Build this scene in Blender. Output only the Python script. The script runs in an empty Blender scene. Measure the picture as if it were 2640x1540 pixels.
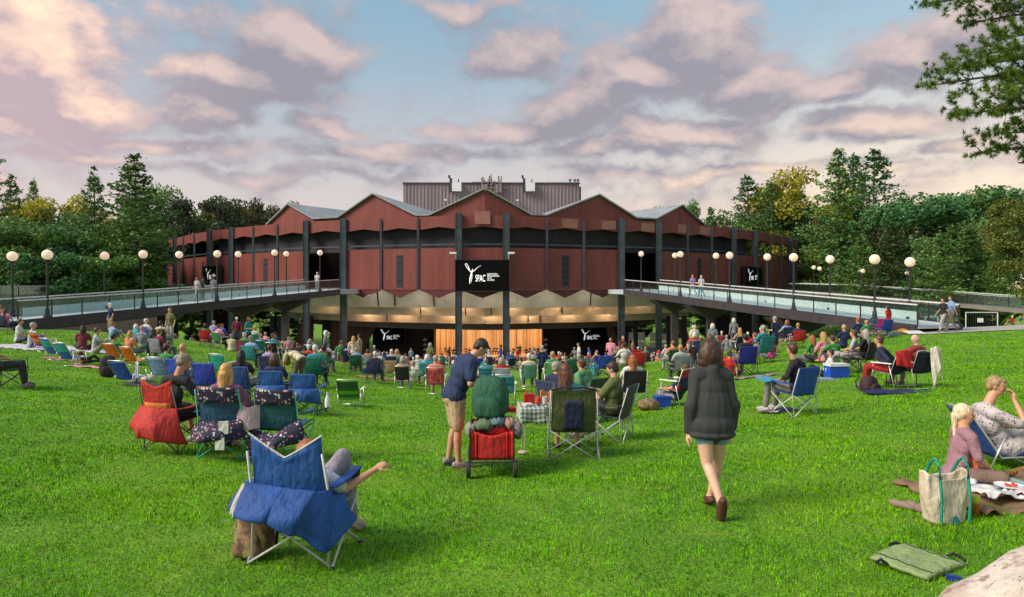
import bpy, bmesh, math, random
import numpy as np
from mathutils import Vector, Matrix, noise, Quaternion
R = math.radians
scene = bpy.context.scene
C = scene.collection
HC = 2.0            # camera height above the grass at its foot
FPX = 1750.0        # focal length expressed in photo pixels

# ------------------------------------------------------------------ camera
cam = bpy.data.cameras.new('camera')
cam.sensor_width = 36.0
cam.lens = 36.0 * FPX / 2640.0
cam.shift_y = -30.0 / 2640.0
cam.clip_start = 0.05
cam.clip_end = 5000
cam_ob = bpy.data.objects.new('camera', cam)
C.objects.link(cam_ob)
cam_ob.location = (0, 0, HC)
cam_ob.rotation_euler = (R(90), 0, 0)
scene.camera = cam_ob

# ------------------------------------------------------------------ exposure
scene.render.engine = 'CYCLES'
scene.view_settings.view_transform = 'Standard'
scene.view_settings.look = 'None'
scene.view_settings.gamma = 1.0
scene.view_settings.exposure = 0.52
scene.cycles.max_bounces = 6
scene.cycles.transparent_max_bounces = 12

# ------------------------------------------------------------------ sun and sky
SUN_DIR = Vector((-0.70, -0.28, 0.62)).normalized()      # towards the sun
sun = bpy.data.lights.new('sun', 'SUN')
sun.energy = 3.4
sun.angle = R(26)
sun.color = (1.0, 0.86, 0.70)
sun_ob = bpy.data.objects.new('sun', sun)
C.objects.link(sun_ob)
sun_ob.rotation_euler = SUN_DIR.to_track_quat('Z', 'Y').to_euler()

def NN(nt, typ, **kw):
    n = nt.nodes.new(typ)
    for k, v in kw.items():
        setattr(n, k, v)
    return n
def mth(nt, op, a, b=None, clamp=False):
    n = nt.nodes.new('ShaderNodeMath'); n.operation = op; n.use_clamp = clamp
    for i, v in enumerate((a, b)):
        if v is None: continue
        if hasattr(v, 'is_output'): nt.links.new(v, n.inputs[i])
        else: n.inputs[i].default_value = v
    return n.outputs[0]
def mixc(nt, f, a, b, mode='MIX'):
    n = nt.nodes.new('ShaderNodeMix'); n.data_type = 'RGBA'; n.blend_type = mode
    for s, v in ((n.inputs[0], f), (n.inputs[6], a), (n.inputs[7], b)):
        if hasattr(v, 'is_output'): nt.links.new(v, s)
        elif isinstance(v, (int, float)): s.default_value = v
        else: s.default_value = (v[0], v[1], v[2], 1)
    return n.outputs[2]
def mrange(nt, v, a, b, c=0.0, d=1.0, smooth=True):
    n = nt.nodes.new('ShaderNodeMapRange'); n.interpolation_type = 'SMOOTHSTEP' if smooth else 'LINEAR'
    nt.links.new(v, n.inputs[0])
    for i, x in enumerate((a, b, c, d)): n.inputs[i + 1].default_value = x
    return n.outputs[0]

world = bpy.data.worlds.new('World')
scene.world = world
world.use_nodes = True
def build_world():
    nt = world.node_tree
    nt.nodes.clear()
    out = NN(nt, 'ShaderNodeOutputWorld'); bg = NN(nt, 'ShaderNodeBackground')
    nt.links.new(bg.outputs[0], out.inputs[0])
    SB = 0.12
    bg.inputs[1].default_value = SB
    sky = NN(nt, 'ShaderNodeTexSky'); sky.sky_type = 'NISHITA'; sky.sun_disc = False
    sky.sun_elevation = math.asin(SUN_DIR.z); sky.sun_rotation = math.atan2(SUN_DIR.x, SUN_DIR.y)
    sky.dust_density = 2.0
    # direction -> (azimuth, elevation)
    tc = NN(nt, 'ShaderNodeTexCoord')
    sp = NN(nt, 'ShaderNodeSeparateXYZ'); nt.links.new(tc.outputs['Generated'], sp.inputs[0])
    az = mth(nt, 'ARCTAN2', sp.outputs[0], sp.outputs[1])
    el = mth(nt, 'ARCSINE', sp.outputs[2])
    cb = NN(nt, 'ShaderNodeCombineXYZ'); nt.links.new(az, cb.inputs[0]); nt.links.new(el, cb.inputs[1])
    # a cloud field as a node group: big cumulus masses + fractal edge
    g = bpy.data.node_groups.new('cloud_field', 'ShaderNodeTree')
    g.interface.new_socket('V', in_out='INPUT', socket_type='NodeSocketVector')
    g.interface.new_socket('F', in_out='OUTPUT', socket_type='NodeSocketFloat')
    gi = NN(g, 'NodeGroupInput'); go = NN(g, 'NodeGroupOutput')
    def nz(scale, detail, sx, sy, off, rough=0.55):
        mp = NN(g, 'ShaderNodeMapping'); mp.inputs['Scale'].default_value = (sx, sy, 1); mp.inputs['Location'].default_value = (off, off * .37, off * .11)
        g.links.new(gi.outputs[0], mp.inputs[0])
        t = NN(g, 'ShaderNodeTexNoise'); t.inputs['Scale'].default_value = scale; t.inputs['Detail'].default_value = detail; t.inputs['Roughness'].default_value = rough
        g.links.new(mp.outputs[0], t.inputs[0]); return t
    wob = nz(5.0, 4, 1, 1.4, 3.1)
    ws = NN(g, 'ShaderNodeVectorMath'); ws.operation = 'SCALE'; ws.inputs[3].default_value = 0.14
    wsub = NN(g, 'ShaderNodeVectorMath'); wsub.operation = 'SUBTRACT'; wsub.inputs[1].default_value = (.5, .5, .5)
    g.links.new(wob.outputs['Color'], wsub.inputs[0]); g.links.new(wsub.outputs[0], ws.inputs[0])
    wa = NN(g, 'ShaderNodeVectorMath'); wa.operation = 'ADD'
    g.links.new(gi.outputs[0], wa.inputs[0]); g.links.new(ws.outputs[0], wa.inputs[1])
    blobs = [(70, 130, 300, 170, 1.15), (180, 265, 280, 80, .9), (20, 320, 300, 50, .7), (640, 215, 250, 75, 1.0), (760, 140, 150, 95, 1.05), (540, 285, 180, 55, .85), (860, 335, 130, 45, .8),
             (1335, 150, 130, 60, .8), (1480, 285, 170, 60, .95), (1530, 235, 100, 60, .8), (1340, 335, 180, 35, .75), (1790, 95, 150, 120, 1.05), (1690, 200, 200, 60, 1.0),
             (1950, 220, 190, 60, .9), (2200, 225, 260, 55, .95), (2370, 130, 200, 90, 1.05), (2520, 60, 160, 70, .8), (2300, 320, 230, 45, .8), (1800, 330, 260, 50, .85), (1620, 385, 230, 30, .7),
             (2450, 385, 120, 28, .7), (1150, 345, 140, 35, .7), (420, 365, 380, 35, .6), (1000, 400, 400, 30, .6), (1900, 440, 600, 24, .5), (600, 440, 700, 30, .5), (2250, 440, 260, 20, .5), (1180, 10, 230, 40, .55),
             (1500, -330, 700, 160, .9), (200, -420, 600, 150, .9), (2600, -260, 400, 150, .9)]
    acc = None
    for (px, py, rx, ry, a) in blobs:
        A = math.atan((px - 1320) / FPX); E = math.atan((740 - py) / FPX * math.cos(A))
        sx = rx / FPX * math.cos(A) ** 2; sy = ry / FPX * math.cos(A)
        s1 = NN(g, 'ShaderNodeVectorMath'); s1.operation = 'SUBTRACT'; s1.inputs[1].default_value = (A, E, 0)
        g.links.new(wa.outputs[0], s1.inputs[0])
        s2 = NN(g, 'ShaderNodeVectorMath'); s2.operation = 'MULTIPLY'; s2.inputs[1].default_value = (1 / sx, 1 / sy, 0)
        g.links.new(s1.outputs[0], s2.inputs[0])
        ln = NN(g, 'ShaderNodeVectorMath'); ln.operation = 'LENGTH'; g.links.new(s2.outputs[0], ln.inputs[0])
        v = mrange(g, ln.outputs['Value'], 0.0, 1.5, a, 0.0)
        if acc is None: acc = v
        else:
            sm = NN(g, 'ShaderNodeMath', operation='SMOOTH_MAX'); sm.inputs[2].default_value = .15
            g.links.new(acc, sm.inputs[0]); g.links.new(v, sm.inputs[1]); acc = sm.outputs[0]
    f1 = nz(12.0, 10, 1, 1.5, 7.7, .66)
    f2 = nz(3.2, 3, 1, 2.6, 1.7)
    t = mth(g, 'ADD', mth(g, 'MULTIPLY', mth(g, 'SUBTRACT', f1.outputs[0], .5), 1.3), mth(g, 'MULTIPLY', mth(g, 'SUBTRACT', f2.outputs[0], .5), .9))
    fin = mth(g, 'ADD', acc, t)
    g.links.new(fin, go.inputs[0])
    G1 = NN(nt, 'ShaderNodeGroup'); G1.node_tree = g; nt.links.new(cb.outputs[0], G1.inputs[0])
    off = NN(nt, 'ShaderNodeVectorMath'); off.operation = 'ADD'; off.inputs[1].default_value = (0.012, 0.028, 0)
    nt.links.new(cb.outputs[0], off.inputs[0])
    G2 = NN(nt, 'ShaderNodeGroup'); G2.node_tree = g; nt.links.new(off.outputs[0], G2.inputs[0])
    f = G1.outputs[0]
    mask = mrange(nt, f, -0.03, 0.52)
    lit = mth(nt, 'ADD', mth(nt, 'MULTIPLY', mth(nt, 'SUBTRACT', f, G2.outputs[0]), 1.5), 0.13, True)
    # clear-sky colour: blue overhead, mauve then cream at the horizon, warmer to the right
    k = 1 / SB
    up = mrange(nt, el, 0.06, 0.40)
    rt = mrange(nt, az, -0.15, 0.60)
    hor = mixc(nt, rt, (.56 * k, .46 * k, .42 * k), (.84 * k, .63 * k, .43 * k))
    top = mixc(nt, rt, (.215 * k, .345 * k, .43 * k), (.27 * k, .41 * k, .49 * k))
    grad = mixc(nt, up, hor, top)
    base = mixc(nt, 0.82, sky.outputs[0], grad)
    lf = mrange(nt, az, -0.35, -0.62)                      # the great peach cloud at the left
    litc = mixc(nt, lf, (.50 * k, .40 * k, .385 * k), (.92 * k, .64 * k, .47 * k))
    litc = mixc(nt, mth(nt, 'MULTIPLY', rt, mrange(nt, el, .26, .10)), litc, (.88 * k, .66 * k, .46 * k))
    shc = mixc(nt, lf, (.245 * k, .232 * k, .275 * k), (.40 * k, .31 * k, .34 * k))
    # low clouds are thinner and paler
    low = mrange(nt, el, .17, .04)
    shc = mixc(nt, low, shc, (.43 * k, .36 * k, .385 * k))
    cl = mixc(nt, lit, shc, litc)
    mk = mth(nt, 'MULTIPLY', mask, mixf(nt, low, .96, .58))
    fincol = mixc(nt, mk, base, cl)
    nt.links.new(fincol, bg.inputs[0])
def mixf(nt, f, a, b):
    n = nt.nodes.new('ShaderNodeMix'); n.data_type = 'FLOAT'
    nt.links.new(f, n.inputs[0]); n.inputs[2].default_value = a; n.inputs[3].default_value = b
    return n.outputs[0]
build_world()

# ------------------------------------------------------------------ materials
MATS = {}
def newmat(name):
    m = bpy.data.materials.new(name); m.use_nodes = True
    nt = m.node_tree
    b = nt.nodes['Principled BSDF']
    return m, nt, b
def setc(nt, b, col):
    if hasattr(col, 'is_output'): nt.links.new(col, b.inputs['Base Color'])
    else: b.inputs['Base Color'].default_value = (*col[:3], 1)
def objcol(nt):
    return NN(nt, 'ShaderNodeObjectInfo').outputs['Color']
def noise_n(nt, scale, detail=4, rough=.55, vec=None, coord='Object', stretch=None):
    t = NN(nt, 'ShaderNodeTexNoise'); t.inputs['Scale'].default_value = scale; t.inputs['Detail'].default_value = detail; t.inputs['Roughness'].default_value = rough
    tc = NN(nt, 'ShaderNodeTexCoord'); v = tc.outputs[coord]
    if stretch:
        mp = NN(nt, 'ShaderNodeMapping'); mp.inputs['Scale'].default_value = stretch; nt.links.new(v, mp.inputs[0]); v = mp.outputs[0]
    nt.links.new(v, t.inputs[0]); return t.outputs[0]
def bump(nt, b, h, strength=.4, dist=.02):
    n = NN(nt, 'ShaderNodeBump'); n.inputs['Strength'].default_value = strength; n.inputs['Distance'].default_value = dist
    nt.links.new(h, n.inputs['Height']); nt.links.new(n.outputs[0], b.inputs['Normal'])
def vary(nt, col, n, lo, hi):
    f = mrange(nt, n, .3, .7, lo, hi)
    g = NN(nt, 'ShaderNodeCombineXYZ')
    for i in range(3): nt.links.new(f, g.inputs[i])
    return mixc(nt, 1.0, col, g.outputs[0], 'MULTIPLY')
def simple(name, col=None, rough=.6, metal=0.0, nscale=6.0, lo=.85, hi=1.12, bs=0.0, bscale=None, coord='Object', stretch=None):
    if name in MATS: return MATS[name]
    m, nt, b = newmat(name)
    c = objcol(nt) if col is None else col
    n = noise_n(nt, nscale, 5, coord=coord, stretch=stretch)
    setc(nt, b, vary(nt, c, n, lo, hi))
    b.inputs['Roughness'].default_value = rough; b.inputs['Metallic'].default_value = metal
    if bs: bump(nt, b, noise_n(nt, bscale or nscale * 3, 4, coord=coord), bs, .02)
    MATS[name] = m; return m
M_cloth = simple('cloth', None, .85, nscale=9, lo=.86, hi=1.1, bs=.6, bscale=14)
M_nylon = simple('nylon', None, .75, nscale=7, lo=.80, hi=1.14, bs=.5, bscale=11)
def wrinkle(m, sc, st, strength, dist):
    nt = m.node_tree; b = nt.nodes['Principled BSDF']
    n1 = noise_n(nt, sc, 3, .5, stretch=st); n2 = noise_n(nt, sc * 2.6, 4, .6, stretch=(1, 1, .8))
    h = mth(nt, 'ADD', mth(nt, 'ABSOLUTE', mth(nt, 'SUBTRACT', n1, .5)), mth(nt, 'MULTIPLY', n2, .35))
    bump(nt, b, h, strength, dist)
wrinkle(M_nylon, 5.5, (1.6, 1.6, .55), .9, .045)
wrinkle(M_cloth, 6.5, (1.6, 1.6, .5), .9, .05)
M_hair = simple('hair', None, .55, nscale=70, lo=.55, hi=1.4, stretch=(1, 1, .10))
M_skin, nt, b = newmat('skin')
setc(nt, b, vary(nt, objcol(nt), noise_n(nt, 12), .92, 1.06)); b.inputs['Roughness'].default_value = .5
b.inputs['Subsurface Weight'].default_value = .12; b.inputs['Subsurface Radius'].default_value = (.02, .008, .004)
M_alu = simple('aluminium tube', (.62, .62, .62), .35, .7)
M_steel_dark = simple('dark tube', (.035, .035, .04), .4, .3)
M_tube = simple('painted tube', None, .4, .1)
M_plastic = simple('plastic', None, .4)
M_rubber = simple('rubber', (.02, .02, .022), .7)
M_leather = simple('leather', None, .6, bs=.3)

def pattern_mat(name, kind, c1, c2, c3=None, scale=20.0):
    if name in MATS: return MATS[name]
    m, nt, b = newmat(name)
    tc = NN(nt, 'ShaderNodeTexCoord'); v = tc.outputs['Object']
    if kind == 'floral':
        vo = NN(nt, 'ShaderNodeTexVoronoi'); vo.inputs['Scale'].default_value = scale; nt.links.new(v, vo.inputs[0])
        msk = mrange(nt, vo.outputs['Distance'], .42, .30)
        r = NN(nt, 'ShaderNodeSeparateColor'); nt.links.new(vo.outputs['Color'], r.inputs[0])
        spot = mixc(nt, mrange(nt, r.outputs[0], .35, .6), c2, c3)
        spot = mixc(nt, mrange(nt, r.outputs[1], .72, .78), spot, (.55, .52, .5))
        keep = mrange(nt, r.outputs[2], .25, .3)
        col = mixc(nt, mth(nt, 'MULTIPLY', msk, keep), c1, spot)
    elif kind == 'gingham':
        sp = NN(nt, 'ShaderNodeSeparateXYZ'); nt.links.new(v, sp.inputs[0])
        def st(o): return mrange(nt, mth(nt, 'SINE', mth(nt, 'MULTIPLY', o, scale)), -.1, .1)
        s = mth(nt, 'ADD', mth(nt, 'MULTIPLY', st(mth(nt, 'ADD', sp.outputs[0], mth(nt, 'MULTIPLY', sp.outputs[2], .01))), .5), mth(nt, 'MULTIPLY', st(mth(nt, 'ADD', sp.outputs[1], sp.outputs[2])), .5))
        col = mixc(nt, s, c1, c2)
    elif kind in ('stripes', 'stripex', 'stripey'):
        sp = NN(nt, 'ShaderNodeSeparateXYZ'); nt.links.new(v, sp.inputs[0])
        s = mth(nt, 'SINE', mth(nt, 'MULTIPLY', sp.outputs[{'stripes': 2, 'stripex': 0, 'stripey': 1}[kind]], scale))
        col = mixc(nt, mrange(nt, s, -.15, .15), c1, c2)
        if c3:
            s2 = mth(nt, 'SINE', mth(nt, 'MULTIPLY', sp.outputs[{'stripes': 2, 'stripex': 0, 'stripey': 1}[kind]], scale * .37))
            col = mixc(nt, mrange(nt, s2, .3, .5), col, c3)
    elif kind == 'dots' or kind == 'weave':
        sp = NN(nt, 'ShaderNodeSeparateXYZ'); nt.links.new(v, sp.inputs[0])
        a = mth(nt, 'SINE', mth(nt, 'MULTIPLY', sp.outputs[0], scale)); c = mth(nt, 'SINE', mth(nt, 'MULTIPLY', sp.outputs[2], scale))
        col = mixc(nt, mrange(nt, mth(nt, 'MULTIPLY', a, c), .15, .35), c1, c2)
    elif kind == 'camo':
        n1 = noise_n(nt, scale, 3); n2 = noise_n(nt, scale * 1.7, 3, stretch=(1, 1.3, .7))
        col = mixc(nt, mrange(nt, n1, .48, .52), c1, c2)
        col = mixc(nt, mrange(nt, n2, .54, .58), col, c3)
    setc(nt, b, vary(nt, col, noise_n(nt, 8), .85, 1.1)); b.inputs['Roughness'].default_value = .8
    bump(nt, b, noise_n(nt, 12), .5, .02)
    MATS[name] = m; return m

# ------------------------------------------------------------------ object helpers
def tag(o, label=None, cat=None, group=None, kind=None):
    if label: o['label'] = label
    if cat: o['category'] = cat
    if group: o['group'] = group
    if kind: o['kind'] = kind
    return o
def link(name, me, parent=None, loc=(0, 0, 0), rotz=0.0, color=None, scale=None):
    o = bpy.data.objects.new(name, me); C.objects.link(o)
    o.location = loc; o.rotation_euler = (0, 0, rotz)
    if scale: o.scale = (scale,) * 3 if isinstance(scale, (int, float)) else scale
    if parent: o.parent = parent
    if color: o.color = (*color[:3], 1)
    return o
def empty(name, loc=(0, 0, 0), rotz=0.0, scale=None):
    o = bpy.data.objects.new(name, None); C.objects.link(o); o.empty_display_size = .2
    o.location = loc; o.rotation_euler = (0, 0, rotz)
    if scale: o.scale = (scale,) * 3
    return o
class MB:
    """collects simple solids into one mesh"""
    def __init__(s): s.v = []; s.f = []
    def add(s, vs, fs):
        n = len(s.v); s.v += [tuple(v) for v in vs]; s.f += [tuple(i + n for i in f) for f in fs]; return s
    def box(s, c, size, rot=None):
        hx, hy, hz = size[0] / 2, size[1] / 2, size[2] / 2
        vs = [Vector((x, y, z)) for x in (-hx, hx) for y in (-hy, hy) for z in (-hz, hz)]
        if rot is not None: vs = [rot @ v for v in vs]
        c = Vector(c)
        return s.add([v + c for v in vs], [(0, 1, 3, 2), (4, 6, 7, 5), (0, 4, 5, 1), (2, 3, 7, 6), (0, 2, 6, 4), (1, 5, 7, 3)])
    def beam(s, a, b, w, h, up=(0, 0, 1)):
        a = Vector(a); b = Vector(b); d = (b - a); L = d.length; d.normalize()
        x = d.cross(Vector(up)); x = x.normalized() if x.length > 1e-4 else Vector((1, 0, 0)); z = x.cross(d).normalized()
        m = Matrix((x, d, z)).transposed()
        return s.box((a + b) / 2, (w, L, h), m)
    def tube(s, pts, r, n=8, closed=False):
        pts = [Vector(p) for p in pts]; rs = r if isinstance(r, (list, tuple)) else [r] * len(pts)
        base = len(s.v); m = len(pts)
        for i, p in enumerate(pts):
            d = (pts[min(i + 1, m - 1)] - pts[max(i - 1, 0)])
            if d.length < 1e-9: d = Vector((0, 0, 1))
            d.normalize()
            ref = Vector((0, 0, 1)) if abs(d.z) < .9 else Vector((0, 1, 0))
            x = d.cross(ref).normalized(); y = d.cross(x)
            for k in range(n):
                a = 2 * math.pi * k / n
                s.v.append(tuple(p + (x * math.cos(a) + y * math.sin(a)) * rs[i]))
        for i in range(m - 1):
            for k in range(n):
                a = base + i * n + k; b2 = base + i * n + (k + 1) % n
                s.f.append((a, b2, b2 + n, a + n))
        s.f.append(tuple(base + k for k in range(n))[::-1]); s.f.append(tuple(base + (m - 1) * n + k for k in range(n)))
        return s
    def lathe(s, prof, c=(0, 0, 0), n=16, axis='z'):
        base = len(s.v); c = Vector(c)
        for (r, z) in prof:
            for k in range(n):
                a = 2 * math.pi * k / n
                p = Vector((r * math.cos(a), r * math.sin(a), z))
                if axis == 'x': p = Vector((p.z, p.x, p.y))
                if axis == 'y': p = Vector((p.x, p.z, p.y))
                s.v.append(tuple(c + p))
        for i in range(len(prof) - 1):
            for k in range(n):
                a = base + i * n + k; b2 = base + i * n + (k + 1) % n
                s.f.append((a, b2, b2 + n, a + n))
        s.f.append(tuple(base + k for k in range(n))[::-1]); s.f.append(tuple(base + (len(prof) - 1) * n + k for k in range(n)))
        return s
    def ball(s, c, r, n=12, m=8):
        r = (r, r, r) if isinstance(r, (int, float)) else r
        base = len(s.v); c = Vector(c)
        s.v.append(tuple(c + Vector((0, 0, r[2]))))
        for i in range(1, m):
            t = math.pi * i / m
            for k in range(n):
                a = 2 * math.pi * k / n
                s.v.append(tuple(c + Vector((r[0] * math.sin(t) * math.cos(a), r[1] * math.sin(t) * math.sin(a), r[2] * math.cos(t)))))
        s.v.append(tuple(c - Vector((0, 0, r[2]))))
        for k in range(n): s.f.append((base, base + 1 + k, base + 1 + (k + 1) % n))
        for i in range(m - 2):
            for k in range(n):
                a = base + 1 + i * n + k; b2 = base + 1 + i * n + (k + 1) % n
                s.f.append((a, a + n, b2 + n, b2))
        e = base + 1 + (m - 1) * n; q = base + 1 + (m - 2) * n
        for k in range(n): s.f.append((q + k, e, q + (k + 1) % n))
        return s
    def grid(s, fn, nu, nv, thick=0.0):
        """fn(u,v)->point, u,v in 0..1; a sheet, given thickness along its own normal"""
        P = [[Vector(fn(i / nu, j / nv)) for j in range(nv + 1)] for i in range(nu + 1)]
        def put(PP, flip):
            base = len(s.v)
            for row in PP:
                for p in row: s.v.append(tuple(p))
            w = nv + 1
            for i in range(nu):
                for j in range(nv):
                    q = (base + i * w + j, base + (i + 1) * w + j, base + (i + 1) * w + j + 1, base + i * w + j + 1)
                    s.f.append(q[::-1] if flip else q)
            return base
        b0 = put(P, False)
        if thick:
            Q = []
            for i in range(nu + 1):
                row = []
                for j in range(nv + 1):
                    du = P[min(i + 1, nu)][j] - P[max(i - 1, 0)][j]; dv = P[i][min(j + 1, nv)] - P[i][max(j - 1, 0)]
                    n = du.cross(dv); n = n.normalized() if n.length > 1e-9 else Vector((0, 0, 1))
                    row.append(P[i][j] - n * thick)
                Q.append(row)
            b1 = put(Q, True); w = nv + 1
            for i in range(nu):
                s.f.append((b0 + i * w, b1 + i * w, b1 + (i + 1) * w, b0 + (i + 1) * w))
                s.f.append((b0 + i * w + nv, b0 + (i + 1) * w + nv, b1 + (i + 1) * w + nv, b1 + i * w + nv))
            for j in range(nv):
                s.f.append((b0 + j, b0 + j + 1, b1 + j + 1, b1 + j))
                s.f.append((b0 + nu * w + j, b1 + nu * w + j, b1 + nu * w + j + 1, b0 + nu * w + j + 1))
        return s
    def mesh(s, name, mat=None, smooth=True):
        me = bpy.data.meshes.new(name); me.from_pydata(s.v, [], s.f); me.validate()
        if smooth == 'auto':
            bm = bmesh.new(); bm.from_mesh(me)
            bmesh.ops.recalc_face_normals(bm, faces=bm.faces)
            for e in bm.edges: e.smooth = len(e.link_faces) == 2 and e.calc_face_angle(0) < R(38)
            for f in bm.faces: f.smooth = True
            bm.to_mesh(me); bm.free()
        elif smooth:
            me.polygons.foreach_set('use_smooth', [True] * len(me.polygons))
        if mat: me.materials.append(mat)
        return me
    def build(s, name, mat, parent=None, smooth='auto', color=None, loc=(0, 0, 0), rotz=0.0):
        return link(name, s.mesh(name, mat, smooth), parent, loc, rotz, color)

# ------------------------------------------------------------------ the lie of the land
def interp(x, xs, ys):
    if x <= xs[0]: return ys[0]
    for i in range(len(xs) - 1):
        if x <= xs[i + 1]:
            t = (x - xs[i]) / (xs[i + 1] - xs[i]); return ys[i] + (ys[i + 1] - ys[i]) * t
    return ys[-1]
def sstep(a, b, x):
    t = min(1, max(0, (x - a) / (b - a))); return t * t * (3 - 2 * t)
CY = [-20, 3, 6, 9, 12.5, 18, 26, 40, 60, 72, 100, 130, 160]
CD = [2.0, 2.0, 2.1, 2.38, 2.7, 3.2, 3.95, 5.15, 7.0, 8.2, 10.6, 11.5, 11.5]
BCX = -3.2                                        # the building's axis
def drop(X, Y):
    c = (interp(Y - .8, CY, CD) + interp(Y, CY, CD) + interp(Y + .8, CY, CD)) / 3
    L = min(c, 2.1)
    E = c - L
    S = 0.0
    xr = X + 1.0
    if E > 1e-4: S = E * (1 - math.exp(-.012 * xr * xr / E))
    S *= 1 - sstep(37, 50, Y)
    d = c - S
    if Y > 36:
        w = 27 + (Y - 36) * .62
        k = sstep(w, w + 9, abs(X - BCX)) * sstep(36, 42, Y)
        d = d * (1 - k) + 1.5 * k
    d -= .22 * math.exp(-(((X - 5.2) / 2.6) ** 2 + ((Y - 4.2) / (2.6 if Y < 4.2 else 4.2)) ** 2))
    return d
def gz(X, Y): return HC - drop(X, Y)
def P(px, py, dmax=140):
    """point of the ground seen at a photo pixel"""
    a = (px - 1320) / FPX; b = (py - 740) / FPX
    prev = None; Y = 2.0
    while Y < dmax:
        e = b * Y - drop(a * Y, Y)
        if e >= 0:
            lo, hi = (prev if prev else 2.0), Y
            for _ in range(20):
                m = (lo + hi) / 2
                if b * m - drop(a * m, m) >= 0: hi = m
                else: lo = m
            Y = hi
            break
        prev = Y; Y += .25
    if Y > 75: print('FAR P', px, py, round(Y))
    return Vector((a * Y, Y, gz(a * Y, Y)))
def at(px, py, Y): return Vector(((px - 1320) / FPX * Y, Y, HC - (py - 740) / FPX * Y))
# ================================================================== ground
rng = np.random.default_rng(7)
def make_ground():
    xs = sorted(set([-1500, -700, -350, -220, -160, -130] + list(np.arange(-110, -34, 2.5)) + list(np.arange(-34, 34.1, .6)) + list(np.arange(36, 111, 2.5)) + [130, 160, 220, 350, 700, 1500]))
    ys = sorted(set([-60, -30, -20] + list(np.arange(-12, 3, 1)) + list(np.arange(3, 52, .6)) + list(np.arange(52, 160, 2.0)) + [180, 220, 320, 600, 1500]))
    v = []
    for y in ys:
        for x in xs:
            v.append((x, y, gz(x, y) + .012 * noise.noise(Vector((x * .8, y * .8, 0)))))
    w = len(xs)
    f = [(j * w + i, j * w + i + 1, (j + 1) * w + i + 1, (j + 1) * w + i) for j in range(len(ys) - 1) for i in range(w - 1)]
    me = bpy.data.meshes.new('lawn'); me.from_pydata(v, [], f); me.polygons.foreach_set('use_smooth', [True] * len(f))
    m, nt, b = newmat('lawn')
    n1 = noise_n(nt, .35, 4); n2 = noise_n(nt, 2.2, 5); n3 = noise_n(nt, 40, 3)
    col = mixc(nt, mrange(nt, n1, .35, .65), (.075, .215, .004), (.150, .305, .006))
    col = mixc(nt, mrange(nt, n2, .45, .75), col, (.165, .280, .012))
    col = vary(nt, col, n3, .55, 1.25)
    setc(nt, b, col); b.inputs['Roughness'].default_value = .9
    bump(nt, b, n3, .8, .03)
    me.materials.append(m)
    tag(link('lawn', me), kind='structure')
make_ground()

def leaf_mat(name, base=None, c=None, lo=.5, hi=1.5, trans=.25, warm=(1.25, 1.12, .6)):
    m, nt, b = newmat(name)
    geo = NN(nt, 'ShaderNodeNewGeometry')
    col = c if c else objcol(nt)
    f = mrange(nt, geo.outputs['Random Per Island'], 0, 1, lo, hi, False)
    g = NN(nt, 'ShaderNodeCombineXYZ')
    for i in range(3): nt.links.new(f, g.inputs[i])
    col = mixc(nt, 1.0, col, g.outputs[0], 'MULTIPLY')
    col2 = mixc(nt, 1.0, col, warm, 'MULTIPLY')
    if trans == .3: b.inputs['Specular IOR Level'].default_value = .12; col = vary(nt, vary(nt, col, noise_n(nt, 1.3, 5, .65), .70, 1.25), noise_n(nt, 13, 3, .6), .50, 1.50); col2 = vary(nt, col2, noise_n(nt, 4, 4), .8, 1.25)
    n = noise_n(nt, .22 if trans != .3 else .5, 3)
    col = mixc(nt, mrange(nt, n, .45, .7), col, col2)
    setc(nt, b, col); b.inputs['Roughness'].default_value = .6
    tr = NN(nt, 'ShaderNodeBsdfTranslucent'); nt.links.new(col, tr.inputs[0])
    mx = NN(nt, 'ShaderNodeMixShader'); mx.inputs[0].default_value = trans
    out = nt.nodes['Material Output']
    nt.links.new(b.outputs[0], mx.inputs[1]); nt.links.new(tr.outputs[0], mx.inputs[2]); nt.links.new(mx.outputs[0], out.inputs[0])
    return m
M_blade = leaf_mat('grass blade', c=(.128, .365, .001), lo=.25, hi=1.8, trans=.3, warm=(1.5, 1.12, .8))
M_leaf = leaf_mat('leaves', lo=.55, hi=1.45)
M_bark = simple('bark', (.10, .075, .055), .9, nscale=3, lo=.6, hi=1.3, bs=.8, bscale=12, stretch=(4, 4, .6))
M_palebark = simple('pale bark', (.20, .17, .15), .9, nscale=3, lo=.6, hi=1.3, bs=.8, bscale=12, stretch=(4, 4, .6))

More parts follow.
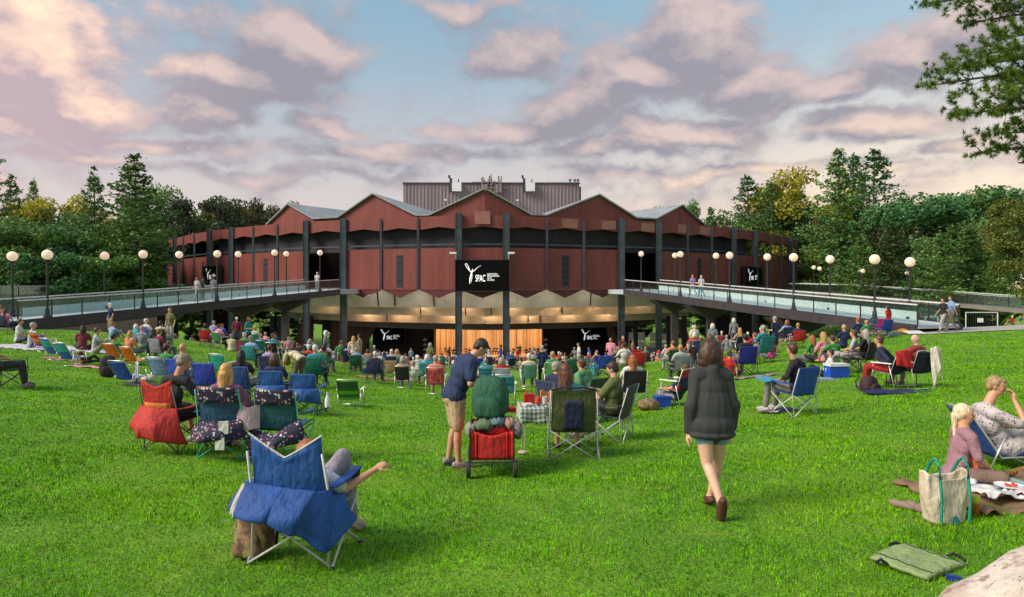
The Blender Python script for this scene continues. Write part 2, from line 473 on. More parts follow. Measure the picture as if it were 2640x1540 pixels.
def np_mesh(name, verts, fsize, mat, smooth=False):
    """verts (n*fsize,3): separate faces of fsize corners each"""
    n = len(verts) // fsize
    me = bpy.data.meshes.new(name)
    me.vertices.add(len(verts)); me.vertices.foreach_set('co', verts.astype(np.float32).ravel())
    me.loops.add(len(verts)); me.loops.foreach_set('vertex_index', np.arange(len(verts), dtype=np.int32))
    me.polygons.add(n); me.polygons.foreach_set('loop_start', np.arange(0, len(verts), fsize, dtype=np.int32))
    me.polygons.foreach_set('loop_total', np.full(n, fsize, dtype=np.int32))
    me.update(); me.validate()
    if mat: me.materials.append(mat)
    return me
def make_grass():
    NB = 400000
    u = rng.random(NB)
    d = 3.6 * (36 / 3.6) ** (u ** .80)
    x = (rng.random(NB) * 2 - 1) * (.80 * d + .3)
    y = d
    # sample terrain through a lattice
    gx = np.linspace(-32, 32, 161); gy = np.linspace(2, 38, 121)
    G = np.array([[gz(a, b) for a in gx] for b in gy])
    fx = (x + 32) / 64 * 160; fy = (y - 2) / 36 * 120
    ix = np.clip(fx.astype(int), 0, 159); iy = np.clip(fy.astype(int), 0, 119)
    tx = fx - ix; ty = fy - iy
    z = G[iy, ix] * (1 - tx) * (1 - ty) + G[iy, ix + 1] * tx * (1 - ty) + G[iy + 1, ix] * (1 - tx) * ty + G[iy + 1, ix + 1] * tx * ty
    clump = .5 + .5 * np.sin(x * 3.1 + 2 * np.sin(y * 1.7)) * np.sin(y * 2.3 + 1.5 * np.sin(x * 1.3))
    h = (.016 + .022 * rng.random(NB)) * (.75 + .5 * clump)
    w = np.maximum(.0035, d * .00075) * (.7 + .6 * rng.random(NB))
    a = rng.random(NB) * 2 * np.pi; lean = rng.random(NB) * 1.1; la = rng.random(NB) * 2 * np.pi
    V = np.zeros((NB, 3, 3))
    V[:, 0] = np.stack([x + np.cos(a) * w, y + np.sin(a) * w, z - .006], 1)
    V[:, 1] = np.stack([x - np.cos(a) * w, y - np.sin(a) * w, z - .006], 1)
    V[:, 2] = np.stack([x + np.cos(la) * h * lean, y + np.sin(la) * h * lean, z + h], 1)
    me = np_mesh('grass', V.reshape(-1, 3), 3, M_blade)
    tag(link('grass', me), 'short mown green grass covering the sloping lawn', 'grass', kind='stuff')
make_grass()

# ================================================================== trees
def leaf_quads(c, size, flat=0.0, r=rng):
    n = len(c)
    a = r.normal(size=(n, 3)); a[:, 2] *= (1 - flat); a /= np.linalg.norm(a, axis=1)[:, None]
    b = r.normal(size=(n, 3)); b[:, 2] *= (1 - flat); b -= a * (a * b).sum(1)[:, None]; b /= np.linalg.norm(b, axis=1)[:, None] + 1e-9
    s = (size * (.6 + .8 * r.random(n)))[:, None]
    a = a * s; b = b * s * .55
    V = np.stack([c - a, c - b * 1.0, c + a, c + b], 1)
    return V.reshape(-1, 3)
def crown_deciduous(seed, n_clump=70, per=150, size=.011, hfrac=.25):
    r = np.random.default_rng(seed)
    # unit tree: height 1; crown from hfrac to 1, half-width ~.33
    cs = []
    ctr = []
    for i in range(n_clump):
        t = r.random() ** .8; z = hfrac + .04 + t * (1 - hfrac - .10)
        prof = math.sin(math.pi * min(1, (1.08 - (z - hfrac) / (1 - hfrac)) ** .75)) ** .55 if z < .99 else .1
        rad = .33 * max(.12, prof) * (.45 + .55 * r.random() ** .5)
        a = r.random() * 2 * math.pi
        ctr.append((rad * math.cos(a), rad * math.sin(a), z))
    for c in ctr:
        k = .045 + .055 * r.random()
        p = r.normal(size=(per, 3)); p /= np.linalg.norm(p, axis=1)[:, None]
        p *= (r.random(per) ** .45)[:, None] * np.array([k * 1.25, k * 1.25, k * .75])
        cs.append(p + np.array(c))
    return np_mesh('crown', leaf_quads(np.concatenate(cs), size, 0.1, r), 4, M_leaf)
def crown_pine(seed, levels=26, size=.020, lo=.28, width=.21, gap=.12, dens=1.0):
    r = np.random.default_rng(seed)
    cs = []; twigs = MB()
    for i in range(levels):
        t = i / (levels - 1); z = lo + (.985 - lo) * t
        L = width * (1 - t) ** .80 * (.62 + .60 * r.random()) + .014
        nb = r.integers(3, 6)
        a0 = r.random() * 6.28
        for k in range(nb):
            if r.random() < gap: continue
            a = a0 + k * 6.28 / nb + r.normal() * .25
            Lk = L * (.55 + .6 * r.random())
            rise = Lk * (.10 + .55 * t) + r.normal() * .008
            twigs.tube([(0, 0, z), (math.cos(a) * Lk * .9, math.sin(a) * Lk * .9, z + rise * .8)], [.0032, .0012], 3)
            m = int(95 * dens * (Lk / .12) + 22)
            s = r.random(m) ** .6
            wdt = .012 + .042 * Lk / .2
            ox = r.normal(size=m) * wdt * (.35 + .8 * np.sin(np.pi * s ** .8)); oz = r.normal(size=m) * .0055
            px = np.cos(a) * Lk * s - np.sin(a) * ox; py = np.sin(a) * Lk * s + np.cos(a) * ox
            pz = z + rise * s ** 1.2 + oz * (.4 + .8 * s) - .06 * np.abs(ox)
            cs.append(np.stack([px, py, pz], 1))
    return np_mesh('crown', leaf_quads(np.concatenate(cs), size, 0.55, r), 4, M_leaf), twigs
def trunk_mesh(seed, top=.95, r0=.014, lean=.01, mat=M_bark, twigs=None, limbs=0):
    r = random.Random(seed); mb = twigs or MB()
    pts = []; n = 9
    for i in range(n):
        t = i / (n - 1); pts.append((lean * math.sin(t * 3 + seed), lean * math.cos(t * 2.2 + seed) - lean, t * top - .02))
    mb.tube(pts, [r0 * (1 - .85 * i / (n - 1)) + .001 for i in range(n)], 7)
    for k in range(limbs):
        t = .25 + .55 * r.random(); a = r.random() * 6.28; z = t * top; L = .12 + .14 * r.random()
        mb.tube([(0, 0, z), (math.cos(a) * L * .5, math.sin(a) * L * .5, z + L * .5), (math.cos(a) * L, math.sin(a) * L, z + L * .8)], [r0 * .45, r0 * .3, r0 * .12], 5)
    return mb.mesh('trunk', mat)
DEC = [(crown_deciduous(11 + i, 80 + 8 * i, 260, .0115, .16 + .05 * (i % 2)), trunk_mesh(3 + i, .85, .016, .015, M_bark, None, 9)) for i in range(4)]
PIN = []
for i, (lv, lo, wd, gp, pale) in enumerate([(30, .30, .20, .10, 1), (26, .42, .17, .22, 1), (36, .14, .23, .05, 0), (34, .05, .27, .03, 0), (24, .38, .22, .16, 1)]):
    c, tw = crown_pine(40 + i, int(lv * .8), .0075, lo, wd, gp, 1.0)
    PIN.append((c, trunk_mesh(30 + i, .97, .0105, .006, M_palebark if pale else M_bark, tw)))
TREE_N = 0
USED_LABELS = {}
def uniq(label):
    k = USED_LABELS.get(label, 0); USED_LABELS[label] = k + 1
    if k: print('DUPLICATE LABEL', label)
    return label
def tree(kind, idx, px, top, Y, width=1.0, col=(.03, .06, .02), label='tree', group=None, base=None, cat='tree'):
    """tree whose tip shows at photo pixel (px, top) when it stands Y metres off"""
    X = (px - 1320) / FPX * Y
    zt = HC - (top - 740) / FPX * Y; zb = gz(X, Y) if base is None else base
    H = zt - zb
    crown, trunk = (DEC if kind == 'broadleaf_tree' else PIN)[idx]
    rz = random.Random(px * 7 + top).random() * 6.28
    root = empty(kind, (X, Y, zb), rz)
    tag(root, uniq(label), cat, group)
    t = link('trunk', trunk, root); c = link('crown', crown, root, color=col)
    for o in (t, c): o.scale = (H * width, H * width, H)
    return root
DG = (.095, .190, .045); MG = (.125, .25, .05); SUN_YG = (.46, .40, .03); BG = (.060, .175, .055); LG = (.12, .24, .03)  # the yellow one puts sunlight into the crown colour
LEFT = 'trees behind the left ramp'; RIGHT = 'trees behind the right ramp'
tree('pine_tree', 4, -62, 300, 92, .9, DG, 'tall dark pine cut by the left edge of the picture', LEFT)
tree('pine_tree', 0, 30, 452, 100, .8, DG, 'mid height pine beside the pine at the left edge', LEFT)
tree('pine_tree', 2, 85, 468, 106, .65, MG, 'narrow pine between the left edge pines and the yellow tree', LEFT)
tree('broadleaf_tree', 1, 158, 497, 104, .75, SUN_YG, 'sunlit yellow topped tree among the left pines', LEFT)
tree('pine_tree', 1, 241, 428, 90, .85, DG, 'thin pine with bare pale trunk left of the big pine', LEFT)
tree('pine_tree', 0, 347, 400, 90, 1.35, DG, 'tallest wide pine of the left forest with pale bare lower trunk', LEFT)
tree('broadleaf_tree', 0, 432, 482, 128, .7, MG, 'leafy green tree touching the right side of the tall left pine', LEFT)
tree('broadleaf_tree', 2, 548, 503, 122, .8, (.05, .075, .03), 'loose crowned tree rising behind the left end of the red building', LEFT)
tree('broadleaf_tree', 3, 622, 512, 126, .7, (.13, .12, .03), 'gold tinged tree rising behind the left wing of the building', LEFT)
tree('broadleaf_tree', 1, 708, 508, 128, .6, (.07, .08, .035), 'small tree top showing just left of the outer left gable', LEFT)
k = 0
sides = ['behind the first lamp on the left', 'behind the second lamp on the left', 'right of the second lamp', 'left of the thin pale trunk', 'right of the thin pale trunk', 'left of the leaning pale trunk', 'right of the leaning pale trunk', 'beside the left end wall of the building', 'above the left end wall of the building', 'at the far left edge', 'between the first two lamps', 'low behind the left railing', 'in front of the yellow tree', 'under the tall left pine', 'behind the tall left pine', 'next to the loose crowned tree']
for (px, top, Y, w) in [(10, 565, 88, 1.0), (110, 560, 92, 1.0), (175, 575, 90, 1.0), (222, 555, 97, .9), (278, 585, 92, 1.0), (318, 590, 100, .8), (392, 560, 128, 1.0), (450, 560, 132, .9), (500, 560, 134, 1.0), (-30, 560, 84, 1.0), (62, 590, 86, 1.0), (140, 640, 84, 1.0), (160, 545, 104, .9), (300, 640, 88, .9), (300, 560, 122, .8), (575, 560, 128, .9)]:
    tree('broadleaf_tree', k % 4, px, top, Y, w * 1.15, [DG, MG, BG][k % 3], 'dark green bushy tree ' + sides[k], LEFT); k += 1
# right side
tree('pine_tree', 3, 1832, 536, 128, .8, BG, 'small pine tip just right of the outer right gable', RIGHT)
tree('broadleaf_tree', 3, 1744, 514, 135, .45, MG, 'tiny tree top peeking over the outer right gable', RIGHT)
tree('pine_tree', 4, 1927, 455, 126, 1.2, BG, 'leftmost tall pine of the right hand group', RIGHT)
tree('pine_tree', 4, 1985, 472, 122, 1.1, DG, 'dark pine second from left in the right hand group', RIGHT)
tree('pine_tree', 1, 2045, 462, 124, 1.2, BG, 'pine with dark flat top left of the golden tree', RIGHT)
tree('broadleaf_tree', 0, 2085, 440, 124, .85, (.30, .28, .02), 'golden green tree lit by the sun on the right side', RIGHT)  # sunlight painted into the gold crown colour
tree('pine_tree', 0, 2160, 388, 108, 1.15, MG, 'tallest pine with sunlit left flank on the right side', RIGHT)
tree('pine_tree', 2, 2205, 402, 120, .9, BG, 'slender pine between the two tallest right pines', RIGHT)
tree('pine_tree', 4, 2258, 388, 104, 1.25, BG, 'tall open pine with layered boughs beside the gap of sky', RIGHT)
tree('broadleaf_tree', 2, 1985, 590, 124, .7, SUN_YG, 'small sunlit yellow tree above the right wing roof', RIGHT)
for k, (px, top, Y, w, col, lab) in enumerate([
    (2395, 498, 100, 1.15, BG, 'broad dark tree at the left of the rounded right wood'),
    (2450, 488, 96, 1.2, BG, 'highest rounded dark tree of the right wood'),
    (2520, 486, 98, 1.2, DG, 'round dark tree right of the highest rounded one'),
    (2590, 492, 94, 1.1, BG, 'dark rounded tree next to the right edge tree'),
    (2480, 560, 84, 1.0, DG, 'lower dark tree in the middle of the right wood'),
    (2350, 560, 98, 1.0, (.05, .06, .02), 'brownish green tree below the gap of sky'),
    (2075, 584, 124, .9, (.03, .11, .05), 'blue green bushy tree beside the right end of the building'),
    (1900, 560, 128, 1.0, MG, 'leafy tree above the right wing roof'),
    (1950, 540, 132, 1.0, (.10, .17, .03), 'light green tree behind the small sunlit yellow tree'),
    (2135, 610, 122, .9, DG, 'dark tree under the golden tree'),
    (2020, 530, 130, 1.0, (.11, .18, .03), 'pale green tree under the pine with dark flat top'),
    (2020, 640, 126, 1.0, DG, 'dark low tree just over the right end of the building')]):
    tree('broadleaf_tree', k % 4, px, top, Y, w, col, lab, RIGHT)
for k, (px, top, Y, w, col, lab) in enumerate([
    (2220, 610, 84, 1.1, MG, 'young pine in front of the two tallest pines on the right'),
    (2300, 575, 80, 1.1, (.05, .10, .02), 'young pine with yellow tips right of the tall right lamp'),
    (2430, 600, 72, 1.2, MG, 'feathery young pine left of the yellow tipped one'),
    (2500, 590, 74, 1.25, (.055, .12, .02), 'feathery young pine with yellow sunlit tip'),
    (2575, 640, 70, 1.1, LG, 'low light green pine near the right edge'),
    (2160, 680, 92, .9, DG, 'low dark pine behind the paired lamps on the right'),
    (2370, 680, 76, 1.3, DG, 'low dark pine behind the rightmost tall lamp')]):
    tree('pine_tree', 3 if k % 2 else 2, px, top, Y, w * 1.25, col, lab, RIGHT)
tree('broadleaf_tree', 2, 2670, 500, 46, .95, (.12, .15, .02), 'yellow green tree cut by the right edge of the picture', RIGHT)
# greenery seen through the open undercroft
UC = 'trees seen under the building'
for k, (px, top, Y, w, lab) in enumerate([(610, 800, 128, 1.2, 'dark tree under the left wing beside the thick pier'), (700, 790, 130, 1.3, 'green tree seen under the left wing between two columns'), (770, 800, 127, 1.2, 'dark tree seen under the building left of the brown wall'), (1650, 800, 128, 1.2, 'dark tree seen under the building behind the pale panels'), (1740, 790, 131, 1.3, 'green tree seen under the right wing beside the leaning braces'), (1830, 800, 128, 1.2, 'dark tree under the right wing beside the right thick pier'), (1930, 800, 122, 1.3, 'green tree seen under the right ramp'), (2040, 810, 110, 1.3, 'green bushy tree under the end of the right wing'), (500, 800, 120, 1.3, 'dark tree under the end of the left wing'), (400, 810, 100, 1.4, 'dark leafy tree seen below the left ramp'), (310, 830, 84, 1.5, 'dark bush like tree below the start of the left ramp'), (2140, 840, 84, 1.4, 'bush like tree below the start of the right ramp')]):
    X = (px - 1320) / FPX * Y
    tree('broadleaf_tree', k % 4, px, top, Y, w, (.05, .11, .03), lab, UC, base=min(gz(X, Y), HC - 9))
# ================================================================== the amphitheatre
K = 1.2
M_rust, nt, b = newmat('rust panel')
n1 = noise_n(nt, .5, 4, stretch=(1.6, 1.6, .25)); n2 = noise_n(nt, 6, 4, stretch=(2, 2, .5))
col = mixc(nt, mrange(nt, n1, .35, .65), (.152, .028, .024), (.190, .040, .033))
col = vary(nt, col, n2, .82, 1.18)
wv = NN(nt, 'ShaderNodeTexWave'); wv.bands_direction = 'X'; wv.inputs['Scale'].default_value = 2.2; wv.inputs['Distortion'].default_value = .2
tc = NN(nt, 'ShaderNodeTexCoord'); nt.links.new(tc.outputs['Object'], wv.inputs[0])
setc(nt, b, col); b.inputs['Roughness'].default_value = .55; bump(nt, b, wv.outputs['Fac'], .5, .03)
M_rustlight = simple('faded panel', (.30, .13, .105), .55, nscale=.8, lo=.8, hi=1.15)
M_maroon = simple('maroon panel', (.10, .012, .022), .5, nscale=1, lo=.8, hi=1.2)
M_steel = simple('blue black steel', (.045, .062, .082), .45, .2, nscale=1.2, lo=.7, hi=1.25)
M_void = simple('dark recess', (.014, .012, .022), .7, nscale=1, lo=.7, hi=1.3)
M_roof, nt, b = newmat('grey metal roof')
w = NN(nt, 'ShaderNodeTexWave'); w.bands_direction = 'X'; w.inputs['Scale'].default_value = 1.6
tc = NN(nt, 'ShaderNodeTexCoord'); nt.links.new(tc.outputs['Object'], w.inputs[0])
setc(nt, b, vary(nt, (.27, .29, .31), noise_n(nt, .6, 5), .8, 1.15)); b.inputs['Roughness'].default_value = .5; bump(nt, b, w.outputs['Fac'], .6, .05)
M_ribbed, nt, b = newmat('mauve ribbed metal')
w = NN(nt, 'ShaderNodeTexWave'); w.bands_direction = 'X'; w.inputs['Scale'].default_value = .55; w.inputs['Distortion'].default_value = .1
tc = NN(nt, 'ShaderNodeTexCoord'); nt.links.new(tc.outputs['Object'], w.inputs[0])
setc(nt, b, vary(nt, mixc(nt, w.outputs['Fac'], (.16, .125, .135), (.24, .195, .205)), noise_n(nt, .4, 4, stretch=(1, 1, .2)), .85, 1.12)); b.inputs['Roughness'].default_value = .5; bump(nt, b, w.outputs['Fac'], .7, .1)
M_cream = simple('cream acoustic panel', (.76, .66, .60), .6, nscale=.7, lo=.85, hi=1.1)
M_greybeam = simple('grey beam', (.20, .17, .15), .6, nscale=1, lo=.85, hi=1.1)
M_wood, nt, b = newmat('stage wood')
setc(nt, b, vary(nt, mixc(nt, mrange(nt, noise_n(nt, .9, 3, stretch=(3, 3, .05)), .35, .65), (.30, .15, .06), (.52, .31, .15)), noise_n(nt, 4, 3, stretch=(3, 3, .1)), .85, 1.15)); b.inputs['Roughness'].default_value = .45
M_brownwall = simple('brown timber wall', (.115, .055, .035), .6, nscale=1.5, lo=.75, hi=1.2, stretch=(3, 3, .2))
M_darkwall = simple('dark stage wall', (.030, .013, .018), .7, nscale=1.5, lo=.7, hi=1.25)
M_screen = simple('screen black', (.003, .003, .004), .6)
M_screen.node_tree.nodes['Principled BSDF'].inputs['Specular IOR Level'].default_value = .1
M_white = simple('white paint', (.75, .76, .78), .5, nscale=3, lo=.93, hi=1.05)
M_concrete = simple('concrete', (.34, .325, .31), .85, nscale=1.3, lo=.85, hi=1.12, bs=.3)
def emis(name, col, s):
    m, nt, b = newmat(name); b.inputs['Base Color'].default_value = (*col, 1)
    b.inputs['Emission Color'].default_value = (*col, 1); b.inputs['Emission Strength'].default_value = s; return m
M_logo = emis('screen lettering', (.9, .9, .92), .75)
M_globe, nt, b = newmat('lamp globe')
setc(nt, b, vary(nt, (.80, .62, .50), noise_n(nt, 5, 4), .85, 1.1)); b.inputs['Roughness'].default_value = .35
b.inputs['Emission Color'].default_value = (1.0, .66, .46, 1); b.inputs['Emission Strength'].default_value = .30
M_bulb = emis('warm lamp', (1.0, .78, .5), 5.0)

HT = 6.6 * K
OFFS = [(0, 184.6), (61, 184), (166, 180.5), (261, 177), (357, 173), (453, 168), (528, 162.5), (590, 157), (645, 151), (701, 144), (742, 137), (770, 131), (790, 126), (812, 120)]
def doff(o):
    return HT * FPX / interp(abs(o), [a for a, _ in OFFS], [b for _, b in OFFS])
def fac(o, back=0.0):
    """plan point of the facade at photo offset o from the axis; back = metres behind it"""
    Y = doff(o); X = (1244 + o - 1320) / FPX * Y
    v = Vector((X - BCX, Y - 132)); L = v.length
    v *= (L - back) / L
    return Vector((BCX + v.x, 132 + v.y))
STATIONS = [-812, -790, -770, -742, -701, -645, -590, -528, -453, -357, -261, -166, -61, 61, 166, 261, 357, 453, 528, 590, 645, 701, 742, 770, 790, 812]
theatre = empty('amphitheatre_building', (BCX, 92, gz(BCX, 92)))
tag(theatre, 'wide curved theatre with rust red panels and zigzag gables', 'building')
TI = Vector(theatre.location)
def tb(mb, name, mat, parent=None, smooth='auto'):
    """build a mesh given in world coordinates as part of the theatre"""
    mb.v = [(a[0] - TI.x, a[1] - TI.y, a[2] - TI.z) for a in mb.v]
    return mb.build(name, mat, parent or theatre, smooth)
def tb2(mb, name, mat, par, smooth='auto'):
    return tb(mb, name, mat, par, smooth)
def zb(h): return HC + h * K
def panel(a, b2, z0, z1, t, mb=None, mid0=None, mid1=None):
    """upright slab between plan points a, b2; optional mid heights give a bent lower/upper edge"""
    mb = mb or MB(); a = Vector(a); b2 = Vector(b2); m = (a + b2) / 2
    d = (b2 - a).normalized(); n = Vector((d.y, -d.x))       # towards the viewer side for left->right runs
    pts = [(a, z0, z1), (m, mid0 if mid0 is not None else z0, mid1 if mid1 is not None else z1), (b2, z0, z1)]
    v = []
    for p, lo, hi in pts:
        for q in (p, p - n * t):
            v += [(q.x, q.y, lo), (q.x, q.y, hi)]
    f = []
    for i in (0, 4):
        f += [(i, i + 4, i + 5, i + 1), (i + 2, i + 3, i + 7, i + 6), (i + 1, i + 5, i + 7, i + 3), (i, i + 2, i + 6, i + 4)]
    f += [(0, 1, 3, 2), (8, 10, 11, 9)]
    return mb.add(v, f)
N = len(STATIONS)
OPEN_END = 3
def is_open(i):
    c = (STATIONS[i] + STATIONS[i + 1]) / 2
    return 357 < abs(c) < 453      # the open bays where the ramps arrive
for i in range(N - 1):
    a, b2 = fac(STATIONS[i]), fac(STATIONS[i + 1])
    g = (b2 - a).normalized() * .06
    # upper fascia band
    tb(panel(a + g, b2 - g, zb(5.35), zb(6.6), .35, mid0=zb(5.60)), 'fascia_panel', M_rust)
    # glazed / dark strip behind
    a3, b3 = fac(STATIONS[i], 1.2), fac(STATIONS[i + 1], 1.2)
    if not (abs(STATIONS[i]) > 645 and abs(STATIONS[i + 1]) > 645):
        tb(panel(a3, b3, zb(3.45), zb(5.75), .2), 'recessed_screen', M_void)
    aw, bw = fac(STATIONS[i], .05), fac(STATIONS[i + 1], .05)
    tb(MB().beam((aw.x, aw.y, zb(3.95)), (bw.x, bw.y, zb(3.95)), .12, .16), 'handrail', M_steel)
    if is_open(i):
        a4, b4 = fac(STATIONS[i], 8), fac(STATIONS[i + 1], 8)
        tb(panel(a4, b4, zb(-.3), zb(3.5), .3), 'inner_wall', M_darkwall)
        continue
    wall = tb(panel(a + g, b2 - g, zb(-.26), zb(3.62), .35), 'wall_panel', M_rust)
    if abs(STATIONS[i] + STATIONS[i + 1]) / 2 < 620:
        ga, gb = fac(STATIONS[i], .08), fac(STATIONS[i + 1], .08)
        mb = MB(); a5, b5 = ga + g, gb - g; m5 = (a5 + b5) / 2
        nrm = Vector((g.y, -g.x)).normalized()
        v = []
        for q, z in ((a5, zb(-.265)), (m5, zb(-1.05)), (b5, zb(-.265))):
            v += [(q.x, q.y, z), (q.x - nrm.x * .25, q.y - nrm.y * .25, z)]
        mb.add(v, [(0, 2, 4), (1, 5, 3), (0, 1, 3, 2), (2, 3, 5, 4), (0, 4, 5, 1)])
        tb(mb, 'scalloped_valance', M_maroon)
    c = (STATIONS[i] + STATIONS[i + 1]) / 2
    if 190 < abs(c) < 240 or 545 < abs(c) < 575 or 715 < abs(c) < 730:
        m = (a + b2) / 2; d = (b2 - a).normalized(); n = Vector((d.y, -d.x))
        hw = .42; p0 = m - d * hw + n * .03; p1 = m + d * hw + n * .03
        s = tb(panel(p0, p1, zb(.05), zb(3.0), .06), 'slit_window', M_void)
        ff = MB()
        for k in range(6):
            z = zb(.05) + k * (zb(3.0) - zb(.05)) / 5
            q0 = p0 + n * .03; q1 = p1 + n * .03
            ff.beam((q0.x, q0.y, z), (q1.x, q1.y, z), .05, .06)
        ff2 = tb(ff, 'window_bar', M_steel); ff2.parent = s; ff2.matrix_parent_inverse = Matrix()
# faded patches in the fascia, as in the photo
for o0, o1, z0, z1 in ((206, 246, 5.62, 6.5), (308, 344, 5.62, 6.45), (503, 528, 5.62, 6.5), (410, 444, 5.55, 6.4), (-20, 20, 5.8, 7.0), (560, 588, 5.6, 6.45)):
    a = fac(o0); b2 = fac(o1); d = (b2 - a).normalized(); n = Vector((d.y, -d.x)) * (.03)
    tb(panel(a + n, b2 + n, zb(z0), zb(z1), .03), 'faded_panel', M_rustlight)
# mullions, columns
for o in STATIONS:
    p = fac(o, -.05)
    big = abs(o) in (61, 357, 453, 701, 645, 790)
    if big:
        w_ = .62 if abs(o) < 400 else .55
        h = HT + HC + (.25 if abs(o) == 61 else .15)
        mb = MB().box((p.x, p.y - .1, (h + gz(p.x, p.y) - 1) / 2), (w_, .5, h - gz(p.x, p.y) + 1)); 
        mb.box((p.x - w_ / 2 - .03, p.y - .1, (h + gz(p.x, p.y) - 1) / 2), (.06, .62, h - gz(p.x, p.y) + .9)); mb.box((p.x + w_ / 2 + .03, p.y - .1, (h + gz(p.x, p.y) - 1) / 2), (.06, .62, h - gz(p.x, p.y) + .9))
        tb(mb, 'column', M_steel)
    else:
        tb(MB().box((p.x, p.y, zb(3.1)), (.26, .22, 6.75 * K)), 'mullion', M_steel)
# ceiling floor slab edge + undercroft baffles
def arc(offs, back, z, w, h, name, mat, tilt=0):
    mb = MB()
    pts = [fac(o, back) for o in offs]
    for i in range(len(pts) - 1):
        a, b2 = pts[i], pts[i + 1]
        d = (b2 - a).normalized(); n = Vector((d.y, -d.x))
        v = []
        for q in (a, b2):
            lo = q - n * tilt
            v += [(q.x, q.y, z), (lo.x, lo.y, z - h), (lo.x - n.x * w, lo.y - n.y * w, z - h), (q.x - n.x * w, q.y - n.y * w, z)]
        mb.add(v, [(0, 1, 5, 4), (3, 7, 6, 2), (1, 2, 6, 5), (0, 4, 7, 3), (0, 3, 2, 1), (4, 5, 6, 7)])
    return tb(mb, name, mat)
OB = list(range(-700, 701, 20))
ceil_parts = []
for back, z, h, w_, name, mat, tl in ((2.6, -.30, 1.75, .12, 'ceiling_baffle', M_cream, .9), (6.0, -2.0, .95, .12, 'ceiling_baffle', M_cream, .5), (10, -2.95, .95, .12, 'ceiling_baffle', M_cream, .5), (13.5, -3.75, .95, .4, 'ceiling_beam', M_greybeam, 0)):
    ceil_parts.append(arc(OB, back, HC + z * K, w_, h * K, name, mat, tl))
for back, z, th in ((2.9, -1.62, 0), (6.4, -2.52, 0), (10.4, -3.5, 0)):    # ceiling decks between baffles
    mb = MB()
    P0 = [fac(o, back + .4) for o in OB]; P1 = [fac(o, back + 3.0) for o in OB]
    for i in range(len(OB) - 1):
        v = []
        for p, zz in ((P0[i], z), (P0[i + 1], z), (P1[i + 1], z - .30), (P1[i], z - .30)):
            v.append((p.x, p.y, HC + zz * K)); v.append((p.x, p.y, HC + zz * K + .1))
        mb.add(v, [(0, 2, 4, 6), (1, 7, 5, 3), (0, 1, 3, 2), (2, 3, 5, 4), (4, 5, 7, 6), (6, 7, 1, 0)])
    tb(mb, 'ceiling_deck', M_cream)
# seams on the baffles
for k, o in enumerate([-297, -200, 190, 300, -60, 85, -250, 240, -350, 380, 20, 150, -140]):
    back, z, h = [(2.55, -.4, 1.5), (5.9, -2.02, .8), (9.9, -2.98, .8)][k % 3]
    p = fac(o, back); tb(MB().beam((p.x, p.y - .05, HC + z * K), (p.x, p.y - .05 + [.85, .45, .45][k % 3], HC + (z - h) * K), .09, .12, (1, 0, 0)), 'seam', M_void)
# roof: ridges and valleys fanning back
ridges = [(-506, 8.5, -812), (-286, 8.9, 0), (6, 8.95, 0), (303, 8.85, 0), (518, 8.45, 812)]
valleys = [-590, -400, -140, 146, 408, 590]
def hubp(p, t): return Vector((p.x + (BCX - p.x) * t, p.y + (132 - p.y) * t))
EB = .5
bands = []
gpts = [(-562, 6.5), (-506, 8.45), (-440, 6.75), (-376, 6.75), (-286, 8.9), (-172, 6.62), (-138, 6.62), (6, 8.95), (126, 6.62), (165, 6.62), (303, 8.85), (400, 6.75), (450, 6.75), (518, 8.4), (578, 6.5)]
for i in range(len(gpts) - 1):
    (o0, h0), (o1, h1) = gpts[i], gpts[i + 1]
    a, b2 = fac(o0, EB), fac(o1, EB)
    mb = MB(); d = (b2 - a).normalized(); n = Vector((d.y, -d.x))
    if max(h0, h1) > 7:
        v = []
        for q, h in ((a, h0), (b2, h1)):
            for s in (0, .3): v += [(q.x - n.x * s, q.y - n.y * s, zb(6.2)), (q.x - n.x * s, q.y - n.y * s, zb(h))]
        mb.add(v, [(0, 4, 5, 1), (2, 3, 7, 6), (1, 5, 7, 3), (0, 2, 6, 4), (0, 1, 3, 2), (4, 6, 7, 5)])
        tb(mb, 'gable', M_rust)
    # roof plane going back, plus its metal edge
    hb = lambda h: 9.0 if h > 7 else 8.2
    t_ = .62
    A2, B2 = hubp(a, t_), hubp(b2, t_)
    e0 = a + n * .35; e1 = b2 + n * .35
    v = [(e0.x, e0.y, zb(h0) + .12), (e1.x, e1.y, zb(h1) + .12), (B2.x, B2.y, zb(hb(h1))), (A2.x, A2.y, zb(hb(h0)))]
    v += [(x, y, z + .16) for x, y, z in v]
    tb(MB().add(v, [(3, 2, 1, 0), (4, 5, 6, 7), (0, 1, 5, 4), (1, 2, 6, 5), (2, 3, 7, 6), (3, 0, 4, 7)]), 'roof', M_roof)
# outer flat roofs and interior lid
for s in (-1, 1):
    for o0, o1 in ((562, 645), (645, 742), (742, 812)):
        a, b2 = fac(s * o0, .4), fac(s * o1, .4); A2, B2 = hubp(a, .5), hubp(b2, .5)
        v = [(a.x, a.y, zb(6.4)), (b2.x, b2.y, zb(6.4)), (B2.x, B2.y, zb(6.5)), (A2.x, A2.y, zb(6.5))]
        v += [(x, y, z + .12) for x, y, z in v]
        tb(MB().add(v, [(3, 2, 1, 0), (4, 5, 6, 7), (0, 1, 5, 4), (1, 2, 6, 5), (2, 3, 7, 6), (3, 0, 4, 7)]), 'roof', M_roof)
